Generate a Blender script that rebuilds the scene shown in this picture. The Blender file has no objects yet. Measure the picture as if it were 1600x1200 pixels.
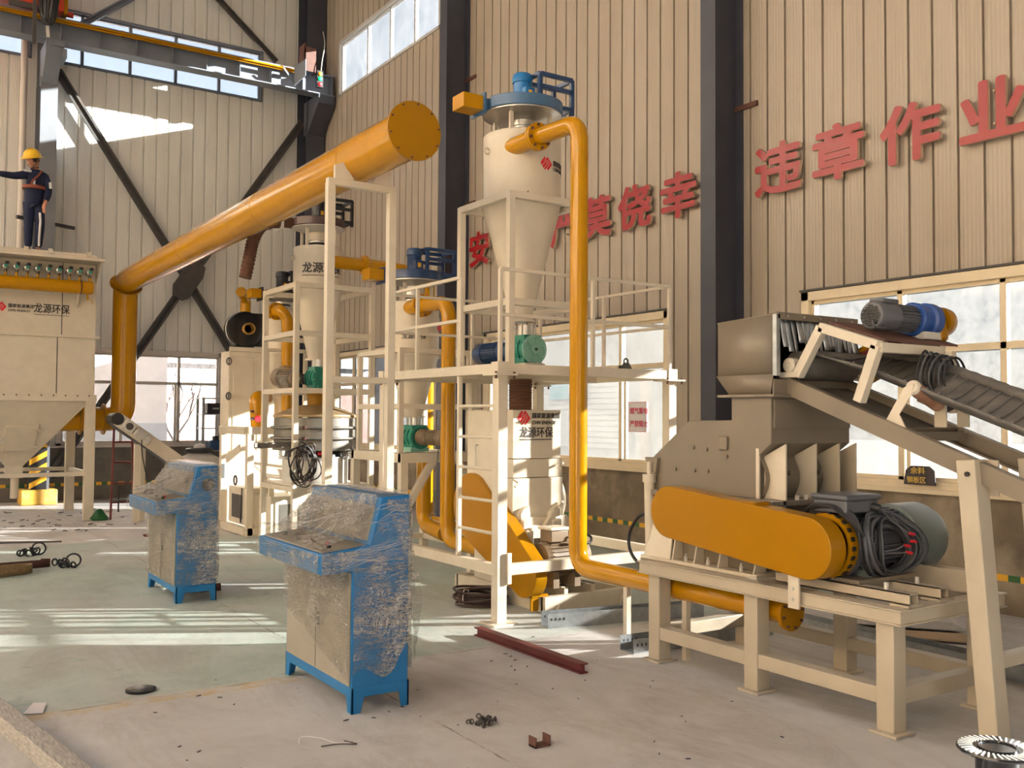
import bpy, bmesh, math, random
from mathutils import Vector as V, Matrix, Quaternion, noise
random.seed(7)
SC = bpy.context.scene
COL = SC.collection
PI = math.pi

# ------------------------------------------------------------------ camera
cam = bpy.data.cameras.new('camera'); cam_ob = bpy.data.objects.new('camera', cam); COL.objects.link(cam_ob)
cam.sensor_width = 36.0; cam.lens = 33.75; cam.clip_start = 0.05; cam.clip_end = 400
_yaw, _pit, _roll = 0.5862, 0.0347, 0.0062
_F = V((math.sin(_yaw)*math.cos(_pit), math.cos(_yaw)*math.cos(_pit), math.sin(_pit)))
_R0 = V((math.cos(_yaw), -math.sin(_yaw), 0)); _U0 = _R0.cross(_F)
_R = _R0*math.cos(_roll) + _U0*math.sin(_roll); _U = _U0*math.cos(_roll) - _R0*math.sin(_roll)
cam_ob.matrix_world = Matrix(((_R.x, _U.x, -_F.x, 0), (_R.y, _U.y, -_F.y, 0), (_R.z, _U.z, -_F.z, 1.6), (0, 0, 0, 1)))
SC.camera = cam_ob

# ------------------------------------------------------------------ sky, sun, exposure
W = bpy.data.worlds.new('world'); SC.world = W; W.use_nodes = True
_nt = W.node_tree; _bg = _nt.nodes['Background']
_sky = _nt.nodes.new('ShaderNodeTexSky'); _sky.sky_type = 'NISHITA'; _sky.sun_disc = False
_sky.sun_elevation = math.radians(22); _sky.sun_rotation = math.radians(119); _sky.air_density = 1.2; _sky.dust_density = 1.0; _sky.ozone_density = 2.0
_hs = _nt.nodes.new('ShaderNodeHueSaturation'); _hs.inputs['Saturation'].default_value = 0.55
_nt.links.new(_sky.outputs[0], _hs.inputs['Color']); _nt.links.new(_hs.outputs[0], _bg.inputs[0]); _bg.inputs[1].default_value = 0.26
sun = bpy.data.lights.new('sun', 'SUN'); sun.energy = 125.0; sun.angle = math.radians(0.6); sun.color = (1.0, 0.87, 0.69)
sun_ob = bpy.data.objects.new('sun', sun); COL.objects.link(sun_ob)
sun_ob.location = (30, -15, 12)
sun_ob.rotation_euler = V((-0.872, 0.49, -0.285)).to_track_quat('-Z', 'Y').to_euler()
SC.view_settings.view_transform = 'Standard'; SC.view_settings.look = 'None'
SC.view_settings.exposure = 0.55; SC.view_settings.gamma = 1.0; SC.view_settings.use_curve_mapping = False
SC.cycles.max_bounces = 8; SC.cycles.diffuse_bounces = 5; SC.cycles.glossy_bounces = 4; SC.cycles.transparent_max_bounces = 16
SC.cycles.transmission_bounces = 6; SC.cycles.sample_clamp_indirect = 6.0; SC.cycles.caustics_reflective = False; SC.cycles.caustics_refractive = False

# ------------------------------------------------------------------ materials
MATS = {}
def _mat(name):
    m = bpy.data.materials.new(name); m.use_nodes = True; MATS[name] = m
    return m, m.node_tree.nodes, m.node_tree.links, m.node_tree.nodes['Principled BSDF']
def paint(name, col, rough=0.45, metal=0.0, var=0.12, scale=6.0, bump=0.0, dirt=None, dirt_amt=0.35, dirt_scale=3.0, coat=0.0, stretch=None):
    """paint with slight mottling, optional dirt colour in patches"""
    m, n, l, p = _mat(name)
    tc = n.new('ShaderNodeTexCoord'); src = tc.outputs['Object']
    if stretch:
        mp = n.new('ShaderNodeMapping'); mp.inputs['Scale'].default_value = stretch; l.new(src, mp.inputs[0]); src = mp.outputs[0]
    nz = n.new('ShaderNodeTexNoise'); nz.inputs['Scale'].default_value = scale; nz.inputs['Detail'].default_value = 6; l.new(src, nz.inputs['Vector'])
    rp = n.new('ShaderNodeValToRGB'); l.new(nz.outputs[0], rp.inputs[0])
    rp.color_ramp.elements[0].position = 0.3; rp.color_ramp.elements[1].position = 0.7
    rp.color_ramp.elements[0].color = [c*(1-var) for c in col]+[1]; rp.color_ramp.elements[1].color = [min(1, c*(1+var*0.5)) for c in col]+[1]
    out = rp.outputs[0]
    if dirt:
        n2 = n.new('ShaderNodeTexNoise'); n2.inputs['Scale'].default_value = dirt_scale; n2.inputs['Detail'].default_value = 8; n2.inputs['Roughness'].default_value = 0.65
        l.new(src, n2.inputs['Vector'])
        r2 = n.new('ShaderNodeValToRGB'); r2.color_ramp.elements[0].position = 0.5; r2.color_ramp.elements[1].position = 0.75
        r2.color_ramp.elements[0].color = (0, 0, 0, 1); r2.color_ramp.elements[1].color = (dirt_amt,)*3+(1,)
        l.new(n2.outputs[0], r2.inputs[0])
        mx = n.new('ShaderNodeMix'); mx.data_type = 'RGBA'; l.new(r2.outputs[0], mx.inputs[0]); l.new(out, mx.inputs[6]); mx.inputs[7].default_value = (*dirt, 1)
        out = mx.outputs[2]
    l.new(out, p.inputs['Base Color']); p.inputs['Roughness'].default_value = rough; p.inputs['Metallic'].default_value = metal
    if coat: p.inputs['Coat Weight'].default_value = coat; p.inputs['Coat Roughness'].default_value = 0.12
    if bump:
        b = n.new('ShaderNodeBump'); b.inputs['Strength'].default_value = bump; b.inputs['Distance'].default_value = 0.01
        l.new(nz.outputs[0], b.inputs['Height']); l.new(b.outputs[0], p.inputs['Normal'])
    return m
def emit(name, col, strength):
    m, n, l, p = _mat(name)
    p.inputs['Base Color'].default_value = (*col, 1); p.inputs['Emission Color'].default_value = (*col, 1); p.inputs['Emission Strength'].default_value = strength
    return m

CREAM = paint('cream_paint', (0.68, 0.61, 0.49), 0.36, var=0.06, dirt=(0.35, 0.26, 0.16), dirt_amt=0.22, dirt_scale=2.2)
CREAMD = paint('shaded_cream_paint', (0.47, 0.41, 0.315), 0.38, var=0.06, dirt=(0.30, 0.22, 0.14), dirt_amt=0.25, dirt_scale=2.2)  # copy of the cream paint, shade on stand and legs put into its colour
GREYCREAM = paint('shaded_greyish_cream_paint', (0.20, 0.165, 0.122), 0.40, var=0.08, scale=3, dirt=(0.30, 0.22, 0.155), dirt_amt=0.35, dirt_scale=1.6, bump=0.05)  # greyish cream, darkened to carry the shade on crusher and conveyor
YELLOW = paint('yellow_paint', (0.50, 0.235, 0.0005), 0.2, var=0.05, coat=0.15, dirt=(0.30, 0.13, 0.02), dirt_amt=0.25, dirt_scale=3.5)
YELLOWM = paint('yellow_guard_paint', (0.355, 0.16, 0.0004), 0.3, var=0.04)
BLUE = paint('blue_paint', (0.012, 0.17, 0.44), 0.34, var=0.08)
NAVY = paint('dark_blue_machine_paint', (0.018, 0.055, 0.15), 0.3, var=0.1)
COLUMN = paint('blue_grey_steel_paint', (0.045, 0.048, 0.066), 0.5, var=0.15, scale=3)
BEAM = paint('grey_beam_paint', (0.17, 0.19, 0.23), 0.5, var=0.12, scale=3)
BRACE = paint('dark_brown_grey_steel', (0.06, 0.056, 0.054), 0.55, var=0.2, dirt=(0.20, 0.10, 0.05), dirt_amt=0.25)
RUST = paint('rusty_bracket_steel', (0.12, 0.05, 0.035), 0.7, var=0.3)
for _m in (YELLOW, YELLOWM): _m.node_tree.nodes['Principled BSDF'].inputs['Specular IOR Level'].default_value = 0.28
GREEN = paint('green_machine_paint', (0.02, 0.21, 0.15), 0.35, var=0.1)
TEAL = paint('pale_green_cover_paint', (0.22, 0.46, 0.38), 0.35, var=0.06)
STEEL = paint('brushed_steel', (0.62, 0.60, 0.56), 0.32, metal=0.9, var=0.12, scale=9)
GALV = paint('galvanised_steel', (0.42, 0.45, 0.47), 0.38, metal=0.75, var=0.18, scale=20)
SIEVE = paint('dull_stainless_steel', (0.20, 0.185, 0.16), 0.42, metal=0.5, var=0.1)
MOTOR = paint('motor_grey_paint', (0.14, 0.175, 0.17), 0.36, var=0.08)
MOTORD = paint('dark_motor_grey', (0.10, 0.105, 0.12), 0.4, var=0.1)
BROWNM = paint('dusty_brown_motor', (0.22, 0.16, 0.10), 0.5, var=0.2)
BLACK = paint('black_rubber', (0.014, 0.014, 0.016), 0.5, var=0.2)
BLACKG = paint('black_gloss_paint', (0.012, 0.012, 0.014), 0.2, var=0.1)
BELT = paint('grey_conveyor_rubber', (0.14, 0.13, 0.12), 0.7, var=0.25, dirt=(0.32, 0.29, 0.25), dirt_amt=0.5)
BROWN = paint('brown_fabric_hose', (0.13, 0.055, 0.03), 0.75, var=0.25)
CABLE = paint('dark_cable', (0.045, 0.022, 0.018), 0.45, var=0.2)
GREYCABLE = paint('grey_cable', (0.085, 0.09, 0.10), 0.4, var=0.15)
RED = paint('red_letter_acrylic', (0.30, 0.003, 0.007), 0.35, var=0.05, coat=0.08)
LETTERSIDE = paint('pale_letter_edge', (0.55, 0.40, 0.28), 0.5)
REDP = paint('red_crane_paint', (0.62, 0.06, 0.02), 0.45, var=0.1)
REDOX = paint('red_oxide_primer', (0.13, 0.02, 0.018), 0.55, var=0.2)
LOGORED = paint('red_print', (0.72, 0.012, 0.03), 0.5, var=0.02)
INK = paint('dark_print', (0.035, 0.03, 0.028), 0.6, var=0.02)
PANELGREY = paint('grey_beige_panel', (0.33, 0.30, 0.25), 0.42, var=0.05)
CONCRETE = paint('stained_cement_render', (0.22, 0.17, 0.115), 0.85, var=0.5, scale=2.2, bump=0.3, dirt=(0.44, 0.37, 0.28), dirt_amt=0.8, dirt_scale=1.5)
CONCRETEB = paint('grey_cement_render', (0.16, 0.145, 0.125), 0.85, var=0.3, scale=2.5, bump=0.25, dirt=(0.30, 0.27, 0.23), dirt_amt=0.6, dirt_scale=1.7)
FRAME = paint('cream_window_frame', (0.74, 0.62, 0.43), 0.4, var=0.06)
FRAMEG = paint('grey_window_frame', (0.50, 0.50, 0.50), 0.4, var=0.05)
FRAMEW = paint('pale_window_frame', (0.62, 0.57, 0.52), 0.4, var=0.05)
WHITE = paint('white_plastic', (0.72, 0.68, 0.60), 0.5, var=0.05)
GREENTAPE = paint('green_tape', (0.035, 0.13, 0.04), 0.5, var=0.1)
YELLOWTAPE = paint('yellow_tape', (0.85, 0.45, 0.03), 0.5, var=0.08)
WOODW = paint('weathered_white_timber', (0.42, 0.40, 0.37), 0.8, var=0.35, scale=14, stretch=(8, 1, 8), bump=0.2)
CARD = paint('brown_cardboard', (0.42, 0.30, 0.18), 0.8, var=0.1)
STRAP = paint('brown_webbing', (0.22, 0.15, 0.07), 0.8, var=0.4, scale=60)
STRAPB = paint('dark_red_brown_leather', (0.055, 0.016, 0.012), 0.6, var=0.3)
FLANGEMARK = paint('pale_flange_grey', (0.62, 0.60, 0.55), 0.4)
SUITB = paint('navy_work_cloth', (0.006, 0.012, 0.045), 0.85, var=0.35, scale=9, bump=0.2)
SKIN = paint('skin', (0.50, 0.22, 0.14), 0.55, var=0.08)
HAIR = paint('black_hair', (0.012, 0.01, 0.009), 0.6)
HELMET = paint('yellow_helmet_plastic', (0.85, 0.52, 0.02), 0.3)
REFLECT = paint('silver_reflective_tape', (0.7, 0.7, 0.7), 0.35)
HARNESS = paint('brown_harness_webbing', (0.20, 0.05, 0.025), 0.7)
BOOT = paint('black_boot_leather', (0.02, 0.018, 0.016), 0.5)
SLATE = paint('dark_slate_plaque', (0.035, 0.025, 0.028), 0.5, var=0.2)
GOLD = paint('gold_lettering', (0.62, 0.42, 0.08), 0.45)
SIGNW = paint('white_sign_board', (0.80, 0.76, 0.76), 0.5, var=0.02)
SIGNR = paint('pale_red_sign_ink', (0.62, 0.10, 0.16), 0.6, var=0.02)
GREENBAG = paint('green_plastic_sack', (0.01, 0.10, 0.03), 0.35, var=0.3)
TWIG = paint('bare_branches', (0.20, 0.15, 0.14), 0.9, var=0.2)
OUTWALL = paint('pale_outside_wall', (0.78, 0.72, 0.69), 0.8, var=0.05)
OUTGREY = paint('grey_outside_wall', (0.45, 0.47, 0.50), 0.7, var=0.08)
SIDING = paint('pale_lapped_siding', (0.60, 0.62, 0.64), 0.6, var=0.05)
SIGNBLUE = paint('blue_outdoor_sign', (0.20, 0.55, 0.70), 0.5)
OUTGROUND = paint('outside_concrete', (0.22, 0.21, 0.20), 0.9, var=0.15)
CEIL = paint('grey_roof_sheet', (0.30, 0.28, 0.26), 0.7, var=0.1)

def panel_mat(name, col, dirt, axis):
    """profiled sheet: fine vertical pinstripes, faint staining, tiny fixing screws"""
    m, n, l, p = _mat(name)
    tc = n.new('ShaderNodeTexCoord'); g = n.new('ShaderNodeNewGeometry')
    sx = n.new('ShaderNodeSeparateXYZ'); l.new(g.outputs['Position'], sx.inputs[0])
    wv = n.new('ShaderNodeMath'); wv.operation = 'MULTIPLY'; wv.inputs[1].default_value = 2*PI/0.0383; l.new(sx.outputs[axis], wv.inputs[0])
    sn = n.new('ShaderNodeMath'); sn.operation = 'SINE'; l.new(wv.outputs[0], sn.inputs[0])
    mp = n.new('ShaderNodeMapping'); mp.inputs['Scale'].default_value = (1.3, 1.3, 0.18); l.new(g.outputs['Position'], mp.inputs[0])
    nz = n.new('ShaderNodeTexNoise'); nz.inputs['Scale'].default_value = 2.0; nz.inputs['Detail'].default_value = 7; l.new(mp.outputs[0], nz.inputs['Vector'])
    rp = n.new('ShaderNodeValToRGB'); l.new(nz.outputs[0], rp.inputs[0]); rp.color_ramp.elements[0].position = 0.35; rp.color_ramp.elements[1].position = 0.75
    rp.color_ramp.elements[0].color = (*col, 1); rp.color_ramp.elements[1].color = (*dirt, 1)
    l.new(rp.outputs[0], p.inputs['Base Color']); p.inputs['Roughness'].default_value = 0.42
    b = n.new('ShaderNodeBump'); b.inputs['Strength'].default_value = 0.2; b.inputs['Distance'].default_value = 0.004
    l.new(sn.outputs[0], b.inputs['Height']); l.new(b.outputs[0], p.inputs['Normal'])
    return m
PANELR = panel_mat('cream_wall_sheet', (0.37, 0.318, 0.258), (0.325, 0.27, 0.205), 1)
PANELB = panel_mat('pale_wall_sheet', (0.80, 0.79, 0.74), (0.70, 0.68, 0.62), 0)

def glass_mat(name, haze, tint, hcol, wet=0.0):
    m, n, l, p = _mat(name); n.remove(p); out = n['Material Output']
    tr = n.new('ShaderNodeBsdfTransparent'); tr.inputs[0].default_value = (*tint, 1)
    df = n.new('ShaderNodeBsdfTranslucent'); df.inputs[0].default_value = (*hcol, 1)
    gl = n.new('ShaderNodeBsdfGlossy'); gl.inputs['Roughness'].default_value = 0.06
    tc = n.new('ShaderNodeTexCoord'); nz = n.new('ShaderNodeTexNoise'); nz.inputs['Scale'].default_value = 1.6 if not wet else 9.0; nz.inputs['Detail'].default_value = 8; nz.inputs['Roughness'].default_value = 0.7
    l.new(tc.outputs['Object'], nz.inputs['Vector'])
    mr = n.new('ShaderNodeMapRange'); mr.inputs[1].default_value = 0.3; mr.inputs[2].default_value = 0.75; mr.inputs[3].default_value = haze*(0.6-wet*0.4); mr.inputs[4].default_value = haze*1.4
    l.new(nz.outputs[0], mr.inputs[0])
    m1 = n.new('ShaderNodeMixShader'); l.new(mr.outputs[0], m1.inputs[0]); l.new(tr.outputs[0], m1.inputs[1]); l.new(df.outputs[0], m1.inputs[2])
    m2 = n.new('ShaderNodeMixShader'); m2.inputs[0].default_value = 0.06; l.new(m1.outputs[0], m2.inputs[1]); l.new(gl.outputs[0], m2.inputs[2])
    l.new(m2.outputs[0], out.inputs[0])
    return m
GLASS = glass_mat('dusty_window_glass', 0.22, (0.39, 0.415, 0.45), (0.09, 0.095, 0.10))
GLASSF = glass_mat('frosted_window_glass', 0.38, (0.40, 0.42, 0.45), (0.085, 0.09, 0.097), wet=0.8)
GLASSC = glass_mat('clear_window_glass', 0.14, (0.52, 0.56, 0.61), (0.11, 0.116, 0.125))

GLASSB = glass_mat('back_window_glass', 0.10, (0.92, 0.94, 0.97), (0.5, 0.52, 0.55))

def film_mat():
    m, n, l, p = _mat('wrinkled_stretch_film'); out = n['Material Output']
    tr = n.new('ShaderNodeBsdfTransparent'); tr.inputs[0].default_value = (0.96, 0.955, 0.94, 1)
    tc = n.new('ShaderNodeTexCoord')
    def nz(scale, det, dist, sc, rot):
        mp = n.new('ShaderNodeMapping'); mp.inputs['Scale'].default_value = sc; mp.inputs['Rotation'].default_value = rot; l.new(tc.outputs['Object'], mp.inputs[0])
        a = n.new('ShaderNodeTexNoise'); a.inputs['Scale'].default_value = scale; a.inputs['Detail'].default_value = det; a.inputs['Distortion'].default_value = dist; a.inputs['Roughness'].default_value = 0.6
        l.new(mp.outputs[0], a.inputs['Vector']); return a.outputs[0]
    def crease(f, c, w):                     # thin ridge where the noise crosses a level
        s1 = n.new('ShaderNodeMath'); s1.operation = 'SUBTRACT'; l.new(f, s1.inputs[0]); s1.inputs[1].default_value = c
        s2 = n.new('ShaderNodeMath'); s2.operation = 'ABSOLUTE'; l.new(s1.outputs[0], s2.inputs[0])
        r = n.new('ShaderNodeMapRange'); r.inputs[1].default_value = 0.0; r.inputs[2].default_value = w; r.inputs[3].default_value = 1.0; r.inputs[4].default_value = 0.0; l.new(s2.outputs[0], r.inputs[0]); return r.outputs[0]
    def op(o, a, b):
        k = n.new('ShaderNodeMath'); k.operation = o
        for i, q in enumerate((a, b)):
            if hasattr(q, 'links'): l.new(q, k.inputs[i])
            else: k.inputs[i].default_value = q
        return k.outputs[0]
    A = nz(1.5, 4, 1.2, (3, 3, 22), (0.35, 0.3, 0.2)); Bn = nz(1.5, 4, 1.6, (4, 4, 17), (-0.5, 0.45, 0)); Cn = nz(14, 3, 2.2, (1, 1, 1), (0, 0, 0))
    vmap = n.new('ShaderNodeMapping'); vmap.inputs['Scale'].default_value = (1.0, 1.0, 1.7); vmap.inputs['Rotation'].default_value = (0.5, 0.3, 0.4)
    wob = n.new('ShaderNodeTexNoise'); wob.inputs['Scale'].default_value = 5; l.new(tc.outputs['Object'], wob.inputs['Vector'])
    av = n.new('ShaderNodeVectorMath'); av.operation = 'MULTIPLY_ADD'; l.new(wob.outputs[1], av.inputs[0]); av.inputs[1].default_value = (0.25, 0.25, 0.25); l.new(tc.outputs['Object'], av.inputs[2]); l.new(av.outputs[0], vmap.inputs[0])
    vo = n.new('ShaderNodeTexVoronoi'); vo.feature = 'DISTANCE_TO_EDGE'; vo.inputs['Scale'].default_value = 24; l.new(vmap.outputs[0], vo.inputs['Vector'])
    vr = n.new('ShaderNodeMapRange'); vr.inputs[1].default_value = 0.0; vr.inputs[2].default_value = 0.05; vr.inputs[3].default_value = 1.0; vr.inputs[4].default_value = 0.0; l.new(vo.outputs['Distance'], vr.inputs[0])
    cr = op('MAXIMUM', op('MULTIPLY', vr.outputs[0], 0.55), op('MAXIMUM', op('MAXIMUM', crease(A, 0.5, 0.035), crease(Bn, 0.47, 0.03)), op('MULTIPLY', crease(Cn, 0.5, 0.02), 0.7)))
    patch = nz(3.0, 3, 0.5, (1, 1, 1), (0, 0, 0))
    pm = n.new('ShaderNodeMapRange'); pm.inputs[1].default_value = 0.38; pm.inputs[2].default_value = 0.62; pm.inputs[3].default_value = 0.15; pm.inputs[4].default_value = 1.0; l.new(patch, pm.inputs[0])
    fac = op('MINIMUM', op('ADD', op('MULTIPLY', op('MULTIPLY', cr, pm.outputs[0]), 0.9), op('MULTIPLY', pm.outputs[0], 0.30)), 0.85)
    hgt = op('ADD', op('MULTIPLY', vo.outputs['Distance'], 4.0), op('ADD', A, op('ADD', Bn, op('MULTIPLY', Cn, 0.6))))
    b = n.new('ShaderNodeBump'); b.inputs['Strength'].default_value = 0.9; b.inputs['Distance'].default_value = 0.02; l.new(hgt, b.inputs['Height'])
    l.new(b.outputs[0], p.inputs['Normal']); p.inputs['Base Color'].default_value = (0.74, 0.70, 0.64, 1); p.inputs['Roughness'].default_value = 0.14
    p.inputs['Specular IOR Level'].default_value = 0.9
    mx = n.new('ShaderNodeMixShader'); l.new(fac, mx.inputs[0]); l.new(tr.outputs[0], mx.inputs[1]); l.new(p.outputs[0], mx.inputs[2]); l.new(mx.outputs[0], out.inputs[0])
    return m
FILM = film_mat()

def fold_mat():
    m, n, l, p = _mat('bright_film_fold'); out = n['Material Output']; tr = n.new('ShaderNodeBsdfTransparent')
    p.inputs['Base Color'].default_value = (0.85, 0.82, 0.77, 1); p.inputs['Roughness'].default_value = 0.15
    mx = n.new('ShaderNodeMixShader'); mx.inputs[0].default_value = 0.42; l.new(tr.outputs[0], mx.inputs[1]); l.new(p.outputs[0], mx.inputs[2]); l.new(mx.outputs[0], out.inputs[0]); return m
FOLD = fold_mat()

def floor_mat():
    m, n, l, p = _mat('worn_painted_concrete')
    g = n.new('ShaderNodeNewGeometry'); sp = n.new('ShaderNodeSeparateXYZ'); l.new(g.outputs['Position'], sp.inputs[0])
    def nz(scale, det, rough=0.6, dist=0.0, sc=None):
        a = n.new('ShaderNodeTexNoise'); a.inputs['Scale'].default_value = scale; a.inputs['Detail'].default_value = det; a.inputs['Roughness'].default_value = rough; a.inputs['Distortion'].default_value = dist
        if sc:
            mp = n.new('ShaderNodeMapping'); mp.inputs['Scale'].default_value = sc; mp.inputs['Rotation'].default_value = (0, 0, 0.6); l.new(g.outputs['Position'], mp.inputs[0]); l.new(mp.outputs[0], a.inputs['Vector'])
        else: l.new(g.outputs['Position'], a.inputs['Vector'])
        return a.outputs[0]
    def math_(op, a, b=None):
        k = n.new('ShaderNodeMath'); k.operation = op
        for i, q in enumerate((a, b)):
            if q is None: continue
            if hasattr(q, 'links'): l.new(q, k.inputs[i])
            else: k.inputs[i].default_value = q
        return k.outputs[0]
    def ramp(f, p0, c0, p1, c1):
        r = n.new('ShaderNodeValToRGB'); r.color_ramp.elements[0].position = p0; r.color_ramp.elements[1].position = p1
        r.color_ramp.elements[0].color = (*c0, 1); r.color_ramp.elements[1].color = (*c1, 1); l.new(f, r.inputs[0]); return r.outputs[0]
    def mix(f, a, b):
        k = n.new('ShaderNodeMix'); k.data_type = 'RGBA'
        for i, q in ((0, f), (6, a), (7, b)):
            if hasattr(q, 'links'): l.new(q, k.inputs[i])
            else: k.inputs[i].default_value = q if i == 0 else (*q, 1)
        return k.outputs[2]
    base = ramp(nz(1.1, 9, 0.7), 0.3, (0.44, 0.43, 0.42), 0.7, (0.60, 0.59, 0.58))
    grn = ramp(nz(1.4, 9, 0.7, 0.6), 0.3, (0.29, 0.375, 0.335), 0.72, (0.47, 0.545, 0.50))
    edge = math_('ADD', sp.outputs[1], math_('MULTIPLY', math_('SUBTRACT', nz(2.5, 6), 0.5), 0.16))
    isg = math_('MULTIPLY', math_('GREATER_THAN', edge, 5.72), math_('LESS_THAN', sp.outputs[1], 13.0))
    wear = ramp(nz(0.55, 6, 0.6), 0.35, (0.35,)*3, 0.6, (1.0,)*3)
    c = mix(math_('MULTIPLY', isg, wear), base, grn)
    # bright worn green flecks
    fl = ramp(nz(3.5, 9, 0.75, 1.5), 0.58, (0,)*3, 0.70, (0.7,)*3)
    c = mix(math_('MULTIPLY', isg, fl), c, (0.14, 0.27, 0.205))
    # worn yellow line along the paint edge
    ly = math_('MULTIPLY', math_('LESS_THAN', math_('ABSOLUTE', math_('SUBTRACT', edge, 5.66)), 0.07), math_('LESS_THAN', sp.outputs[0], 2.2))
    ly = math_('MULTIPLY', ly, ramp(nz(6, 8, 0.7), 0.42, (0,)*3, 0.62, (0.75,)*3))
    c = mix(ly, c, (0.52, 0.36, 0.11))
    # expansion joints
    def joint(coord, at, wob):
        return math_('LESS_THAN', math_('ABSOLUTE', math_('SUBTRACT', math_('ADD', coord, math_('MULTIPLY', math_('SUBTRACT', nz(4.0, 4), 0.5), wob)), at)), 0.006)
    jn = math_('MAXIMUM', math_('MAXIMUM', joint(sp.outputs[0], 2.5, 0.03), joint(sp.outputs[1], 5.70, 0.05)), joint(sp.outputs[0], -3.0, 0.03))
    jn = math_('MULTIPLY', jn, ramp(nz(5, 4), 0.42, (0,)*3, 0.58, (0.75,)*3))
    c = mix(jn, c, (0.10, 0.08, 0.065))
    # dark scuffs and specks
    sc1 = ramp(nz(26, 4, 0.6, 0.4, (1, 0.3, 1)), 0.70, (0,)*3, 0.76, (0.7,)*3)
    sc1 = math_('MULTIPLY', sc1, ramp(nz(1.3, 3), 0.42, (0,)*3, 0.6, (1,)*3))
    c = mix(sc1, c, (0.12, 0.10, 0.085))
    st = ramp(nz(1.6, 10, 0.78, 0.8, (1, 0.35, 1)), 0.48, (0,)*3, 0.72, (0.6,)*3)
    c = mix(st, c, (0.24, 0.205, 0.17))
    l.new(c, p.inputs['Base Color']); p.inputs['Roughness'].default_value = 0.62; p.inputs['Specular IOR Level'].default_value = 0.35
    b = n.new('ShaderNodeBump'); b.inputs['Strength'].default_value = 0.15; b.inputs['Distance'].default_value = 0.01; l.new(nz(18, 8, 0.7), b.inputs['Height']); l.new(b.outputs[0], p.inputs['Normal'])
    return m
FLOOR = floor_mat()

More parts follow.
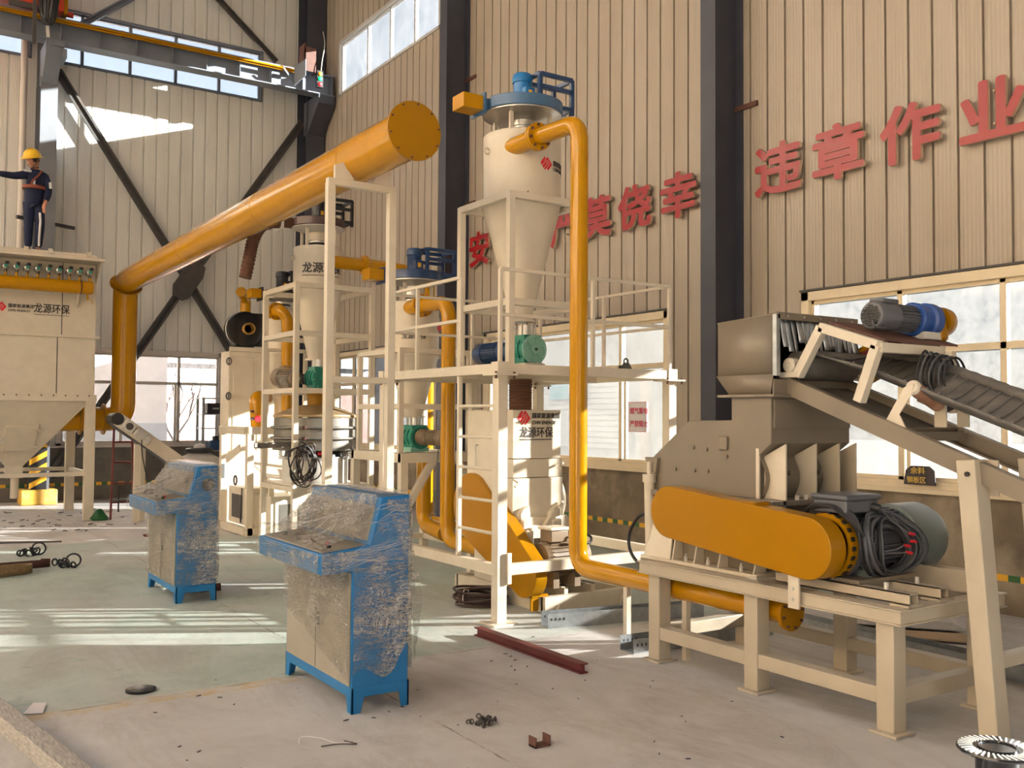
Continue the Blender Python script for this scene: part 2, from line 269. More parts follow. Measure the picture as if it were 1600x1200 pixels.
# ------------------------------------------------------------------ mesh helpers
ORG = {}
def frame_of(d):
    d = d.normalized(); a = V((0, 0, 1)) if abs(d.z) < 0.99 else V((1, 0, 0))
    x = a.cross(d).normalized(); return x, d.cross(x).normalized()
class B:
    def __init__(s): s.v = []; s.f = []
    def add(s, vs, fs):
        o = len(s.v); s.v += [V(q) for q in vs]; s.f += [[i+o for i in f] for f in fs]; return s
    def box(s, x0, x1, y0, y1, z0, z1):
        return s.add([(x, y, z) for z in (z0, z1) for y in (y0, y1) for x in (x0, x1)], [(0, 2, 3, 1), (4, 5, 7, 6), (0, 1, 5, 4), (2, 6, 7, 3), (0, 4, 6, 2), (1, 3, 7, 5)])
    def bar(s, p, q, w, h=None, up=None, roll=0):
        p, q = V(p), V(q); h = h or w; d = (q-p).normalized()
        u = V(up) if up else (V((0, 0, 1)) if abs(d.z) < 0.95 else V((0, 1, 0)))
        x = d.cross(u).normalized(); y = x.cross(d).normalized()
        vs = [c+x*(a*w/2)+y*(b*h/2) for c in (p, q) for a, b in ((-1, -1), (1, -1), (1, 1), (-1, 1))]
        return s.add(vs, [(3, 2, 1, 0), (4, 5, 6, 7), (0, 1, 5, 4), (1, 2, 6, 5), (2, 3, 7, 6), (3, 0, 4, 7)])
    def channel(s, p, q, w, h, t, up=None):
        """open U section, open towards up"""
        p, q = V(p), V(q); d = (q-p).normalized(); u = V(up) if up else V((0, 0, 1)); x = d.cross(u).normalized(); y = x.cross(d).normalized()
        prof = [(-w/2, 0), (w/2, 0), (w/2, h), (w/2-t, h), (w/2-t, t), (-w/2+t, t), (-w/2+t, h), (-w/2, h)]
        return s.sweep_prof(prof, p, q, x, y)
    def ibeam(s, p, q, w, h, tf, tw, up=None):
        p, q = V(p), V(q); d = (q-p).normalized(); u = V(up) if up else V((0, 0, 1)); x = d.cross(u).normalized(); y = x.cross(d).normalized()
        a, b, c = w/2, h/2, tw/2
        prof = [(-a, -b), (a, -b), (a, -b+tf), (c, -b+tf), (c, b-tf), (a, b-tf), (a, b), (-a, b), (-a, b-tf), (-c, b-tf), (-c, -b+tf), (-a, -b+tf)]
        return s.sweep_prof(prof, p, q, x, y)
    def sweep_prof(s, prof, p, q, x, y):
        n = len(prof); vs = [c+x*a+y*b for c in (p, q) for a, b in prof]
        return s.add(vs, [tuple(range(n-1, -1, -1)), tuple(range(n, 2*n))]+[(i, (i+1) % n, n+(i+1) % n, n+i) for i in range(n)])
    def prism(s, pts, vec):
        pts = [V(q) for q in pts]; vec = V(vec); n = len(pts)
        return s.add(pts+[q+vec for q in pts], [tuple(range(n-1, -1, -1)), tuple(range(n, 2*n))]+[(i, (i+1) % n, n+(i+1) % n, n+i) for i in range(n)])
    def cyl(s, p, q, r, r2=None, n=24, caps=True):
        p, q = V(p), V(q); r2 = r if r2 is None else r2; x, y = frame_of(q-p)
        vs = [c+x*(rr*math.cos(2*PI*i/n))+y*(rr*math.sin(2*PI*i/n)) for c, rr in ((p, r), (q, r2)) for i in range(n)]
        fs = [(i, (i+1) % n, n+(i+1) % n, n+i) for i in range(n)]
        if caps: fs += [tuple(range(n-1, -1, -1)), tuple(range(n, 2*n))]
        return s.add(vs, fs)
    def tube(s, pts, r, n=10, closed=False, caps=True):
        pts = [V(q) for q in pts]; m = len(pts); rs = r if isinstance(r, (list, tuple)) else [r]*m
        tan = []
        for i in range(m):
            a = pts[i-1] if (i > 0 or closed) else pts[i]; b = pts[(i+1) % m] if (i < m-1 or closed) else pts[i]
            t = (b-a); tan.append(t.normalized() if t.length > 1e-9 else V((0, 0, 1)))
        x, y = frame_of(tan[0]); vs = []
        for i in range(m):
            if i:
                rot = tan[i-1].rotation_difference(tan[i]); x = rot @ x; y = rot @ y
            vs += [pts[i]+x*(rs[i]*math.cos(2*PI*k/n))+y*(rs[i]*math.sin(2*PI*k/n)) for k in range(n)]
        fs = [(i*n+k, i*n+(k+1) % n, (i+1)*n+(k+1) % n, (i+1)*n+k) for i in range(m-1) for k in range(n)]
        if closed: fs += [((m-1)*n+k, (m-1)*n+(k+1) % n, (k+1) % n, k) for k in range(n)]
        elif caps: fs += [tuple(range(n-1, -1, -1)), tuple(range((m-1)*n, m*n))]
        return s.add(vs, fs)
    def pipe(s, pts, r, bend, n=20, k=8):
        return s.tube(fillet(pts, bend, k), r, n)
    def lathe(s, c, prof, axis=(0, 0, 1), n=32):
        """prof: list of (radius, height along axis)"""
        c = V(c); ax = V(axis).normalized(); x, y = frame_of(ax); vs = []; m = len(prof)
        for r, h in prof: vs += [c+ax*h+x*(max(r, 1e-4)*math.cos(2*PI*i/n))+y*(max(r, 1e-4)*math.sin(2*PI*i/n)) for i in range(n)]
        fs = [(j*n+i, j*n+(i+1) % n, (j+1)*n+(i+1) % n, (j+1)*n+i) for j in range(m-1) for i in range(n)]
        fs += [tuple(range(n-1, -1, -1)), tuple(range((m-1)*n, m*n))]
        return s.add(vs, fs)
    def sphere(s, c, r, n=16, sx=1, sy=1, sz=1):
        c = V(c); m = n//2; vs = [c+V((0, 0, -r*sz))]
        for j in range(1, m):
            a = -PI/2+PI*j/m
            vs += [c+V((r*sx*math.cos(a)*math.cos(2*PI*i/n), r*sy*math.cos(a)*math.sin(2*PI*i/n), r*sz*math.sin(a))) for i in range(n)]
        vs.append(c+V((0, 0, r*sz))); t = len(vs)-1
        fs = [(0, 1+(i+1) % n, 1+i) for i in range(n)]+[(t, 1+(m-2)*n+i, 1+(m-2)*n+(i+1) % n) for i in range(n)]
        fs += [(1+j*n+i, 1+j*n+(i+1) % n, 1+(j+1)*n+(i+1) % n, 1+(j+1)*n+i) for j in range(m-2) for i in range(n)]
        return s.add(vs, fs)
    def ring(s, c, R, r, axis=(0, 0, 1), n=36, k=8):
        c = V(c); x, y = frame_of(V(axis)); return s.tube([c+x*(R*math.cos(2*PI*i/n))+y*(R*math.sin(2*PI*i/n)) for i in range(n)], r, k, closed=True)
    def bolts(s, c, R, num, axis, r=0.008, h=0.012, a0=0.2):
        c = V(c); ax = V(axis).normalized(); x, y = frame_of(ax)
        for i in range(num):
            a = a0+2*PI*i/num; q = c+x*(R*math.cos(a))+y*(R*math.sin(a)); s.cyl(q, q+ax*h, r, n=6)
        return s
def fillet(pts, rad, k=8):
    pts = [V(q) for q in pts]; out = [pts[0]]
    for i in range(1, len(pts)-1):
        a, b, c = pts[i-1], pts[i], pts[i+1]; d1 = (a-b).normalized(); d2 = (c-b).normalized()
        ang = d1.angle(d2); rr = min(rad/math.tan(ang/2), (a-b).length*0.49, (c-b).length*0.49)
        p, q = b+d1*rr, b+d2*rr
        for j in range(k+1):
            t = j/k; out.append(p*((1-t)**2)+b*(2*t*(1-t))+q*(t*t))
    return out+[pts[-1]]
def spline(pts, k=8, closed=False):
    pts = [V(q) for q in pts]; n = len(pts); out = []
    for i in range(n if closed else n-1):
        p0 = pts[(i-1) % n] if (closed or i > 0) else pts[0]; p1 = pts[i]; p2 = pts[(i+1) % n]; p3 = pts[(i+2) % n] if (closed or i+2 < n) else pts[-1]
        for j in range(k):
            t = j/k; out.append(0.5*((2*p1)+(p2-p0)*t+(2*p0-5*p1+4*p2-p3)*t*t+(3*p1-p0-3*p2+p3)*t*t*t))
    if not closed: out.append(pts[-1])
    return out
def mesh_of(name, b, org, angle=35, recalc=True):
    me = bpy.data.meshes.new(name); me.from_pydata([q-org for q in b.v], [], b.f)
    if recalc:
        bm = bmesh.new(); bm.from_mesh(me); bmesh.ops.recalc_face_normals(bm, faces=bm.faces); bm.to_mesh(me); bm.free()
    me.polygons.foreach_set('use_smooth', [True]*len(me.polygons)); me.set_sharp_from_angle(angle=math.radians(angle)); me.update()
    return me
def root(name, loc, label, cat, group=None):
    o = bpy.data.objects.new(name, None); COL.objects.link(o); o.location = loc; o.empty_display_size = 0.1
    o['label'] = label; o['category'] = cat
    if group: o['group'] = group
    ORG[o.name] = V(loc); return o
def part(name, b, mat, parent, bevel=0.0, label=None, angle=35, recalc=True):
    org = ORG[parent.name]; me = mesh_of(name, b, org, angle, recalc); me.materials.append(mat)
    o = bpy.data.objects.new(name, me); COL.objects.link(o); o.parent = parent; ORG[o.name] = org
    if bevel:
        md = o.modifiers.new('bevel', 'BEVEL'); md.width = bevel; md.segments = 2; md.limit_method = 'ANGLE'; md.angle_limit = math.radians(40)
    if label: o['label'] = label
    return o
def thing(name, b, mat, label, cat, group=None, bevel=0.0, kind=None, angle=35, recalc=True):
    xs = [q.x for q in b.v]; ys = [q.y for q in b.v]; zs = [q.z for q in b.v]
    org = V(((min(xs)+max(xs))/2, (min(ys)+max(ys))/2, min(zs)))
    me = mesh_of(name, b, org, angle, recalc); me.materials.append(mat)
    o = bpy.data.objects.new(name, me); COL.objects.link(o); o.location = org; ORG[o.name] = org
    if label: o['label'] = label; o['category'] = cat
    if group: o['group'] = group
    if kind: o['kind'] = kind
    if bevel:
        md = o.modifiers.new('bevel', 'BEVEL'); md.width = bevel; md.segments = 2; md.limit_method = 'ANGLE'; md.angle_limit = math.radians(40)
    return o
def struct(name, b, mat, parent=None, bevel=0.0):
    if parent: return part(name, b, mat, parent, bevel)
    return thing(name, b, mat, None, None, kind='structure', bevel=bevel)
def sroot(name, loc):
    o = bpy.data.objects.new(name, None); COL.objects.link(o); o.location = loc; o['kind'] = 'structure'; ORG[o.name] = V(loc); return o
def text_mesh(s, size, extrude=0.0, bold=0.0, align='LEFT'):
    c = bpy.data.curves.new('lettering', 'FONT'); c.body = s; c.size = size; c.extrude = extrude; c.align_x = align; c.resolution_u = 3
    o = bpy.data.objects.new('lettering', c); COL.objects.link(o); dg = bpy.context.evaluated_depsgraph_get(); dg.update()
    me = bpy.data.meshes.new_from_object(o.evaluated_get(dg)); bpy.data.objects.remove(o)
    if bold:                                   # heavier strokes: the same outline laid down round a small circle
        vs = [v.co.copy() for v in me.vertices]; fs = [tuple(p.vertices) for p in me.polygons]; n = len(vs); V2, F2 = [], []
        for k in range(8):
            a = 2*PI*k/8+0.2; d = V((bold*math.cos(a), bold*math.sin(a), bold*0.012*k)); V2 += [q+d for q in vs]; F2 += [tuple(i+k*n for i in f) for f in fs]
        me = bpy.data.meshes.new('lettering'); me.from_pydata(V2, [], F2); me.update()
    return me
def lettering(name, s, size, mat, at, right, up, parent=None, extrude=0.001, bold=0.0, align='LEFT', sx=1.0, bend=None):
    """flat text at a point; bend=(centre_x, centre_y, radius) wraps it on an upright drum"""
    me = text_mesh(s, size, extrude, bold, align); r = V(right).normalized(); u = V(up).normalized(); nn = r.cross(u); at = V(at)
    org = ORG[parent.name] if parent else at
    for v in me.vertices:
        c = v.co.copy()
        if bend:
            cx, cy, R, a0 = bend; a = a0+c.x*sx/R; v.co = V((cx+(R+c.z)*math.cos(a), cy+(R+c.z)*math.sin(a), at.z+c.y))-org
        else: v.co = at+r*c.x*sx+u*c.y+nn*c.z-org
    me.name = name; me.materials.clear(); me.materials.append(mat)
    o = bpy.data.objects.new(name, me); COL.objects.link(o); ORG[o.name] = org
    if parent: o.parent = parent
    else: o.location = at
    return o
def logo_shape(b, at, right, up, s, out):
    """red twin-diamond emblem with pale notches, about 1.1 s wide and s tall"""
    at, r, u, o = V(at), V(right), V(up), V(out)
    def P(x, y): return at+r*(x*s)+u*(y*s)
    b.prism([P(*q) for q in ((0, .5), (.36, 1), (.50, .86), (.66, 1), (.80, .82), (1.08, .46), (.70, 0), (.56, .15), (.40, 0), (.30, .10))], o*0.002)
def logo_lines(b, at, right, up, s, out):
    at, r, u, o = V(at), V(right), V(up), V(out)
    def L(x0, y0, x1, y1, w=0.03):
        p = at+r*(x0*s)+u*(y0*s)+o*0.003; q = at+r*(x1*s)+u*(y1*s)+o*0.003; b.bar(p, q, w*s, 0.002, up=o)
    L(.30, .10, .62, .52); L(.62, .52, .48, .70); L(.55, .15, .82, .50); L(.82, .50, .62, .76); L(.16, .30, .42, .62); L(.50, .86, .36, .68)
def brand_panel(parent, at, right, up, out, k, style='full', bold=0.0):
    """red emblem + dark company lettering, k = emblem height"""
    at, r, u, o = V(at), V(right).normalized(), V(up).normalized(), V(out).normalized()
    b = B(); logo_shape(b, at, r, u, k, o); part('emblem', b, LOGORED, parent, label='red twin-diamond emblem')
    b = B(); logo_lines(b, at, r, u, k, o); part('emblem_lines', b, CREAM, parent)
    t = at+r*(1.22*k)+o*0.001
    lettering('company_name', '国家能源集团', 0.40*k, INK, t+u*(0.50*k), r, u, parent, bold=0.012*k)
    lettering('company_name_latin', 'CHN ENERGY', 0.33*k, INK, t+u*(0.06*k), r, u, parent, bold=0.010*k)
# ================================================================== SETTING
XR, YB = 7.83, 19.63
b = B().box(-16, XR+0.15, -12, YB+0.15, -0.12, 0.0); struct('floor', b, FLOOR)
b = B().box(-60, 70, -60, 70, -0.5, -0.13); struct('ground_outside', b, OUTGROUND)
b = B(); SKY = [(-14, -10.5), (-7.5, -4.2), (-1.8, 1.2)]; c = -16
for s0, s1 in SKY+[(XR+0.12, 0)]: b.box(c, s0, -12, YB+0.12, 11.6, 11.75); c = s1
for y in (-12, -6, 0, 6, 12, 18.6): b.box(-16, XR+0.12, y, y+0.5, 11.3, 11.75)
struct('ceiling', b, CEIL)
b = B().box(-16.15, -16, -12, YB+.1, 0, 11.6); struct('wall_left', b, PANELR)
b = B().box(-16, -9, -12.15, -12, 0, 11.6); b.box(2, XR+.1, -12.15, -12, 0, 11.6); b.box(-9, 2, -12.15, -12, 6.0, 11.6); struct('wall_front', b, PANELR)

def sheet_wall(name, axis, pos, regions, mat):
    """profiled sheet wall: backing plus separate flat strips with narrow grooves between"""
    b = B(); per = 0.2385
    for a0, a1, z0, z1 in regions:
        def bx(c0, c1, d0, d1):
            if axis == 'x': b.box(pos+d0, pos+d1, c0, c1, z0, z1)
            else: b.box(c0, c1, pos+d0, pos+d1, z0, z1)
        bx(a0, a1, 0.032, 0.10)
        k = math.floor(a0/per)
        while k*per < a1:
            c0, c1 = max(a0, k*per+0.013), min(a1, (k+1)*per-0.013)
            if c1 > c0: bx(c0, c1, 0.0, 0.033)
            k += 1
    return struct(name, b, mat)
def bands(lo, hi, holes):
    """solid stretches between the holes"""
    out = []; c = lo
    for h0, h1 in sorted(holes): out.append((c, h0)); c = h1
    out.append((c, hi)); return [q for q in out if q[1] > q[0]]
LOWR = [(-9.4, -5.6), (-3.35, 0.4), (2.75, 6.46), (8.41, 12.55), (14.75, 18.35)]
UPR = [(-9.4, -5.2), (-3.4, 0.9), (2.4, 6.6), (8.3, 12.75), (14.0, 18.28)]
reg = [(-12, YB+.1, 2.88, 8.18), (-12, YB+.1, 9.32, 11.6)]
reg += [(a, c, 0.97, 2.88) for a, c in bands(-12, YB+.1, LOWR)]+[(a, c, 8.18, 9.32) for a, c in bands(-12, YB+.1, UPR)]
sheet_wall('wall_right', 'x', XR, reg, PANELR)
LOWB = [(-9.5, -4.2), (-3.4, 1.95), (2.83, 5.93)]
UPB = [(-9.5, -4.2), (-3.4, 2.28), (2.72, 6.66)]
reg = [(-16, XR+.1, 2.87, 8.21), (-16, XR+.1, 9.28, 11.6)]
reg += [(a, c, 1.0, 2.87) for a, c in bands(-16, XR+.1, LOWB)]+[(a, c, 8.21, 9.28) for a, c in bands(-16, XR+.1, UPB)]
sheet_wall('wall_back', 'y', YB, reg, PANELB)
# cement dado below the sheets
b = B().box(XR-0.03, XR+0.10, -12, YB+.1, 0, 0.95); struct('wall_right_dado', b, CONCRETE)
b = B().box(-16, XR+.1, YB-0.05, YB+0.10, 0, 0.98); struct('wall_back_dado', b, CONCRETEB)
b = B().box(XR-0.075, XR+0.10, -12, YB, 0.945, 0.985); b.box(XR-0.035, XR+0.05, -12, YB, 0.985, 1.02); struct('trim_1', b, FRAME)
b = B().box(-16, XR, YB-0.09, YB+0.10, 0.98, 1.015); struct('trim_2', b, FRAMEW)
# flashing strips over the window bands
b = B()
for a0, a1 in LOWR: b.box(XR-0.035, XR+0.02, a0-0.02, a1+0.02, 2.885, 2.905)
struct('trim_3', b, BRACE)
# safety tape: green strip with yellow oblongs
def tape(name, axis, pos, a0, a1, z0, z1):
    g = B(); y = B(); k = 0
    bx = (lambda q, c0, c1, d0, d1: q.box(pos-d1, pos-d0, c0, c1, z0, z1)) if axis == 'x' else (lambda q, c0, c1, d0, d1: q.box(c0, c1, pos-d1, pos-d0, z0, z1))
    bx(g, a0, a1, 0.0, 0.002); c = a0
    while c < a1: bx(y, c, min(a1, c+0.1), 0.002, 0.0035); c += 0.203
    t = struct(name, g, GREENTAPE); part('tape_block', y, YELLOWTAPE, t)
tape('trim_4', 'x', XR-0.03, -6.0, 18.9, 0.275, 0.328)
tape('trim_5', 'y', YB-0.05, -6.0, 7.4, 0.265, 0.325)

def window(n, axis, pos, a0, a1, z0, z1, mulls, trans, mf, mg, trim=0.09, sash=None):
    """window in a wall: surround, frame bars and one pane sheet"""
    def bx(q, c0, c1, d0, d1, h0, h1):
        if axis == 'x': q.box(pos+d0, pos+d1, c0, c1, h0, h1)
        else: q.box(c0, c1, pos+d0, pos+d1, h0, h1)
    r = sroot('window_%d' % n, (pos, (a0+a1)/2, z0) if axis == 'x' else ((a0+a1)/2, pos, z0))
    f = B(); t = trim
    bx(f, a0, a1, -0.03, 0.10, z1-t, z1); bx(f, a0, a1, -0.03, 0.10, z0, z0+t*0.7)
    bx(f, a0, a0+t, -0.03, 0.10, z0, z1); bx(f, a1-t, a1, -0.03, 0.10, z0, z1)
    struct('window_surround', f, mf, r, 0.004)
    f = B()
    for m in mulls: bx(f, m-0.028, m+0.028, 0.02, 0.085, z0+t*0.7, z1-t)
    for z in trans: bx(f, a0+t, a1-t, 0.02, 0.085, z-0.03, z+0.03)
    bx(f, a0+t, a1-t, 0.02, 0.085, z1-t-0.035, z1-t); bx(f, a0+t, a1-t, 0.02, 0.085, z0+t*0.7, z0+t*0.7+0.035)
    bx(f, a0+t, a0+t+0.035, 0.02, 0.085, z0+t, z1-t); bx(f, a1-t-0.035, a1-t, 0.02, 0.085, z0+t, z1-t)
    if sash:
        for s0 in sash: bx(f, s0-0.02, s0+0.02, 0.03, 0.075, z0+t*0.7, trans[0])
    struct('window_frame', f, mf, r, 0.003)
    f = B(); bx(f, a0+t, a1-t, 0.05, 0.055, z0+t*0.7, z1-t); struct('window_pane', f, mg, r)
    return r
window(1, 'x', XR, 2.75, 6.46, 0.99, 2.88, [5.37, 4.40, 3.45], [2.23], FRAME, GLASSF, sash=[5.30])
window(2, 'x', XR, 8.41, 12.55, 0.99, 2.88, [9.35, 10.35, 11.4], [2.24], FRAME, GLASS, sash=[9.27])
window(3, 'x', XR, 14.75, 18.35, 0.99, 2.88, [15.7, 16.6, 17.5], [2.24], FRAME, GLASS)
window(4, 'x', XR, -3.35, 0.4, 0.99, 2.88, [-0.6, -1.5, -2.4], [2.24], FRAME, GLASSC)
window(5, 'x', XR, -9.4, -5.6, 0.99, 2.88, [-6.5, -7.5, -8.4], [2.24], FRAME, GLASSC)
for i, (a0, a1) in enumerate(UPR):
    window(6+i, 'x', XR, a0, a1, 8.18, 9.32, [a0+(a1-a0)*k/4.2 for k in (1, 2, 3)] if i < 4 else [16.98, 16.0, 15.02], [], FRAMEG if i == 4 else FRAME, GLASSC, trim=0.07)
window(11, 'y', YB, 2.83, 5.93, 1.0, 2.87, [5.06, 3.98], [2.23], FRAMEW, GLASSB, sash=[5.0])
window(12, 'y', YB, -3.4, 1.95, 1.0, 2.87, [-2.3, -1.3, -0.2, 0.9], [2.23], FRAMEW, GLASSB)
window(13, 'y', YB, 2.72, 6.66, 8.21, 9.28, [3.15, 4.02, 4.89, 5.76], [], BEAM, GLASSB, trim=0.045)
window(14, 'y', YB, -3.4, 2.28, 8.21, 9.28, [-2.2, -1.1, 0.0, 1.1], [], BEAM, GLASSB, trim=0.045)

# steel columns standing against the walls
for i, y in enumerate((13.17, 7.36, 1.5, -4.4)):
    b = B().ibeam((7.61, y, 0), (7.61, y, 11.6), 0.22, 0.43, 0.014, 0.010, up=(1, 0, 0)); b.box(7.36, 7.83, y-0.16, y+0.16, 0, 0.02)
    struct('column', b, COLUMN)
    for z in (5.02, 2.75+4.28) if i < 2 else ():
        c = B()
        c.bar((7.81, y-0.32, z-0.03), (7.81, y+0.0, z-0.03), 0.03, 0.05)
        thing('girt_bracket', c, RUST, ('rusty girt bracket beside the wall column behind the cyclone, %s' % ('lower of the pair' if z < 6 else 'upper of the pair')) if i == 0 else ('dark girt bracket beside the column left of the red slogan on the right, %s' % ('lower one' if z < 6 else 'upper one')), 'bracket', 'girt brackets on wall columns')
b = B().ibeam((7.60, 19.25, 0), (7.60, 19.25, 11.6), 0.40, 0.55, 0.016, 0.012, up=(0, 1, 0)); struct('column', b, COLUMN)
b = B().ibeam((2.49, 19.22, 0), (2.49, 19.22, 7.66), 0.26, 0.72, 0.016, 0.012, up=(0, 1, 0)); b.ibeam((2.49, 19.42, 7.6), (2.49, 19.42, 11.6), 0.24, 0.36, 0.014, 0.01, up=(0, 1, 0))
b.box(2.35, 2.63, 18.85, 18.866, 0.0, 7.66)
struct('column', b, paint('grey_column_paint', (0.155, 0.165, 0.185), 0.5, var=0.12, scale=3))
# white down pipe beside the left column
b = B().cyl((2.14, 19.45, 0.3), (2.14, 19.45, 11.4), 0.06, n=16); b.box(2.10, 2.32, 19.40, 19.62, 5.02, 5.06); thing('drain_pipe', b, FRAMEW, 'pale vertical rainwater pipe behind the standing worker', 'pipe')
b = B().bar((2.02, 18.95, 5.10), (3.05, 19.5, 5.10), 0.05, 0.06); thing('wall_bracket', b, BRACE, 'short steel bracket crossing the column behind the worker', 'bracket')

# corbels + crane runway
r = root('crane_runway', (2.5, 18.55, 8.2), 'grey crane runway girder with yellow conductor bar along the back wall', 'crane beam')
b = B().box(-16, 7.78, 18.40, 18.70, 8.20, 8.222); b.box(-16, 7.78, 18.40, 18.70, 8.60, 8.622); b.box(-16, 7.78, 18.545, 18.558, 8.22, 8.60); part('girder', b, BEAM, r)
for k in range(24):
    x = 7.72-0.64*k
    if x < -3: break
    part('stiffener', B().box(x-0.006, x+0.006, 18.41, 18.69, 8.222, 8.60), BEAM, r)
b = B().box(-16, 7.05, 18.52, 18.58, 8.622, 8.65); part('rail', b, BRACE, r)
b = B().box(-16, 7.0, 18.335, 18.365, 8.50, 8.575); b.box(-16, 7.0, 18.30, 18.335, 8.53, 8.55)
for k in range(12): b.box(6.6-1.5*k, 6.63-1.5*k, 18.33, 18.41, 8.5, 8.6)
part('conductor_bar', b, YELLOWM, r, label='yellow conductor bar')
b = B().box(7.08, 7.34, 18.30, 18.33, 8.58, 9.08); b.box(7.08, 7.10, 18.30, 18.62, 8.58, 9.15); b.box(7.32, 7.34, 18.30, 18.62, 8.58, 9.08); part('end_stop', b, RUST, r, label='rusty brown end stop')
b = B().prism([(6.86, 18.30, 8.22), (6.86, 18.30, 8.62), (7.02, 18.10, 8.74), (7.02, 18.10, 8.40)], (0.012, 0.012, 0)); b.bar((6.86, 18.3, 8.28), (6.62, 18.25, 8.52), 0.02, 0.03); part('bumper_plate', b, BEAM, r)
part('column_corbel', B().prism([(2.36, 18.42, 8.2), (2.36, 18.42, 7.95), (2.36, 18.86, 7.55), (2.36, 19.1, 7.55), (2.36, 19.1, 8.2)], (0.26, 0, 0)), BEAM, r, 0.004)
part('column_corbel', B().prism([(7.42, 18.40, 8.2), (7.42, 18.40, 8.02), (7.42, 18.98, 7.50), (7.42, 19.2, 7.50), (7.42, 19.2, 8.2)], (0.36, 0, 0)), COLUMN, r, 0.004)
part('cap_bracket', B().box(2.62, 2.70, 18.40, 18.9, 7.92, 8.08), BEAM, r); part('cap_bracket', B().box(2.42, 2.66, 18.38, 18.72, 8.10, 8.2), BEAM, r)
# signal light
r = root('crane_signal_light', (7.36, 18.22, 8.26), 'crane signal light with green and red lamps hanging on the girder end', 'signal light')
part('housing', B().box(7.30, 7.43, 18.19, 18.27, 8.26, 8.60), BLACK, r, 0.004)
for z, mm, nm in ((8.53, YELLOWTAPE, 'amber_lamp'), (8.43, emit('green_lamp_glow', (0.0, 0.75, 0.22), 0.9), 'green_lamp'), (8.32, emit('red_lamp_glow', (0.9, 0.02, 0.03), 0.8), 'red_lamp')):
    part(nm, B().sphere((7.365, 18.185, z), 0.045, 12, 1, 0.5, 1), mm, r)
part('supply_cord', B().tube(spline([(7.40, 18.23, 8.60), (7.42, 18.24, 8.8), (7.50, 18.3, 9.2), (7.5, 18.4, 9.5)], 6), 0.008, 6), WHITE, r)
# travelling crane end carriage and festoon cables
r = root('crane_carriage', (1.2, 18.55, 8.69), 'red overhead crane carriage standing on the runway girder', 'crane')
part('end_carriage', B().box(-0.6, 2.62, 18.28, 18.80, 8.70, 9.5), REDP, r, 0.01)
part('wheel', B().cyl((2.42, 18.50, 8.72), (2.42, 18.60, 8.72), 0.07), BLACK, r); part('wheel', B().cyl((1.2, 18.50, 8.72), (1.2, 18.60, 8.72), 0.07), BLACK, r)
part('buffer_plate', B().box(2.62, 2.68, 18.28, 18.80, 8.66, 9.5), YELLOWM, r); part('buffer', B().cyl((2.68, 18.5, 8.74), (2.80, 18.5, 8.74), 0.05), REDP, r)
part('collector_arm', B().box(1.75, 2.25, 18.22, 18.28, 8.60, 8.70), BRACE, r); part('crane_girder', B().box(0.2, 1.6, 8.0, 18.5, 9.5, 10.3), REDP, r)
r = root('festoon_cables', (2.33, 18.1, 8.25), 'bundle of dark festoon cables hanging down in front of the runway', 'cable bundle')
for k in range(14):
    x = 2.15+0.024*k; d = 8.32+0.05*random.random()+(0.10 if k in (0, 8) else 0)
    part('cable_loop', B().tube(spline([(x, 18.12, 9.6), (x+0.015, 18.1-0.02*(k % 3), 9.0), (x*0.6+0.4*2.33, 18.1, d+0.12), (x*0.3+0.7*2.33+0.02, 18.08, d), (x*0.6+0.4*2.33+0.06, 18.12, d+0.15), (x+0.06, 18.1, 9.1), (x+0.05, 18.13, 9.6)], 6), 0.013, 6), BLACK if k % 5 else GREYCABLE, r)
part('hanger_post', B().box(2.10, 2.16, 18.05, 18.11, 7.95, 9.8), BRACE, r)
part('hanger_strap', B().bar((2.33, 18.1, 8.35), (2.35, 18.1, 8.12), 0.05, 0.02), FLANGEMARK, r)

# cross bracing on the back wall
def brace(name, p, q, w=0.16, lab=None):
    b = B().bar(p, q, w, 0.05, up=(0, 1, 0)) if False else B()
    p, q = V(p), V(q); d = (q-p).normalized(); x = d.cross(V((0, 1, 0))).normalized()
    for s in (-1, 1): b.bar(p+x*(s*w*0.36), q+x*(s*w*0.36), 0.05, w*0.26, up=x)
    b.bar(p+V((0, 0.03, 0)), q+V((0, 0.03, 0)), 0.012, w*0.9, up=x)
    return b
r = root('wall_cross_brace', (5.15, 19.5, 0.3), 'large dark steel X brace with centre plate on the back wall', 'cross brace')
HB = V((5.15, 19.46, 4.28))
for nm, e in (('brace_member', (2.70, 19.46, 8.02)), ('brace_member', (7.50, 19.46, 7.90)), ('brace_member', (2.72, 19.46, 0.45)), ('brace_member', (7.42, 19.46, 0.75))):
    part(nm, brace('m', V(e)+(HB-V(e))*0.0, HB), BRACE, r)
u1 = (V((7.5, 0, 7.9))-V((HB.x, 0, HB.z))).normalized(); u2 = V((-u1.z, 0, u1.x))
pl = [HB+V((0, -0.07, 0))+u1*a+u2*c for a, c in ((.42, .10), (.30, .20), (-.25, .20), (-.42, .10), (-.42, -.12), (-.30, -.20), (.22, -.20), (.42, -.12))]
part('centre_plate', B().prism(pl, (0, 0.02, 0)), BRACE, r, 0.003)
b = B()
for a, c in ((.28, .02), (-.28, .02), (.05, -.1), (-.02, .12)): q = HB+u1*a+u2*c; b.cyl((q.x, q.y-0.09, q.z), (q.x, q.y-0.06, q.z), 0.022, n=6)
part('bolt_heads', b, BRACE, r)
r = root('upper_cross_brace', (4.9, 19.5, 9.0), 'upper steel brace pair above the runway girder', 'cross brace')
part('brace_member', brace('m', (3.10, 19.46, 8.98), (6.0, 19.46, 11.4), 0.12), BEAM, r)
part('brace_member', brace('m', (6.90, 19.46, 9.07), (4.9, 19.46, 10.75), 0.12), BRACE, r)

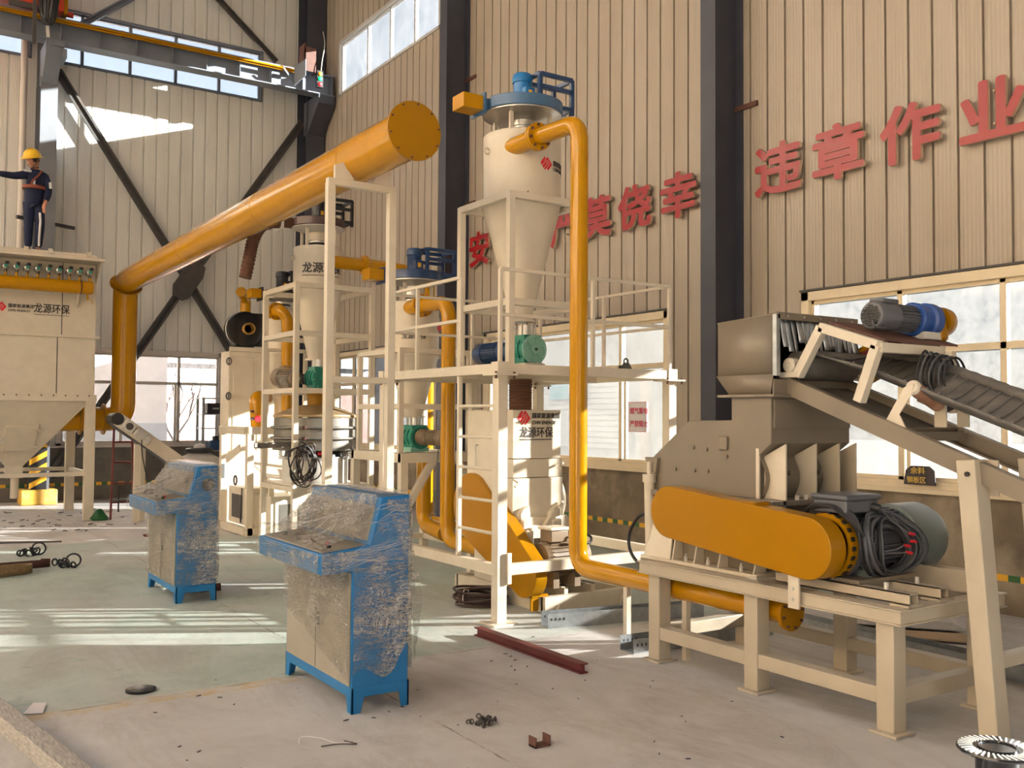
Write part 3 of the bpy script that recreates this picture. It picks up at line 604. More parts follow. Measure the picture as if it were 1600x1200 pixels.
# the slogan: one thing per character
SLOGAN = [('安', 12.62, 'partly hidden left of the cyclone cone'), ('严', 10.42, 'half hidden behind the tall yellow pipe'), ('莫', 9.73, 'first one right of the tall yellow pipe'), ('侥', 8.97, 'second one right of the tall yellow pipe'), ('幸', 8.20, 'last one before the dark wall column'), ('违', 6.72, 'first one right of the dark wall column'), ('章', 5.97, 'second one right of the dark wall column'), ('作', 5.19, 'third one right of the dark wall column'), ('业', 4.42, 'cut by the picture edge at the far end')]
for ch, y, lab in SLOGAN:
    me = text_mesh(ch, 0.56, 0.018, 0.017, 'CENTER')
    o = bpy.data.objects.new('wall_character', me); COL.objects.link(o); o.location = (XR-0.062, y, 3.965)
    M = Matrix(((0, 0, -1), (-1.12, 0, 0), (0, 1, 0)))
    for v in me.vertices: v.co = M @ (v.co-V((0, -0.03, 0)))
    me.materials.clear(); me.materials.append(RED); me.materials.append(LETTERSIDE)
    me.update()
    for p in me.polygons: p.material_index = 0 if abs(p.normal.x) > 0.6 else 1
    o['label'] = 'red wall slogan character %s, %s' % (ch, lab); o['category'] = 'sign letter'; o['group'] = 'red slogan characters on the wall'
    ORG[o.name] = V(o.location)
    for dz in (0.12, 0.40): part('stand_off', B().box(XR-0.046, XR+0.0, y-0.01, y+0.01, 3.965+dz, 3.985+dz), LETTERSIDE, o)

# what shows through the windows
r = root('neighbour_building', (14.2, 18, 0), 'pale neighbouring building with lapped siding seen through the window', 'building')
part('wall', B().box(14.2, 14.5, 12.6, 30, -0.13, 6.0), OUTGREY, r)
b = B()
for k in range(14): b.prism([(14.2, 16.6, 0.9+0.13*k), (14.14, 16.6, 0.9+0.13*k), (14.19, 16.6, 1.03+0.13*k)], (0, 8, 0))
part('siding', b, SIDING, r)
part('outdoor_sign', B().box(14.08, 14.13, 18.0, 19.5, 2.05, 2.6), SIGNBLUE, r, label='blue sign board')
lettering('sign_character', '内', 0.36, SIGNW, (14.075, 18.75, 2.16), (0, -1, 0), (0, 0, 1), r, bold=0.01)
r = root('yard_wall', (4.5, 25.0, 0), 'pale rendered yard wall seen through the back window', 'wall')
part('wall', B().box(-3, 6.15, 25.0, 25.3, -0.13, 5.2), OUTWALL, r); part('base_course', B().box(-3, 6.15, 24.9, 25.0, -0.13, 1.4), OUTGREY, r)
r = root('far_building', (11, 33.0, 0), 'grey blue outbuilding beyond the back window', 'building')
part('wall', B().box(6.0, 16, 34, 34.4, -0.13, 6.5), OUTGREY, r); part('roof_band', B().box(6.0, 16, 33.7, 34.0, 3.4, 4.2), SIDING, r)
part('brick_base', B().box(6.0, 16, 33.8, 34.0, -0.13, 2.4), paint('pinkish_brick', (0.45, 0.30, 0.27), 0.9, var=0.2), r)
t = root('bare_tree', (7.1, 28.0, -0.13), 'bare leafless tree outside the back window', 'tree')
b = B(); rt = random.Random(5)
def grow(p, d, L, rad, lev):
    q = p+d*L; b.tube([p, (p+q)/2+V((rt.uniform(-.05, .05), rt.uniform(-.05, .05), 0)), q], [rad, rad*0.85, rad*0.7], 5)
    if lev < 5:
        for k in range(3 if lev < 3 else 2):
            dd = (d+V((rt.uniform(-.8, .8), rt.uniform(-.8, .8), rt.uniform(-.15, .6)))).normalized(); grow(q, dd, L*rt.uniform(0.6, 0.85), rad*0.62, lev+1)
grow(V((7.1, 28, -0.13)), V((0, 0, 1)), 1.0, 0.06, 0)
part('branches', b, TWIG, t)
# ================================================================== CRUSHER, ITS STAND, MOTOR AND FEED CONVEYOR
def I_motor(r, p, d, R, L, mat, fanmat=None, box=None, feet=None, names=True):
    """electric motor along direction d from p (drive end): finned body, end shields, fan cowl; returns parts"""
    p, d = V(p), V(d).normalized(); x, y = frame_of(d)
    b = B(); b.cyl(p, p+d*(0.10*L), R*0.82, R*0.92); b.cyl(p+d*(0.10*L), p+d*(0.70*L), R*0.86, n=32); part('motor_body', b, mat, r)
    f = B(); n = 26
    for i in range(n):
        a = 2*PI*i/n; rad = x*math.cos(a)+y*math.sin(a)
        f.bar(p+d*(0.12*L)+rad*(R*0.92), p+d*(0.68*L)+rad*(R*0.92), R*0.045, R*0.16, up=rad)
    part('cooling_fins', f, mat, r)
    c = B(); c.lathe(p, [(R*0.90, 0.69*L), (R*1.0, 0.70*L), (R*1.0, 0.95*L), (R*0.9, 1.0*L), (R*0.3, 1.0*L)], d, 36); part('fan_cowl', c, fanmat or mat, r)
    c = B(); c.cyl(p-d*(0.12*L), p, R*0.2); part('shaft', c, STEEL, r)

# ---- stand
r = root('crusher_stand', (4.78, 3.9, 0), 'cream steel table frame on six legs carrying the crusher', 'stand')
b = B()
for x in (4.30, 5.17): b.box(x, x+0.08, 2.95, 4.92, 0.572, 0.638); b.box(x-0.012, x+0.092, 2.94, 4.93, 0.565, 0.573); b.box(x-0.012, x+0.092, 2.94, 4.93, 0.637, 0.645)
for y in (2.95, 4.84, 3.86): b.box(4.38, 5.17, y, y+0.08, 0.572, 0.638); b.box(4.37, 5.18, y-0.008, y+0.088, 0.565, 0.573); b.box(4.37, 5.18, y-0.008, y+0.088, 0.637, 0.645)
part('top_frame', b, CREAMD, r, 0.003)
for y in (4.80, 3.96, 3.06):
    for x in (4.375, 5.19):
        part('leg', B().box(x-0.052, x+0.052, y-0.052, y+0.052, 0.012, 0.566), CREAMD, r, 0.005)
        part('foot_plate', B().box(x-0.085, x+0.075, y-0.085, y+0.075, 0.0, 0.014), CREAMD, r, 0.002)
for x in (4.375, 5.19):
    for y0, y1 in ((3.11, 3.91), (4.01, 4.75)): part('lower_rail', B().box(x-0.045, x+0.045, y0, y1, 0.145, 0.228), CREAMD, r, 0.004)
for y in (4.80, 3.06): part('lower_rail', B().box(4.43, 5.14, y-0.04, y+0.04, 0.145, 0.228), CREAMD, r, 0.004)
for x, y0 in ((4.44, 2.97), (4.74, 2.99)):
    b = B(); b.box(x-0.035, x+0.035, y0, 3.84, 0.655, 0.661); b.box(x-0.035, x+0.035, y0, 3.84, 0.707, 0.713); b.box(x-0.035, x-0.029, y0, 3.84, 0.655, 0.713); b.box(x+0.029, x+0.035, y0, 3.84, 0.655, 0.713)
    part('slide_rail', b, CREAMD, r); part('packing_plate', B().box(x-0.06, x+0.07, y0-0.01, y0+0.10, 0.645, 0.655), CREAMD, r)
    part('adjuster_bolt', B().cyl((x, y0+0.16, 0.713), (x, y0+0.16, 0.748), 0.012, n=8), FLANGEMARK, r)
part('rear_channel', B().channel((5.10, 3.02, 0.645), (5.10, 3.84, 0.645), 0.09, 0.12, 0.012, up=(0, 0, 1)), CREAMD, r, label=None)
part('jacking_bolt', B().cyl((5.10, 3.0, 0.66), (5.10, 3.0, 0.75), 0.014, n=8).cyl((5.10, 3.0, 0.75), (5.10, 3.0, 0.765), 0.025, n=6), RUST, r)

# ---- crusher
r = root('hammer_crusher', (4.86, 4.45, 0.645), 'cream hammer crusher with tall feed chute and long yellow belt guard', 'crusher')
part('base_flange', B().box(4.40, 5.22, 3.98, 5.02, 0.645, 0.668), CREAM, r, 0.003)
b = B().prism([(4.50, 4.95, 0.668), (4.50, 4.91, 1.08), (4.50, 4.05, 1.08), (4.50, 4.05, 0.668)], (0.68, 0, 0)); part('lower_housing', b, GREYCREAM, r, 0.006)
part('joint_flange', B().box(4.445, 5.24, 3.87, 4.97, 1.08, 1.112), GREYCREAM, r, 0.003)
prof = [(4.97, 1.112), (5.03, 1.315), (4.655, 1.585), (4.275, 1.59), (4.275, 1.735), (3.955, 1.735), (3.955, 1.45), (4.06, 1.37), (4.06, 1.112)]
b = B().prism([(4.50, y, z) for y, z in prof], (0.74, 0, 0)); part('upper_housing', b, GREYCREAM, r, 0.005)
part('chute_panel', B().box(4.52, 5.235, 3.944, 3.956, 1.545, 1.72), GREYCREAM, r, 0.003)
for x in (4.505, 4.565, 4.84, 5.06, 5.225):
    pr = [(4.065, 1.37), (3.895, 1.45), (3.895, 1.112), (4.065, 1.112)]
    if x == 4.505: pr = [(4.075, 1.42), (4.05, 1.42), (4.05, 1.112), (4.075, 1.112)]
    part('stiffener_fin', B().prism([(x-0.007, y, z) for y, z in pr], (0.014, 0, 0)), CREAM, r, 0.002)
b = B()
for k in range(9):
    t0, t1 = k/9, (k+1)/9
    f = lambda t: (4.06-0.045*math.sin(PI*t), 1.115+0.24*t)
    (ya, za), (yb, zb) = f(t0), f(t1)
    b.add([(4.52, ya, za), (5.22, ya, za), (5.22, yb, zb), (4.52, yb, zb)], [(0, 1, 2, 3)])
part('rotor_casing_bulge', b, GREYCREAM, r)
for y, top in ((4.72, 1.0), (4.52, 0.95), (4.31, 0.92), (4.02, 0.86)):
    part('gusset', B().prism([(4.412, y-0.006, 0.668), (4.475, y-0.006, top), (4.52, y-0.006, top), (4.52, y-0.006, 0.668)], (0, 0.012, 0)), CREAM, r, 0.002)
b = B().prism([(4.41, 4.74, 0.668), (4.41, 5.0, 0.668), (4.47, 4.93, 0.98), (4.47, 4.76, 0.98)], (0.012, 0, 0)); part('end_gusset', b, CREAM, r)
for y, z in ((4.61, 1.41), (4.49, 1.40), (4.32, 1.36), (4.78, 1.26), (4.60, 1.26), (4.48, 1.26)):
    part('liner_bolt', B().cyl((4.502, y, z), (4.488, y, z), 0.014, n=6), GREYCREAM, r)
for y in (4.83, 4.62, 4.42, 4.14): part('anchor_bolt', B().cyl((4.44, y, 0.668), (4.44, y, 0.70), 0.012, n=6).cyl((4.44, y, 0.70), (4.44, y, 0.718), 0.007, n=8), FLANGEMARK, r)
for x in (4.66, 4.74, 4.95): part('anchor_bolt', B().cyl((x, 3.895, 1.112), (x, 3.895, 1.14), 0.013, n=6), FLANGEMARK, r)
for x, z in ((4.68, 1.27), (4.95, 1.27)): part('liner_bolt', B().cyl((x, 3.99, z), (x, 3.95, z), 0.016, n=6), GREYCREAM, r)
b = B(); hp = [(4.38, 1.42), (4.38, 1.49), (4.36, 1.50), (4.33, 1.50), (4.31, 1.49), (4.31, 1.40)]
part('lifting_bracket', B().box(4.478, 4.502, 4.30, 4.37, 1.40, 1.49), GREYCREAM, r, 0.008)
# hydraulic lid cylinder at the left end
part('cylinder_lug', B().prism([(4.47, 5.06, 1.33), (4.47, 4.93, 1.33), (4.47, 4.95, 1.22), (4.47, 5.02, 1.24)], (0.05, 0, 0)), GREYCREAM, r, 0.004)
part('lid_cylinder', B().cyl((4.46, 5.0, 1.20), (4.46, 4.985, 0.72), 0.036).cyl((4.46, 5.0, 1.30), (4.46, 5.0, 1.20), 0.018), CREAM, r)
part('cylinder_cap', B().cyl((4.46, 5.0, 1.215), (4.46, 5.0, 1.16), 0.046), CREAM, r)
# feed hopper
b = B(); zt = 2.225
for quad in ([(4.50, 4.40, 2.205), (4.50, 3.93, 2.23), (4.50, 3.93, 1.87), (4.50, 4.40, 1.87)], [(4.50, 4.40, 1.87), (4.50, 3.93, 1.87), (4.50, 3.955, 1.745), (4.50, 4.285, 1.745)],
             [(4.50, 4.40, 2.205), (5.25, 4.40, 2.205), (5.25, 4.40, 1.87), (4.50, 4.40, 1.87)], [(4.50, 4.40, 1.87), (5.25, 4.40, 1.87), (5.25, 4.285, 1.745), (4.50, 4.285, 1.745)],
             [(5.25, 4.40, 2.205), (5.25, 3.93, 2.23), (5.25, 3.93, 1.87), (5.25, 4.40, 1.87)], [(5.25, 4.40, 1.87), (5.25, 3.93, 1.87), (5.25, 3.955, 1.745), (5.25, 4.285, 1.745)],
             [(4.50, 4.40, 2.205), (5.25, 4.40, 2.205), (5.25, 3.93, 2.23), (4.50, 3.93, 2.23)]):
    b.add(quad, [(0, 1, 2, 3)])
b.box(4.50, 5.25, 3.93, 3.942, 1.75, 1.84)
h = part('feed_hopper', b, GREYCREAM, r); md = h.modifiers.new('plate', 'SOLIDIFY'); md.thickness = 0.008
part('hopper_flange', B().box(4.46, 5.28, 3.90, 4.36, 1.733, 1.749), GREYCREAM, r, 0.002)
part('opening_strip', B().box(4.488, 4.52, 3.90, 3.93, 1.86, 2.23), GALV, r)
part('curtain_clamp_bar', B().box(4.50, 5.26, 3.90, 3.925, 2.20, 2.245), GREYCREAM, r, 0.003)
for k in range(5): part('clamp_bolt', B().cyl((4.58+0.15*k, 3.90, 2.222), (4.58+0.15*k, 3.89, 2.222), 0.009, n=6), STEEL, r)
rk = random.Random(3)
for k in range(15):
    x = 4.56+0.047*k; L = 0.17+rk.uniform(-0.02, 0.04)+0.02*math.sin(k*1.3); w = 0.021; c = B(); tw = rk.uniform(-0.5, 0.5)
    pts = []
    for j in range(7):
        t = j/6; sw = 0.007*math.sin(t*3+k); a = tw*t; dx, dy = w*math.cos(a), w*math.sin(a)
        pts.append(((x+sw*0.5-dx, 3.915-0.03*t+dy+sw, 2.20-L*t), (x+sw*0.5+dx, 3.915-0.03*t-dy+sw, 2.20-L*t)))
    vs = [q for p in pts for q in p]; c.add(vs, [(2*j, 2*j+1, 2*j+3, 2*j+2) for j in range(6)])
    o = part('curtain_strip', c, GALV, r); md = o.modifiers.new('s', 'SOLIDIFY'); md.thickness = 0.004
# belt guard
def stadium(c1, r1, c2, r2, x, n=14):
    (y1, z1), (y2, z2) = c1, c2; a = math.atan2(z2-z1, y2-y1); pts = []
    for k in range(n+1): t = a+PI/2+PI*k/n; pts.append((x, y1+r1*math.cos(t), z1+r1*math.sin(t)))
    for k in range(n+1): t = a-PI/2+PI*k/n; pts.append((x, y2+r2*math.cos(t), z2+r2*math.sin(t)))
    return pts
g = part('belt_guard', B().prism(stadium((4.585, 1.0), 0.165, (3.50, 0.895), 0.172, 4.25), (0.13, 0, 0)), YELLOWM, r, 0.006, angle=30)
part('guard_hatch_rim', B().box(4.26, 4.37, 3.86, 4.04, 1.095, 1.115).box(4.26, 4.37, 3.855, 3.865, 1.06, 1.115), YELLOWM, g)
part('guard_bracket', B().box(4.38, 4.50, 3.84, 3.87, 1.09, 1.115).box(4.47, 4.50, 3.84, 3.87, 1.0, 1.115), STEEL, r)
part('guard_strut', B().box(4.268, 4.284, 3.56, 3.635, 0.55, 0.80), CREAM, r, 0.002); part('strut_bolt', B().cyl((4.268, 3.60, 0.66), (4.258, 3.60, 0.66), 0.01, n=6), FLANGEMARK, r); part('strut_bolt', B().cyl((4.268, 3.60, 0.60), (4.258, 3.60, 0.60), 0.01, n=6), FLANGEMARK, r)
# ---- crusher motor
r = root('crusher_motor', (4.9, 3.5, 0.713), 'large grey electric motor with black cables wound over it', 'motor')
p0 = V((4.45, 3.5, 0.90)); dd = V((1, 0, 0))
b = B().cyl(p0, p0+dd*0.06, 0.17, 0.185); b.cyl(p0+dd*0.06, p0+dd*0.52, 0.165, n=36); part('motor_body', b, MOTORD, r)
b = B()
for i in range(34):
    a = 2*PI*i/34; rad = V((0, math.cos(a), math.sin(a))); b.bar(p0+dd*0.07+rad*0.175, p0+dd*0.52+rad*0.175, 0.007, 0.03, up=rad)
part('cooling_fins', b, MOTORD, r)
part('fan_cowl', B().lathe(p0, [(0.188, 0.53), (0.205, 0.54), (0.205, 0.80), (0.18, 0.86), (0.05, 0.86)], dd, 44), MOTOR, r)
part('motor_flange', B().lathe(p0, [(0.180, -0.03), (0.180, 0.02), (0.15, 0.021), (0.15, -0.03)], dd, 40), YELLOWM, r)
b = B()
for i in range(22):
    a = 2*PI*i/22; q = p0+V((-0.02, 0.181*math.cos(a), 0.181*math.sin(a))); t = V((0, -math.sin(a), math.cos(a))); b.bar(q-t*0.012, q+t*0.012, 0.03, 0.006, up=V((0, math.cos(a), math.sin(a))))
part('flange_slots', b, BLACK, r)
for y in (3.34, 3.62):
    part('motor_foot', B().prism([(4.56, y-0.02, 0.735), (4.56, y+0.06, 0.735), (4.56, 3.5+(y-3.5)*0.75, 0.84)], (0.03, 0, 0)).prism([(4.84, y-0.02, 0.735), (4.84, y+0.06, 0.735), (4.84, 3.5+(y-3.5)*0.75, 0.84)], (0.03, 0, 0)), MOTOR, r)
part('foot_plate', B().box(4.42, 4.92, 3.28, 3.72, 0.713, 0.735), GREYCREAM, r, 0.003)
t = part('terminal_box', B().box(4.42, 4.70, 3.36, 3.58, 1.085, 1.155), MOTORD, r, 0.008); part('box_lid', B().box(4.405, 4.715, 3.345, 3.595, 1.155, 1.185), MOTORD, t, 0.012)
part('cable_gland', B().cyl((4.64, 3.36, 1.115), (4.66, 3.32, 1.105), 0.024), BLACK, t); part('cable_gland', B().cyl((4.70, 3.42, 1.12), (4.73, 3.40, 1.11), 0.02), BLACK, t)
part('box_neck', B().box(4.50, 4.66, 3.44, 3.56, 1.04, 1.09), MOTORD, r)
rk = random.Random(11)
def hug(x, z, off): return V((x, 3.5-math.sqrt(max(0.204**2-(z-0.90)**2, 0.0004))-off, z))
for k in range(15):
    a, bb = rk.uniform(0.14, 0.25), rk.uniform(0.12, 0.175); cx, cz = 4.70+rk.uniform(-.04, .05), 0.915+rk.uniform(-.03, .01); rr = 0.011 if k < 7 else 0.007
    pts = [hug(cx+a*math.cos(t+0.5), cz+bb*math.sin(t+0.5)-0.25*a*math.cos(t+.5)*0.5, 0.012+0.008*(k % 5)+0.015*max(0, -math.sin(t))) for t in [2*PI*j/16 for j in range(16)]]
    part('cable_loop', B().tube(spline(pts, 3, True), rr, 7, closed=True), GREYCABLE if k % 3 else BLACK, r)
for k in range(6):
    z = 1.04+0.012*k; pts = [hug(4.50+0.01*k, 0.86+0.02*k, 0.02), hug(4.46, 0.98, 0.025), (4.42+0.005*k, 3.40-0.01*k, 1.09), (4.40, 3.46+0.01*k, 1.125), (4.41, 3.60, 1.10), (4.45, 3.66, 1.03)]
    part('cable_loop', B().tube(spline(pts, 5), 0.012, 7), BLACK, r)
for (x, z), (x1, z1) in (((4.66, 1.10), (4.80, 0.97)), ((4.72, 1.10), (4.80, 0.93)), ((4.60, 0.87), (4.74, 0.91)), ((4.60, 0.87), (4.76, 0.87))):
    part('lead_wire', B().tube(spline([(x, 3.31, z), hug((x+x1)/2, (z+z1)/2, 0.06), hug(x1, z1, 0.07)], 5), 0.005, 6), GREYCABLE, r)
    q = hug(x1, z1, 0.07); part('red_lug', B().cyl(q, q+V((0.045, -0.004, -0.008)), 0.0085, n=8), LOGORED, r, label='red cable lug')
# ---- hydraulic hose
b = B().tube(spline([(4.58, 5.12, 0.93), (4.58, 5.24, 0.90), (4.58, 5.34, 0.78), (4.58, 5.345, 0.66), (4.58, 5.26, 0.57), (4.58, 5.10, 0.52), (4.58, 4.99, 0.52)], 6), 0.012, 8)
thing('hydraulic_hose', b, BLACK, 'black hose looped out from the left end of the crusher', 'hose')

# ---- feed conveyor
TH = math.atan(0.382); dy, dz = -math.cos(TH), -math.sin(TH); CD = V((0, dy, dz)); CN = V((0, -dz*-1, 0)); CN = V((0, dz, -dy))
r = root('belt_conveyor', (4.9, 2.7, 0), 'inclined cream belt conveyor rising from the lower right into the crusher hopper', 'conveyor')
def on(x, s, h=0.0): return V((x, 4.02, 1.835))+CD*s+CN*h*1.0+V((x-x, 0, 0))
def P3(x, s, h): q = V((0, 4.02, 1.835))+CD*s+CN*h; return V((x, q.y, q.z))
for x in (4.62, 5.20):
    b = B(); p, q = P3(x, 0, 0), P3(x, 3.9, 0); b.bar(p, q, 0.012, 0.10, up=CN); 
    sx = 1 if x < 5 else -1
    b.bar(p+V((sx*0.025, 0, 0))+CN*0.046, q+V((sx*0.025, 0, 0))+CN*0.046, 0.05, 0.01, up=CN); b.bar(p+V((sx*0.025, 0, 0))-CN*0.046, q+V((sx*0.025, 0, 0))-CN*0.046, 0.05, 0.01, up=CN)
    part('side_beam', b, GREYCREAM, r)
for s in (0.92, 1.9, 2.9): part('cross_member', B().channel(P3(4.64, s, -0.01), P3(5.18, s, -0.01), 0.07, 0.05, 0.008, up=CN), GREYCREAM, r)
part('return_pan', B().bar(P3(4.91, 0.12, 0.0), P3(4.91, 0.80, 0.0), 0.50, 0.006, up=CN), BELT, r)
HP = V((4.91, 3.90, 1.925))
part('head_pulley', B().cyl((4.67, HP.y, HP.z), (5.15, HP.y, HP.z), 0.088, n=40), BELT, r)
for x0, x1 in ((4.585, 4.655), (5.165, 5.235)):
    k = part('pulley_bearing', B().lathe((x0, HP.y, HP.z), [(0.016, 0), (0.018, 0.004), (0.040, 0.006), (0.045, 0.012), (0.045, x1-x0)], (1, 0, 0), 28), CREAM, r)
    part('bearing_base', B().box(x0+0.005, x1, HP.y-0.07, HP.y+0.07, HP.z-0.075, HP.z-0.04), CREAM, r, 0.004)
# troughed belt with cleats
def belt_h(u): return 0.075*abs(u)**1.6 if u < 0 else 0.12*abs(u)**1.5
def BP(u, s):
    q = HP+CN*0.095+CD*s; w = min(1.0, s/0.5); return V((4.91+0.235*u, q.y, q.z))+CN*(belt_h(u)*w)-CN*(0.02*w)
ns, nu = 46, 12; vs = []; fs = []
for i in range(ns+1):
    for j in range(nu+1): vs.append(BP(-1+2*j/nu, 3.7*i/ns))
for i in range(ns):
    for j in range(nu): a = i*(nu+1)+j; fs.append((a, a+1, a+nu+2, a+nu+1))
bt = part('belt', B().add(vs, fs), BELT, r); md = bt.modifiers.new('t', 'SOLIDIFY'); md.thickness = 0.012; md.offset = 0
b = B()
for i in range(2, 50):
    s = 0.07*i+0.02; pts = [BP(-0.98+1.96*j/8, s)+CN*0.012 for j in range(9)]; b.tube(pts, 0.005, 5)
part('belt_cleats', b, BELT, bt)
b = B()
vs = []; fs = []
for i in range(80):
    s = 0.15+3.5*i/79; o = 0.010*(1 if i % 2 else -1); q = BP(1.0, s); vs += [q+V((o, 0, 0))+CN*0.0, q+V((o+0.02, 0, 0))+CN*0.055]
fs = [(2*i, 2*i+1, 2*i+3, 2*i+2) for i in range(79)]
o = part('side_skirt', B().add(vs, fs), BELT, bt); md = o.modifiers.new('t', 'SOLIDIFY'); md.thickness = 0.006
# idler roller with bracket
k = part('trough_roller', B().cyl((4.67, 3.12, 1.775), (4.93, 3.14, 1.685), 0.040, n=24), paint('worn_red_roller', (0.42, 0.20, 0.12), 0.5, var=0.3, dirt=(0.5, 0.42, 0.32), dirt_amt=0.7), r)
part('roller_cap', B().lathe((4.663, 3.12, 1.778), [(0.012, -0.006), (0.034, -0.004), (0.042, 0.008), (0.042, 0.02)], (0.94, 0.07, -0.32), 24), CREAM, k)
part('trough_roller', B().cyl((4.96, 3.14, 1.665), (5.16, 3.13, 1.73), 0.038, n=24), BLACK, r)
part('roller_bracket', B().prism([(4.648, 3.16, 1.775), (4.648, 3.10, 1.795), (4.648, 3.11, 1.74), (4.648, 3.19, 1.63), (4.648, 3.15, 1.555), (4.648, 3.27, 1.60), (4.648, 3.22, 1.68)], (0.010, 0, 0)), CREAM, r, 0.002)
for x in (4.95, 5.17): part('roller_bracket', B().box(x-0.006, x+0.006, 3.10, 3.17, 1.56, 1.69), CREAM, r)
# portal frame over the head carrying the drive
def bar(name, p, q, w=0.055, h=0.055, m=CREAM, pr=None): return part(name, B().bar(p, q, w, h), m, pr or r, 0.003)
for x in (4.62, 5.22):
    bar('portal_post', (x, 3.85, 1.86), (x, 3.67, 2.14)); bar('portal_post', (x, 3.42, 1.70), (x, 3.30, 2.01)); bar('portal_rail', (x, 3.68, 2.14), (x, 3.29, 2.01))
bar('portal_rail', (4.62, 3.30, 2.0), (5.22, 3.30, 2.0)); bar('portal_rail', (4.62, 3.67, 2.13), (5.22, 3.67, 2.13)); bar('portal_post', (5.22, 3.22, 1.64), (5.22, 3.24, 2.0), 0.045, 0.045)
part('drive_plate', B().add([(4.66, 3.66, 2.165), (5.36, 3.66, 2.165), (5.36, 3.28, 2.035), (4.66, 3.28, 2.035), (4.66, 3.66, 2.177), (5.36, 3.66, 2.177), (5.36, 3.28, 2.047), (4.66, 3.28, 2.047)], [(0, 1, 2, 3), (4, 5, 6, 7), (0, 1, 5, 4), (1, 2, 6, 5), (2, 3, 7, 6), (3, 0, 4, 7)]), RUST, r)
part('chain_guard', B().prism([(5.275, 4.0, 1.86), (5.275, 3.86, 1.83), (5.275, 3.33, 2.08), (5.275, 3.36, 2.28), (5.275, 3.48, 2.28), (5.275, 4.0, 2.02)], (0.09, 0, 0)), YELLOWM, r, 0.02)
part('chain_guard_back', B().prism([(5.268, 3.98, 1.87), (5.268, 3.87, 1.85), (5.268, 3.36, 2.09), (5.268, 3.38, 2.2), (5.268, 3.98, 2.0)], (0.006, 0, 0)), REDOX, r)
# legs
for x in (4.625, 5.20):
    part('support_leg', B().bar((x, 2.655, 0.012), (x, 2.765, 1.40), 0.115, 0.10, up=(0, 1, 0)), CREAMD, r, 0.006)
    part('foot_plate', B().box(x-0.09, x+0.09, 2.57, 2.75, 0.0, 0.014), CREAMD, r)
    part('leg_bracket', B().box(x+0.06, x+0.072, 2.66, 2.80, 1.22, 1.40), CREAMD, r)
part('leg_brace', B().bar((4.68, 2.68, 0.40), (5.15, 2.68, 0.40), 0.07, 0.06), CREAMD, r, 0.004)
part('leg_bolt', B().cyl((4.567, 2.75, 1.33), (4.556, 2.75, 1.33), 0.013, n=8), BLACK, r)
# drive motor sitting on the plate
r = root('geared_motor', (5.05, 3.42, 2.11), 'grey and blue geared motor with yellow coupling cover on top of the conveyor', 'motor')
p0, dd = V((5.12, 3.42, 2.195)), V((-1, 0, 0))
b = B().cyl(p0, p0+dd*0.20, 0.068, n=32); part('motor_body', b, MOTORD, r)
b = B()
for i in range(24):
    a = 2*PI*i/24; rad = V((0, math.cos(a), math.sin(a))); b.bar(p0+dd*0.02+rad*0.073, p0+dd*0.21+rad*0.073, 0.004, 0.016, up=rad)
part('cooling_fins', b, MOTORD, r)
c = part('fan_cowl', B().lathe(p0, [(0.075, 0.21), (0.084, 0.212), (0.084, 0.37), (0.075, 0.385), (0.062, 0.388)], dd, 36), MOTORD, r)
b = B()
for i in range(-5, 6):
    for j in range(-5, 6):
        if i*i+j*j < 27: y, z = 3.42+0.0115*i+(0.0055 if j % 2 else 0), 2.195+0.0115*j; b.box(p0.x-0.392, p0.x-0.387, y-0.004, y+0.004, z-0.004, z+0.004)
part('fan_grille', b, BLACKG, c)
part('terminal_box', B().box(4.78, 4.92, 3.37, 3.47, 2.27, 2.295), MOTORD, r, 0.006)
part('gear_casing', B().lathe((5.10, 3.42, 2.195), [(0.09, 0.0), (0.10, 0.01), (0.10, 0.05), (0.085, 0.06), (0.088, 0.12), (0.105, 0.13), (0.105, 0.19), (0.07, 0.22), (0.04, 0.25)], (1, 0, 0), 32), paint('gearbox_blue', (0.02, 0.075, 0.30), 0.35), r)
part('gear_foot', B().box(5.12, 5.30, 3.34, 3.50, 2.075, 2.12), FLANGEMARK, r, 0.004)
part('coupling_cover', B().lathe((5.37, 3.42, 2.195), [(0.09, 0), (0.092, 0.03), (0.085, 0.08), (0.05, 0.13), (0.01, 0.145)], (1, 0, 0), 32), YELLOWM, r)
part('supply_cord', B().tube(spline([(4.80, 3.37, 2.13), (4.74, 3.36, 2.12), (4.70, 3.38, 2.13), (4.72, 3.40, 2.16)], 5), 0.006, 6), GREYCABLE, r)
# coil of cable hung on the portal
r = root('hanging_cable_coil', (5.0, 3.22, 1.75), 'loose coil of grey and black cable hung over the conveyor rail', 'cable coil')
rk = random.Random(4)
for k in range(7):
    cx, cz, a, bb = 4.95+0.035*k, 1.875-0.010*k, 0.07+0.017*k, 0.125+0.006*k; tilt = 0.4+0.09*k
    pts = []
    for j in range(16):
        t = 2*PI*j/16; xx, zz = a*math.cos(t), bb*math.sin(t); pts.append((cx+xx*math.cos(tilt)+zz*math.sin(tilt)*0.5, 3.235-0.012*k+0.01*math.sin(2*t), cz-xx*math.sin(tilt)*0.75+zz*math.cos(tilt)))
    part('cable_loop', B().tube(spline(pts, 3, True), 0.007, 6, closed=True), GREYCABLE if k % 2 else BLACK, r)
part('cable_tail', B().tube(spline([(5.06, 3.22, 1.88), (5.22, 3.18, 1.83), (5.36, 3.14, 1.74), (5.30, 3.12, 1.70), (5.15, 3.15, 1.72)], 6), 0.007, 6), GREYCABLE, r)

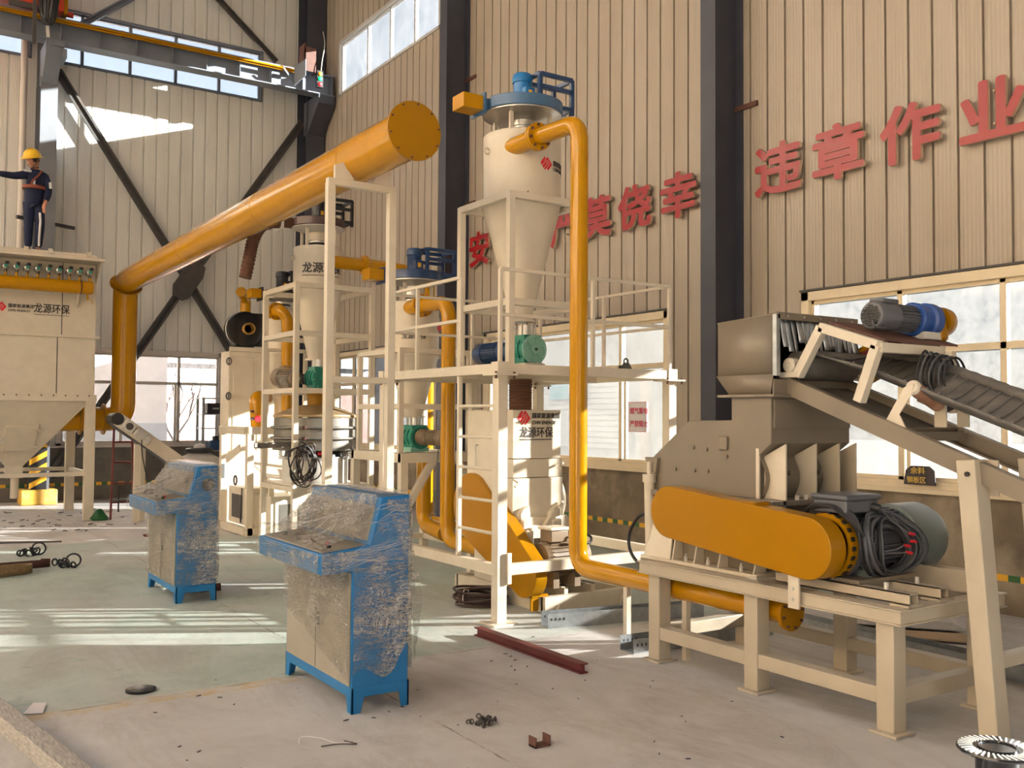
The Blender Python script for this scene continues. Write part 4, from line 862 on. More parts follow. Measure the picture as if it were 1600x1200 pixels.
# ---- sill plaque, safety sign
r = root('sill_plaque', (7.73, 5.12, 1.02), 'small dark plaque with gold characters standing on the window sill', 'sign')
part('board', B().prism([(7.74, 5.27, 1.022), (7.74, 5.25, 1.15), (7.745, 5.20, 1.19), (7.745, 5.02, 1.19), (7.745, 4.97, 1.15), (7.74, 4.96, 1.022)], (0.012, 0, 0)), SLATE, r, 0.002)
lettering('upper_characters', '余料', 0.066, GOLD, (7.738, 5.20, 1.125), (0, -1, 0), (0, 0, 1), r, sx=1.1, bold=0.001); lettering('lower_characters', '钢板区', 0.060, GOLD, (7.736, 5.235, 1.045), (0, -1, 0), (0, 0, 1), r, sx=1.05, bold=0.001)
r = root('safety_sign', (7.86, 9.05, 1.42), 'white safety sign with red characters on the window behind the tower', 'sign')
part('board', B().box(7.862, 7.868, 8.86, 9.20, 1.43, 1.80), SIGNW, r)
b = B()
for a in ((8.86, 9.20, 1.43, 1.436), (8.86, 9.20, 1.794, 1.80), (8.86, 8.866, 1.43, 1.80), (9.194, 9.20, 1.43, 1.80)): b.box(7.859, 7.862, *a)
part('sign_border', b, SIGNR, r)
lettering('upper_characters', '燃气重地', 0.083, SIGNR, (7.858, 9.17, 1.66), (0, -1, 0), (0, 0, 1), r, bold=0.002); lettering('lower_characters', '严禁烟火', 0.083, SIGNR, (7.858, 9.17, 1.50), (0, -1, 0), (0, 0, 1), r, bold=0.002)

# ---- cable trays and boards on the floor
def tray(lab, p, q, w, h, holes=True, m=GALV, grp='galvanised cable trays on the floor'):
    p, q = V(p), V(q); d = (q-p).normalized(); x = d.cross(V((0, 0, 1))).normalized()
    r = root('cable_tray', p, lab, 'cable tray', grp); part('tray_channel', B().channel(p, q, w, h, 0.004), m, r)
    b = B()
    for s in (-1, 1):
        for k in range(4): c = p+d*(0.03+0.035*k)+x*(s*w/2)+V((0, 0, h*0.6)); b.bar(c-V((0, 0, 0.009)), c+V((0, 0, 0.009)), 0.010, 0.008, up=d)
    part('slot_holes', b, BLACK, r)
    return r
tray('galvanised cable tray lying along the front of the mill skid', (4.31, 6.02, 0), (5.65, 5.72, 0), 0.13, 0.11)
tray('short-ended galvanised tray poking out past the crusher stand leg', (4.33, 5.08, 0), (5.6, 4.98, 0), 0.16, 0.10)
tray('long grey cable tray lying behind the crusher stand', (5.95, 5.25, 0), (5.95, 2.2, 0), 0.16, 0.10, grp=None)
b = B().prism([(6.05, 4.6, 0.012), (6.2, 4.75, 0.012), (6.75, 4.1, 0.012), (6.55, 3.9, 0.012)], (0, 0, 0.012)); thing('cardboard_sheet', b, CARD, 'tan cardboard sheet on the floor behind the crusher stand', 'board')
b = B().prism([(6.25, 4.85, 0.026), (6.4, 5.0, 0.026), (7.0, 4.35, 0.026), (6.8, 4.12, 0.026)], (0, 0, 0.008)); thing('board_sheet', b, WOODW, 'pale board overlapping the cardboard near the wall', 'board')
# ================================================================== CYCLONE TOWERS, MILL, DUCTS
def sq(name, r, p, q, w=0.05, h=None, m=CREAM, bev=0.003): return part(name, B().bar(p, q, w, h or w), m, r, bev)
def fan_unit(r, c, z0, R, body, mot, frame, outlet_len=0.2, ox=-1, oy=0.12, outlet=True, base=STEEL, frame_dx=0.08):
    """centrifugal fan lying flat on a cyclone: volute, motor above, bracket frame beside, outlet spigot"""
    x, y = c
    pts = []
    for k in range(40):
        a = 2*PI*k/40; rr = R*(1.0+0.10*((k/40))); pts.append((x+rr*math.cos(PI/2-a+PI*0.5), y+rr*math.sin(PI/2-a+PI*0.5), z0))
    v = B().prism(pts, (0, 0, 0.10)); part('volute', v, body, r, 0.006)
    part('volute_floor', B().lathe((x, y, z0), [(R*1.04, 0.0), (R*1.04, -0.012), (R*0.95, -0.02), (R*0.45, -0.055), (R*0.30, -0.06)], (0, 0, 1), 40), base, r)
    part('motor_body', B().lathe((x, y, z0+0.10), [(0.095, 0), (0.095, 0.02), (0.082, 0.025), (0.082, 0.19), (0.09, 0.195), (0.09, 0.25), (0.075, 0.275), (0.03, 0.28)], (0, 0, 1), 28), mot, r)
    t = part('terminal_box', B().box(x-0.055, x+0.045, y-0.135, y-0.07, z0+0.12, z0+0.23), mot, r, 0.008)
    part('motor_plate', B().box(x-0.025, x+0.015, y-0.138, y-0.134, z0+0.15, z0+0.20), YELLOWTAPE, t)
    f = B(); x0, x1, y0, y1, za, zb = x+frame_dx, x+frame_dx+0.35, y-0.16, y+0.12, z0+0.04, z0+0.36
    s = 0.036
    for yy in (y0, y1):
        f.bar((x0, yy, za), (x0, yy, zb), s); f.bar((x1, yy, za), (x1, yy, zb), s); f.bar((x0, yy, zb), (x1, yy, zb), s); f.bar((x0, yy, za+0.05), (x1, yy, za+0.05), s); f.bar((x0, yy, (za+zb)/2+0.05), (x1, yy, (za+zb)/2+0.05), s)
    for xx in (x0, x1): f.bar((xx, y0, zb), (xx, y1, zb), s); f.bar((xx, y0, za+0.05), (xx, y1, za+0.05), s)
    part('bracket_frame', f, frame, r, 0.002)
    if outlet:
        part('outlet_neck', B().box(x-R*1.12, x-R*0.4, y+0.02, y+0.02+0.17, z0, z0+0.10), body, r)
        part('outlet_flange', B().box(x-R*1.12-0.02, x-R*1.12, y-0.01, y+0.22, z0-0.04, z0+0.14), body, r)
        part('outlet_duct', B().box(x-R*1.12-outlet_len, x-R*1.12-0.02, y+0.01, y+0.20, z0-0.012, z0+0.115), YELLOW, r, 0.004)
def pulley_legs(r, c, z0, z1, R, n=4):
    for k in range(n):
        a = 2*PI*k/n+0.6; part('support_strut', B().bar((c[0]+R*math.cos(a), c[1]+R*math.sin(a), z0), (c[0]+R*math.cos(a), c[1]+R*math.sin(a), z1), 0.03), CREAM, r)
def cyclone(r, c, R, zt, zc, zb, rb, m=CREAM):
    x, y = c
    part('drum', B().lathe((x, y, 0), [(R-0.02, zc+0.0), (R, zc+0.002), (R, zt-0.012), (R-0.012, zt), (0.09, zt+0.004)], (0, 0, 1), 56), m, r)
    part('cone', B().lathe((x, y, 0), [(rb, zb), (R, zc)], (0, 0, 1), 56), m, r)
    part('neck', B().cyl((x, y, zt), (x, y, zt+0.10), 0.105, n=28), STEEL, r); part('neck_clamp', B().ring((x, y, zt+0.05), 0.112, 0.012, n=28), BLACK, r)
    for sx in (-1, 1):
        part('lifting_eye', B().ring((x+sx*(R+0.025), y, zt-0.28*(zt-zc)*1.0), 0.024, 0.009, axis=(0, 1, 0), n=16), m, r)
    part('bottom_flange', B().cyl((x, y, zb-0.012), (x, y, zb+0.008), rb+0.035, n=28), m, r)
def rotary_valve(r, c, z, R, L, d, capmat=TEAL, motor=NAVY, mlen=0.45, mr=0.09):
    """rotary valve with its axis along y; d = +1 motor behind, -1 motor towards the viewer"""
    x, y = c
    part('valve_body', B().cyl((x, y-L/2, z), (x, y+L/2, z), R*0.9, n=32).box(x-R*0.72, x+R*0.72, y-L*0.42, y+L*0.42, z+R*0.2, z+R*1.02).box(x-R*0.72, x+R*0.72, y-L*0.42, y+L*0.42, z-R*1.02, z-R*0.2), GREEN, r, 0.003)
    b = B()
    for k in (-0.5, -0.17, 0.17, 0.5): b.cyl((x, y+L*k-0.004, z), (x, y+L*k+0.004, z), R*1.0, n=32)
    part('valve_ribs', b, GREEN, r)
    for s in (-1, 1):
        yy = y+s*(L/2); e = part('end_cover', B().lathe((x, yy, z), [(R*1.02, 0), (R*1.02, 0.012), (R*0.85, 0.016), (R*0.82, 0.006), (R*0.35, 0.006), (R*0.33, 0.03), (R*0.12, 0.032)], (0, s, 0), 36), capmat if s != d else GREEN, r)
        if s != d:
            b = B()
            for k in range(6): a = PI/3*k+0.3; b.bar((x+0.3*R*math.cos(a), yy+s*0.012, z+0.3*R*math.sin(a)), (x+0.9*R*math.cos(a), yy+s*0.012, z+0.9*R*math.sin(a)), 0.012, 0.014, up=(0, 1, 0))
            part('cover_web', b, capmat, e); part('cover_bolts', B().bolts((x, yy+s*0.012, z), R*0.93, 8, (0, s, 0), 0.006, 0.008), FLANGEMARK, e); part('shaft_end', B().cyl((x, yy, z), (x, yy+s*0.04, z), R*0.1), BLACK, e)
    p = V((x, y+d*(L/2+0.012), z)); dv = V((0, d, 0))
    part('gear_unit', B().lathe(p, [(R*0.6, 0), (R*0.7, 0.02), (R*0.7, 0.10), (R*0.5, 0.13), (R*0.55, 0.17)], dv, 28), motor, r)
    I_motor(r, p+dv*0.17, dv, mr, mlen-0.17, motor, motor)
    part('inlet_neck', B().cyl((x, y, z+R), (x, y, z+R+0.09), R*0.62, n=28), STEEL, r)
    for k in range(4): a = PI/2*k+0.6; part('neck_stud', B().cyl((x+R*0.75*math.cos(a), y+R*0.75*math.sin(a), z+R), (x+R*0.75*math.cos(a), y+R*0.75*math.sin(a), z+R+0.10), 0.006, n=6), FLANGEMARK, r)
def stand(r, x0, x1, y0, y1, z0, z1, rings, w=0.055):
    for x in (x0, x1):
        for y in (y0, y1): sq('post', r, (x, y, z0), (x, y, z1), w)
    for z in rings:
        for y in (y0, y1): sq('ring_beam', r, (x0, y, z), (x1, y, z), w*0.9, w)
        for x in (x0, x1): sq('ring_beam', r, (x, y0, z), (x, y1, z), w*0.9, w)

# ---------------- tower A: service platform
r = root('service_platform', (4.95, 7.3, 0), 'cream steel service platform with guard rails and a ladder under the front cyclone', 'platform')
X0, X1, Y0, Y1, ZP = 4.06, 5.84, 6.285, 8.3, 2.02
for p, q in (((X0, Y0, ZP-.04), (X0, Y1, ZP-.04)), ((X1, Y0, ZP-.04), (X1, Y1, ZP-.04)), ((X0-.04, Y0, ZP-.04), (X1+.04, Y0, ZP-.04)), ((X0, Y1, ZP-.04), (X1, Y1, ZP-.04)), ((X0, 7.3, ZP-.045), (X1, 7.3, ZP-.045))): sq('deck_beam', r, p, q, 0.08, 0.078)
part('deck_plate', B().box(X0+.04, X1-.04, Y0+.04, Y1-.04, ZP-0.03, ZP-0.02), CREAM, r)
for x, y in ((X0, Y0), (X1, Y0), (X0, Y1), (X1, Y1)):
    sq('post', r, (x+.01, y+.01, 0.012), (x+.01, y+.01, ZP-.08), 0.088, 0.088)
    part('foot_plate', B().box(x-0.10, x+0.12, y-0.10, y+0.12, 0, 0.014), CREAM, r)
    part('head_plate', B().box(x-0.09, x+0.11, y-0.09, y+0.11, ZP-.095, ZP-.08), CREAM, r); part('corner_box', B().box(x-0.05, x+0.05, y-0.05, y+0.05, ZP-.085, ZP+.012), CREAM, r)
    for sx in (-.075, .095): part('head_bolt', B().cyl((x+sx, y-.06, ZP-.12), (x+sx, y-.06, ZP-.065), 0.010, n=6), RUST, r)
sq('post', r, (4.93, 8.12, 0.0), (4.93, 8.12, ZP-.08), 0.075)
sq('base_rail', r, (X0, Y0, 0.415), (X0, Y1, 0.415), 0.07, 0.085); sq('base_rail', r, (X0, Y0, 0.415), (X1, Y0, 0.415), 0.07, 0.085); sq('base_rail', r, (X1, Y0, 0.415), (X1, Y1, 0.415), 0.07, 0.085)
part('splice_plate', B().box(4.10, 4.14, 6.22, 6.24, 0.31, 0.55), CREAM, r, 0.004)
# ladder in the left bay
sq('ladder_stile', r, (4.06, 6.90, 0.40), (4.06, 6.90, ZP-.08), 0.036, 0.036)
for z in (0.69, 0.94, 1.19, 1.44, 1.69): part('ladder_rung', B().cyl((4.06, 6.32, z), (4.06, 6.90, z), 0.013, n=10), CREAM, r)
# guard rails
GT, GM = 2.765, 2.405
for x, y in ((X0, Y0), (X0, 6.89), (X0, 7.66), (X0, 8.26), (4.98, Y0), (X1, Y0), (X1, 7.2), (X1, 8.26), (5.0, 8.26)): sq('guard_post', r, (x, y, ZP), (x, y, GT), 0.03)
for z in (GT, GM):
    sq('guard_rail', r, (X0, Y0, z), (X1, Y0, z), 0.028); sq('guard_rail', r, (X0, 6.89, z), (X0, 8.26, z), 0.028); sq('guard_rail', r, (X0, 8.26, z), (X1, 8.26, z), 0.026); sq('guard_rail', r, (X1, Y0, z), (X1, 8.26, z), 0.026)
part('lifting_lug', B().prism([(5.28, Y0-.01, ZP), (5.40, Y0-.01, ZP), (5.37, Y0-.01, ZP+.05), (5.31, Y0-.01, ZP+.05)], (0, 0.012, 0)).ring((5.34, Y0, ZP+.065), 0.022, 0.008, axis=(0, 1, 0), n=16), BRACE, r)

# ---------------- cyclone A with stand
r = root('cyclone_stand', (4.73, 6.99, ZP), 'square cream stand on the platform around the front cyclone cone', 'stand')
stand(r, 4.36, 5.10, 6.60, 7.40, ZP, 3.48, (3.455, 2.56), 0.058)
CA = (4.74, 7.0)
r = root('cyclone', (CA[0], CA[1], 2.43), 'tall cream cyclone with emblem and yellow inlet above the service platform', 'cyclone')
cyclone(r, CA, 0.345, 4.08, 3.46, 2.45, 0.085)
for a in (-1.9, -2.2, -0.4): part('mount_bracket', B().bar((CA[0]+.34*math.cos(a), CA[1]+.34*math.sin(a), 3.50), (CA[0]+.39*math.cos(a), CA[1]+.39*math.sin(a), 3.50), 0.09, 0.05), CREAM, r)
part('inlet_stub', B().tube([(4.52, 7.02, 3.92), (4.52, 6.47, 3.92)], [0.078, 0.078], 24), YELLOW, r)
part('inlet_flange', B().cyl((4.52, 6.47, 3.92), (4.52, 6.445, 3.92), 0.115, n=28), YELLOW, r)
# emblem and lettering wrapped on the drum
a0 = -PI/2+0.02; Rr = 0.347
def drumP(a, z, off=0.0): return V((CA[0]+(Rr+off)*math.cos(a), CA[1]+(Rr+off)*math.sin(a), z))
u_ = V((-math.sin(a0), math.cos(a0), 0)); o_ = V((math.cos(a0), math.sin(a0), 0))
b = B(); logo_shape(b, drumP(a0-0.14, 3.725), u_, (0, 0, 1), 0.115, o_); part('emblem', b, LOGORED, r, label='red twin-diamond emblem')
b = B(); logo_lines(b, drumP(a0-0.14, 3.725, 0.001), u_, (0, 0, 1), 0.115, o_); part('emblem_lines', b, CREAM, r)
lettering('company_name', '国家能源集团', 0.05, INK, (0, 0, 3.78), u_, (0, 0, 1), r, bend=(CA[0], CA[1], Rr, a0+0.27), bold=0.0015)
lettering('company_name_latin', 'CHN ENERGY', 0.042, INK, (0, 0, 3.735), u_, (0, 0, 1), r, bend=(CA[0], CA[1], Rr, a0+0.27), bold=0.0012)
r = root('centrifugal_fan', (CA[0], CA[1], 4.18), 'blue fan and motor on top of the front cyclone', 'fan')
fan_unit(r, CA, 4.275, 0.34, paint('grey_blue_fan_paint', (0.06, 0.14, 0.26), 0.35), BLUE, NAVY, 0.22)
part('fan_neck', B().cyl((CA[0], CA[1], 4.17), (CA[0], CA[1], 4.225), 0.12, n=28), STEEL, r); pulley_legs(r, CA, 4.07, 4.27, 0.26)
# feed pipe running down from the inlet, under the platform edge and along the floor
r = root('feed_pipe', (4.52, 5.88, 0.4), 'tall yellow pipe from the front cyclone inlet down and under the crusher stand', 'pipe')
part('pipe_run', B().pipe([(4.52, 6.44, 3.92), (4.52, 5.88, 3.90), (4.52, 5.88, 0.46), (4.52, 3.84, 0.46)], 0.070, 0.16, 28, 10), YELLOW, r)
part('pipe_flange', B().cyl((4.52, 6.44, 3.92), (4.52, 6.415, 3.92), 0.115, n=28).bolts((4.52, 6.415, 3.92), 0.096, 8, (0, -1, 0), 0.010, 0.014), YELLOW, r)
part('flange_bolts', B().bolts((4.52, 6.414, 3.92), 0.096, 8, (0, -1, 0), 0.012, 0.018), RUST, r)
part('collector_duct', B().tube([(4.56, 4.62, 0.47), (4.56, 4.55, 0.47), (4.54, 4.40, 0.47), (4.53, 4.2, 0.465)], [0.05, 0.085, 0.09, 0.075], 24), YELLOW, r)
part('blank_flange', B().cyl((4.52, 3.84, 0.46), (4.52, 3.815, 0.46), 0.105, n=28), YELLOWM, r); part('flange_bolts', B().bolts((4.52, 3.815, 0.46), 0.085, 8, (0, -1, 0), 0.009, 0.014), RUST, r)
for y in (5.3, 4.7): part('pipe_support', B().box(4.50, 4.54, y-0.02, y+0.02, 0.0, 0.40), CREAM, r)
# rotary valve under cyclone A
r = root('rotary_valve', (4.755, 6.98, ZP), 'green rotary valve with dark blue motor on the service platform', 'valve')
rotary_valve(r, (4.755, 6.95), 2.19, 0.125, 0.26, 1, TEAL, NAVY, 0.62, 0.10)
part('valve_base', B().box(4.65, 4.86, 6.80, 7.12, ZP, 2.07), CREAM, r)
part('grease_stem', B().cyl((4.79, 6.98, 2.31), (4.79, 6.98, 2.44), 0.006, n=6).cyl((4.79, 6.98, 2.44), (4.79, 6.98, 2.46), 0.014, n=8), RUST, r)
# flexible sleeve
b = B(); prof = []
for k in range(24): prof += [(0.098+0.006*(k % 2), 1.66+0.012*k)]
thing('flexible_sleeve', b.lathe((4.74, 7.0, 0), prof, (0, 0, 1), 32), BROWN, 'brown corrugated sleeve between the platform and the cream mill', 'sleeve')
# ---------------- the mill
r = root('grinding_mill', (4.9, 7.1, 0), 'cream grinding mill with company lettering, brown motor and yellow belt guard', 'mill')
b = B(); sk = 0.13
for y in (6.45, 7.85): b.box(4.60, 5.50, y-0.03, y+0.03, 0.0, sk)
for x in (4.63, 5.47): b.box(x-0.03, x+0.03, 6.45, 7.85, 0.0, sk)
for x in (4.86, 5.15): b.box(x-0.02, x+0.02, 6.48, 7.82, 0.03, 0.19); b.box(x-0.05, x+0.02, 6.48, 7.82, 0.18, 0.19)
part('skid', b, CREAM, r, 0.003)
part('skid_gusset', B().prism([(4.70, 6.42, 0.0), (4.76, 6.42, 0.0), (4.73, 6.42, 0.06)], (0, -0.02, 0)), CREAM, r); part('skid_gusset', B().prism([(5.38, 6.42, 0.0), (5.44, 6.42, 0.0), (5.42, 6.42, 0.08)], (0, -0.02, 0)), CREAM, r)
part('upper_casing', B().box(4.56, 5.07, 6.85, 7.50, 1.245, 1.665), CREAM, r, 0.004); part('middle_casing', B().box(4.575, 5.10, 6.865, 7.50, 1.08, 1.24), CREAM, r, 0.004)
part('lower_casing', B().box(4.565, 5.10, 6.855, 7.50, 0.74, 1.075), CREAM, r, 0.004)
part('base_casing', B().prism([(4.56, 6.84, 0.74), (5.14, 6.84, 0.74), (5.22, 6.84, 0.58), (5.22, 6.84, 0.50), (4.60, 6.84, 0.50)], (0, 0.68, 0)), CREAM, r, 0.004)
part('plinth', B().box(4.64, 5.25, 6.86, 7.6, 0.13, 0.50), CREAM, r, 0.006)
for x in (4.66, 4.98):
    part('hinge_lug', B().prism([(x-0.055, 6.80, 0.72), (x-0.055, 6.80, 0.78), (x-0.02, 6.80, 0.82), (x+0.05, 6.80, 0.84), (x+0.06, 6.80, 0.74)], (0, 0.06, 0)), CREAM, r, 0.012)
    part('hinge_block', B().box(x-0.045, x+0.05, 6.77, 6.86, 0.64, 0.72), CREAM, r, 0.014); part('swing_bolt', B().cyl((x+0.03, 6.75, 0.52), (x+0.03, 6.75, 0.66), 0.018, n=12).sphere((x+0.0, 6.76, 0.60), 0.045, 14, 1, 0.6, 1), CREAM, r)
part('hinge_plate', B().prism([(4.72, 6.79, 0.56), (4.95, 6.79, 0.56), (4.99, 6.79, 0.80), (4.96, 6.79, 0.80), (4.86, 6.79, 0.66), (4.72, 6.79, 0.68)], (0, 0.05, 0)), CREAM, r, 0.004)
for z, x in ((1.20, 5.05), (0.86, 5.05), (1.07, 4.56)): part('door_handle', B().tube([(x+0.03, 6.83, z), (x-0.06, 6.76, z-0.04)] if x > 5 else [(x, 6.84, z), (x+0.03, 6.80, z-0.03), (x-0.02, 6.78, z-0.06)], 0.011, 8), CREAM, r)
part('flywheel', B().lathe((5.12, 7.18, 0.86), [(0.04, 0.02), (0.05, 0.0), (0.20, 0.0), (0.245, -0.01), (0.25, 0.0), (0.25, 0.07), (0.2, 0.075), (0.04, 0.09)], (1, 0, 0), 40), CREAM, r)
part('belt_guard', B().prism(stadium((7.38, 0.80), 0.30, (6.55, 0.31), 0.19, 4.46), (0.12, 0, 0)), YELLOWM, r, 0.006); part('guard_foot', B().box(4.50, 4.57, 6.47, 6.49, 0.02, 0.20), YELLOWM, r); part('guard_toe', B().box(4.50, 4.66, 6.46, 6.50, 0.13, 0.15), YELLOWM, r)
part('side_duct', B().box(4.50, 4.60, 7.05, 7.5, 0.9, 1.66), CREAM, r, 0.004); part('side_handle', B().tube(fillet([(4.49, 7.30, 1.35), (4.46, 7.30, 1.35), (4.46, 7.30, 1.15), (4.49, 7.30, 1.15)], 0.02), 0.008, 8), FLANGEMARK, r)
p0, dd = V((4.66, 6.58, 0.42)), V((1, 0, 0))
I_motor(r, p0, dd, 0.155, 0.44, BROWNM, BROWNM); t = part('terminal_box', B().box(4.70, 4.88, 6.48, 6.64, 0.56, 0.66), BROWNM, r, 0.01); part('box_lid', B().box(4.685, 4.895, 6.465, 6.655, 0.66, 0.685), CREAM, t, 0.008)
part('motor_foot', B().box(4.70, 4.76, 6.44, 6.74, 0.19, 0.32), BROWNM, r); part('motor_foot', B().box(4.92, 4.98, 6.44, 6.74, 0.19, 0.32), BROWNM, r); part('motor_cable', B().tube(spline([(4.88, 6.47, 0.60), (4.96, 6.42, 0.58), (5.08, 6.45, 0.54), (5.15, 6.52, 0.58), (5.10, 6.62, 0.62)], 5), 0.012, 8), BLACK, r)
k = 0.125; at = V((4.605, 6.848, 1.535)); ru, up_, ot = V((1, 0, 0)), V((0, 0, 1)), V((0, -1, 0))
brand_panel(r, at, ru, up_, ot, k)
lettering('company_short_name', '龙源环保', 0.098, INK, (4.63, 6.847, 1.435), ru, up_, r, bold=0.0015, sx=0.9)
part('lettering_underline', B().box(4.63, 4.97, 6.845, 6.847, 1.405, 1.412), INK, r)

# ---------------- tower B
r = root('cyclone_table', (5.08, 9.6, 0), 'cream braced table frame carrying the middle cyclone behind the ladder', 'stand')
for x in (4.63, 5.53):
    for y in (9.03, 10.22):
        sq('leg', r, (x, y, 0), (x, y, 1.12), 0.085); part('foot_plate', B().box(x-.08, x+.08, y-.08, y+.08, 0, 0.012), CREAM, r)
for y in (9.03, 10.22): sq('table_beam', r, (4.59, y, 1.165), (5.57, y, 1.165), 0.08, 0.10)
for x in (4.63, 5.53): sq('table_beam', r, (x, 9.0, 1.165), (x, 10.25, 1.165), 0.08, 0.10); sq('base_rail', r, (x, 9.03, 0.18), (x, 10.22, 0.18), 0.06)
sq('base_rail', r, (4.63, 10.22, 0.18), (5.53, 10.22, 0.18), 0.06); sq('table_beam', r, (4.63, 9.6, 1.165), (5.53, 9.6, 1.165), 0.08, 0.08)
sq('knee_brace', r, (4.66, 9.03, 0.62), (4.98, 9.03, 1.12), 0.07); sq('knee_brace', r, (5.50, 9.03, 0.80), (5.30, 9.03, 1.12), 0.06)
stand(r, 4.62, 5.46, 9.08, 10.1, 1.215, 2.33, (2.305, 1.71), 0.055)
CB = (5.04, 9.6)
r = root('cyclone', (CB[0], CB[1], 1.56), 'cream cyclone with blue fan in the middle tower, partly behind the platform rails', 'cyclone')
cyclone(r, CB, 0.285, 2.88, 2.28, 1.60, 0.10)
part('inlet_stub', B().tube([(4.90, 9.75, 2.80), (4.90, 9.16, 2.80)], 0.085, 24), YELLOW, r); part('inlet_flange', B().cyl((4.90, 9.16, 2.80), (4.90, 9.135, 2.80), 0.125, n=28), YELLOW, r)
b = B(); aB = -PI/2-0.35; 
lettering('company_name', '龙源环保', 0.07, INK, (0, 0, 2.46), (1, 0, 0), (0, 0, 1), r, bend=(CB[0], CB[1], 0.287, aB-0.6), bold=0.001); 
ub = V((-math.sin(-0.9), math.cos(-0.9), 0)); ob = V((math.cos(-0.9), math.sin(-0.9), 0)); b = B(); logo_shape(b, V((CB[0], CB[1], 2.55))+ob*0.287, ub, (0, 0, 1), 0.10, ob); part('emblem', b, LOGORED, r)
r = root('centrifugal_fan', (CB[0], CB[1], 3.0), 'blue fan with motor and bracket on the middle cyclone', 'fan')
fan_unit(r, CB, 3.12, 0.31, NAVY, NAVY, NAVY, 0.2); part('fan_neck', B().cyl((CB[0], CB[1], 2.97), (CB[0], CB[1], 3.07), 0.11, n=24), STEEL, r); pulley_legs(r, CB, 2.88, 3.12, 0.22)
r = root('conveying_pipe', (4.90, 8.56, 0.3), 'yellow pipe from the middle cyclone inlet down behind the ladder', 'pipe')
part('pipe_run', B().pipe([(4.90, 9.135, 2.80), (4.90, 8.56, 2.78), (4.90, 8.56, 0.34), (4.90, 7.7, 0.34)], 0.076, 0.2, 28, 10), YELLOW, r)
part('pipe_flange', B().cyl((4.90, 9.135, 2.80), (4.90, 9.11, 2.80), 0.125, n=28), YELLOW, r); part('flange_bolts', B().bolts((4.90, 9.11, 2.80), 0.103, 8, (0, -1, 0), 0.012, 0.016), RUST, r)
r = root('rotary_valve', (5.04, 9.5, 1.215), 'green rotary valve under the middle cyclone with its motor facing the ladder', 'valve')
rotary_valve(r, (5.04, 9.55), 1.375, 0.13, 0.28, -1, GREEN, BROWNM, 0.55, 0.085); part('valve_base', B().box(4.93, 5.15, 9.42, 9.7, 1.215, 1.26), TEAL, r)
part('motor_cable', B().tube(spline([(5.04, 9.0, 1.30), (5.0, 8.95, 1.0), (5.08, 8.94, 0.72), (5.16, 8.96, 0.9), (5.05, 8.98, 1.28)], 6), 0.006, 6), GREYCABLE, r)

# ---------------- tower C with round sieve
r = root('cyclone_stand', (4.57, 11.28, 0), 'tall cream post frame around the sieve and rear cyclone', 'stand')
C0, C1, D0, D1 = 4.10, 5.07, 10.75, 11.82
stand(r, C0, C1, D0, D1, 0.0, 3.18, (3.145, 2.575, 1.90, 0.74), 0.062)
for x in (C0, C1): sq('base_rail', r, (x, D0, 0.06), (x, D1, 0.06), 0.06)
sq('valve_beam', r, (4.44, D0, 1.90), (4.44, D1, 1.90), 0.05); sq('valve_beam', r, (4.70, D0, 1.90), (4.70, D1, 1.90), 0.05)
part('table_plate', B().box(C0, C1, D0, D1, 0.775, 0.785), CREAM, r)
for x, s in ((C0, 1), (C1, -1)): part('corner_gusset', B().prism([(x, D0-0.03, 0.71), (x+s*0.22, D0-0.03, 0.71), (x, D0-0.03, 0.48)], (0, 0.012, 0)), CREAM, r)
CC = (4.57, 11.28)
r = root('cyclone', (CC[0], CC[1], 2.27), 'cream cyclone with dark lettering under the big yellow duct', 'cyclone')
cyclone(r, CC, 0.30, 3.69, 3.16, 2.30, 0.105)
lettering('company_short_name', '龙源环保', 0.135, INK, (0, 0, 3.36), (1, 0, 0), (0, 0, 1), r, bend=(CC[0], CC[1], 0.302, -PI/2-1.05), bold=0.003)
b = B()
for k in range(12): a0_, a1_ = -PI/2-1.05+0.14*k, -PI/2-1.05+0.14*(k+1); b.bar((CC[0]+.302*math.cos(a0_), CC[1]+.302*math.sin(a0_), 3.315), (CC[0]+.302*math.cos(a1_), CC[1]+.302*math.sin(a1_), 3.315), 0.004, 0.008)
part('lettering_underline', b, INK, r)
part('inlet_stub', B().tube([(4.62, 11.03, 3.50), (5.06, 11.03, 3.50)], 0.08, 24), YELLOW, r); part('inlet_flange', B().cyl((5.06, 11.03, 3.50), (5.085, 11.03, 3.50), 0.12, n=24), YELLOW, r)
r = root('centrifugal_fan', (CC[0], CC[1], 3.8), 'dark fan with bracket frame on the rear cyclone, below the duct', 'fan')
fan_unit(r, CC, 3.94, 0.31, paint('brown_fan_paint', (0.07, 0.035, 0.03), 0.4), BLACK, BLACK, 0.12, outlet=False, base=FLANGEMARK, frame_dx=0.03)
part('outlet_neck', B().box(4.12, 4.45, 11.30, 11.46, 3.94, 4.04), BROWN, r); part('outlet_flange', B().box(4.10, 4.12, 11.26, 11.50, 3.89, 4.09), FLANGEMARK, r); part('outlet_spigot', B().cyl((4.10, 11.38, 3.985), (3.96, 11.36, 3.965), 0.075), BROWN, r)
part('fan_neck', B().cyl((CC[0], CC[1], 3.78), (CC[0], CC[1], 3.88), 0.12, n=24), CREAM, r); pulley_legs(r, CC, 3.69, 3.93, 0.24)
pts = spline([(3.98, 11.36, 3.965), (3.86, 11.34, 3.90), (3.76, 11.32, 3.72), (3.71, 11.30, 3.50), (3.66, 11.30, 3.25)], 16); rs = [0.072+0.007*math.sin(k*2.2) for k in range(len(pts))]
r = thing('flexible_hose', B().tube(pts, rs, 20), BROWN, 'brown ribbed hose hanging from the fan under the duct', 'hose', angle=80)
r = root('conveying_pipe', (6.0, 11.03, 0.2), 'yellow pipe from the rear cyclone crossing to the right and down behind the middle tower', 'pipe')
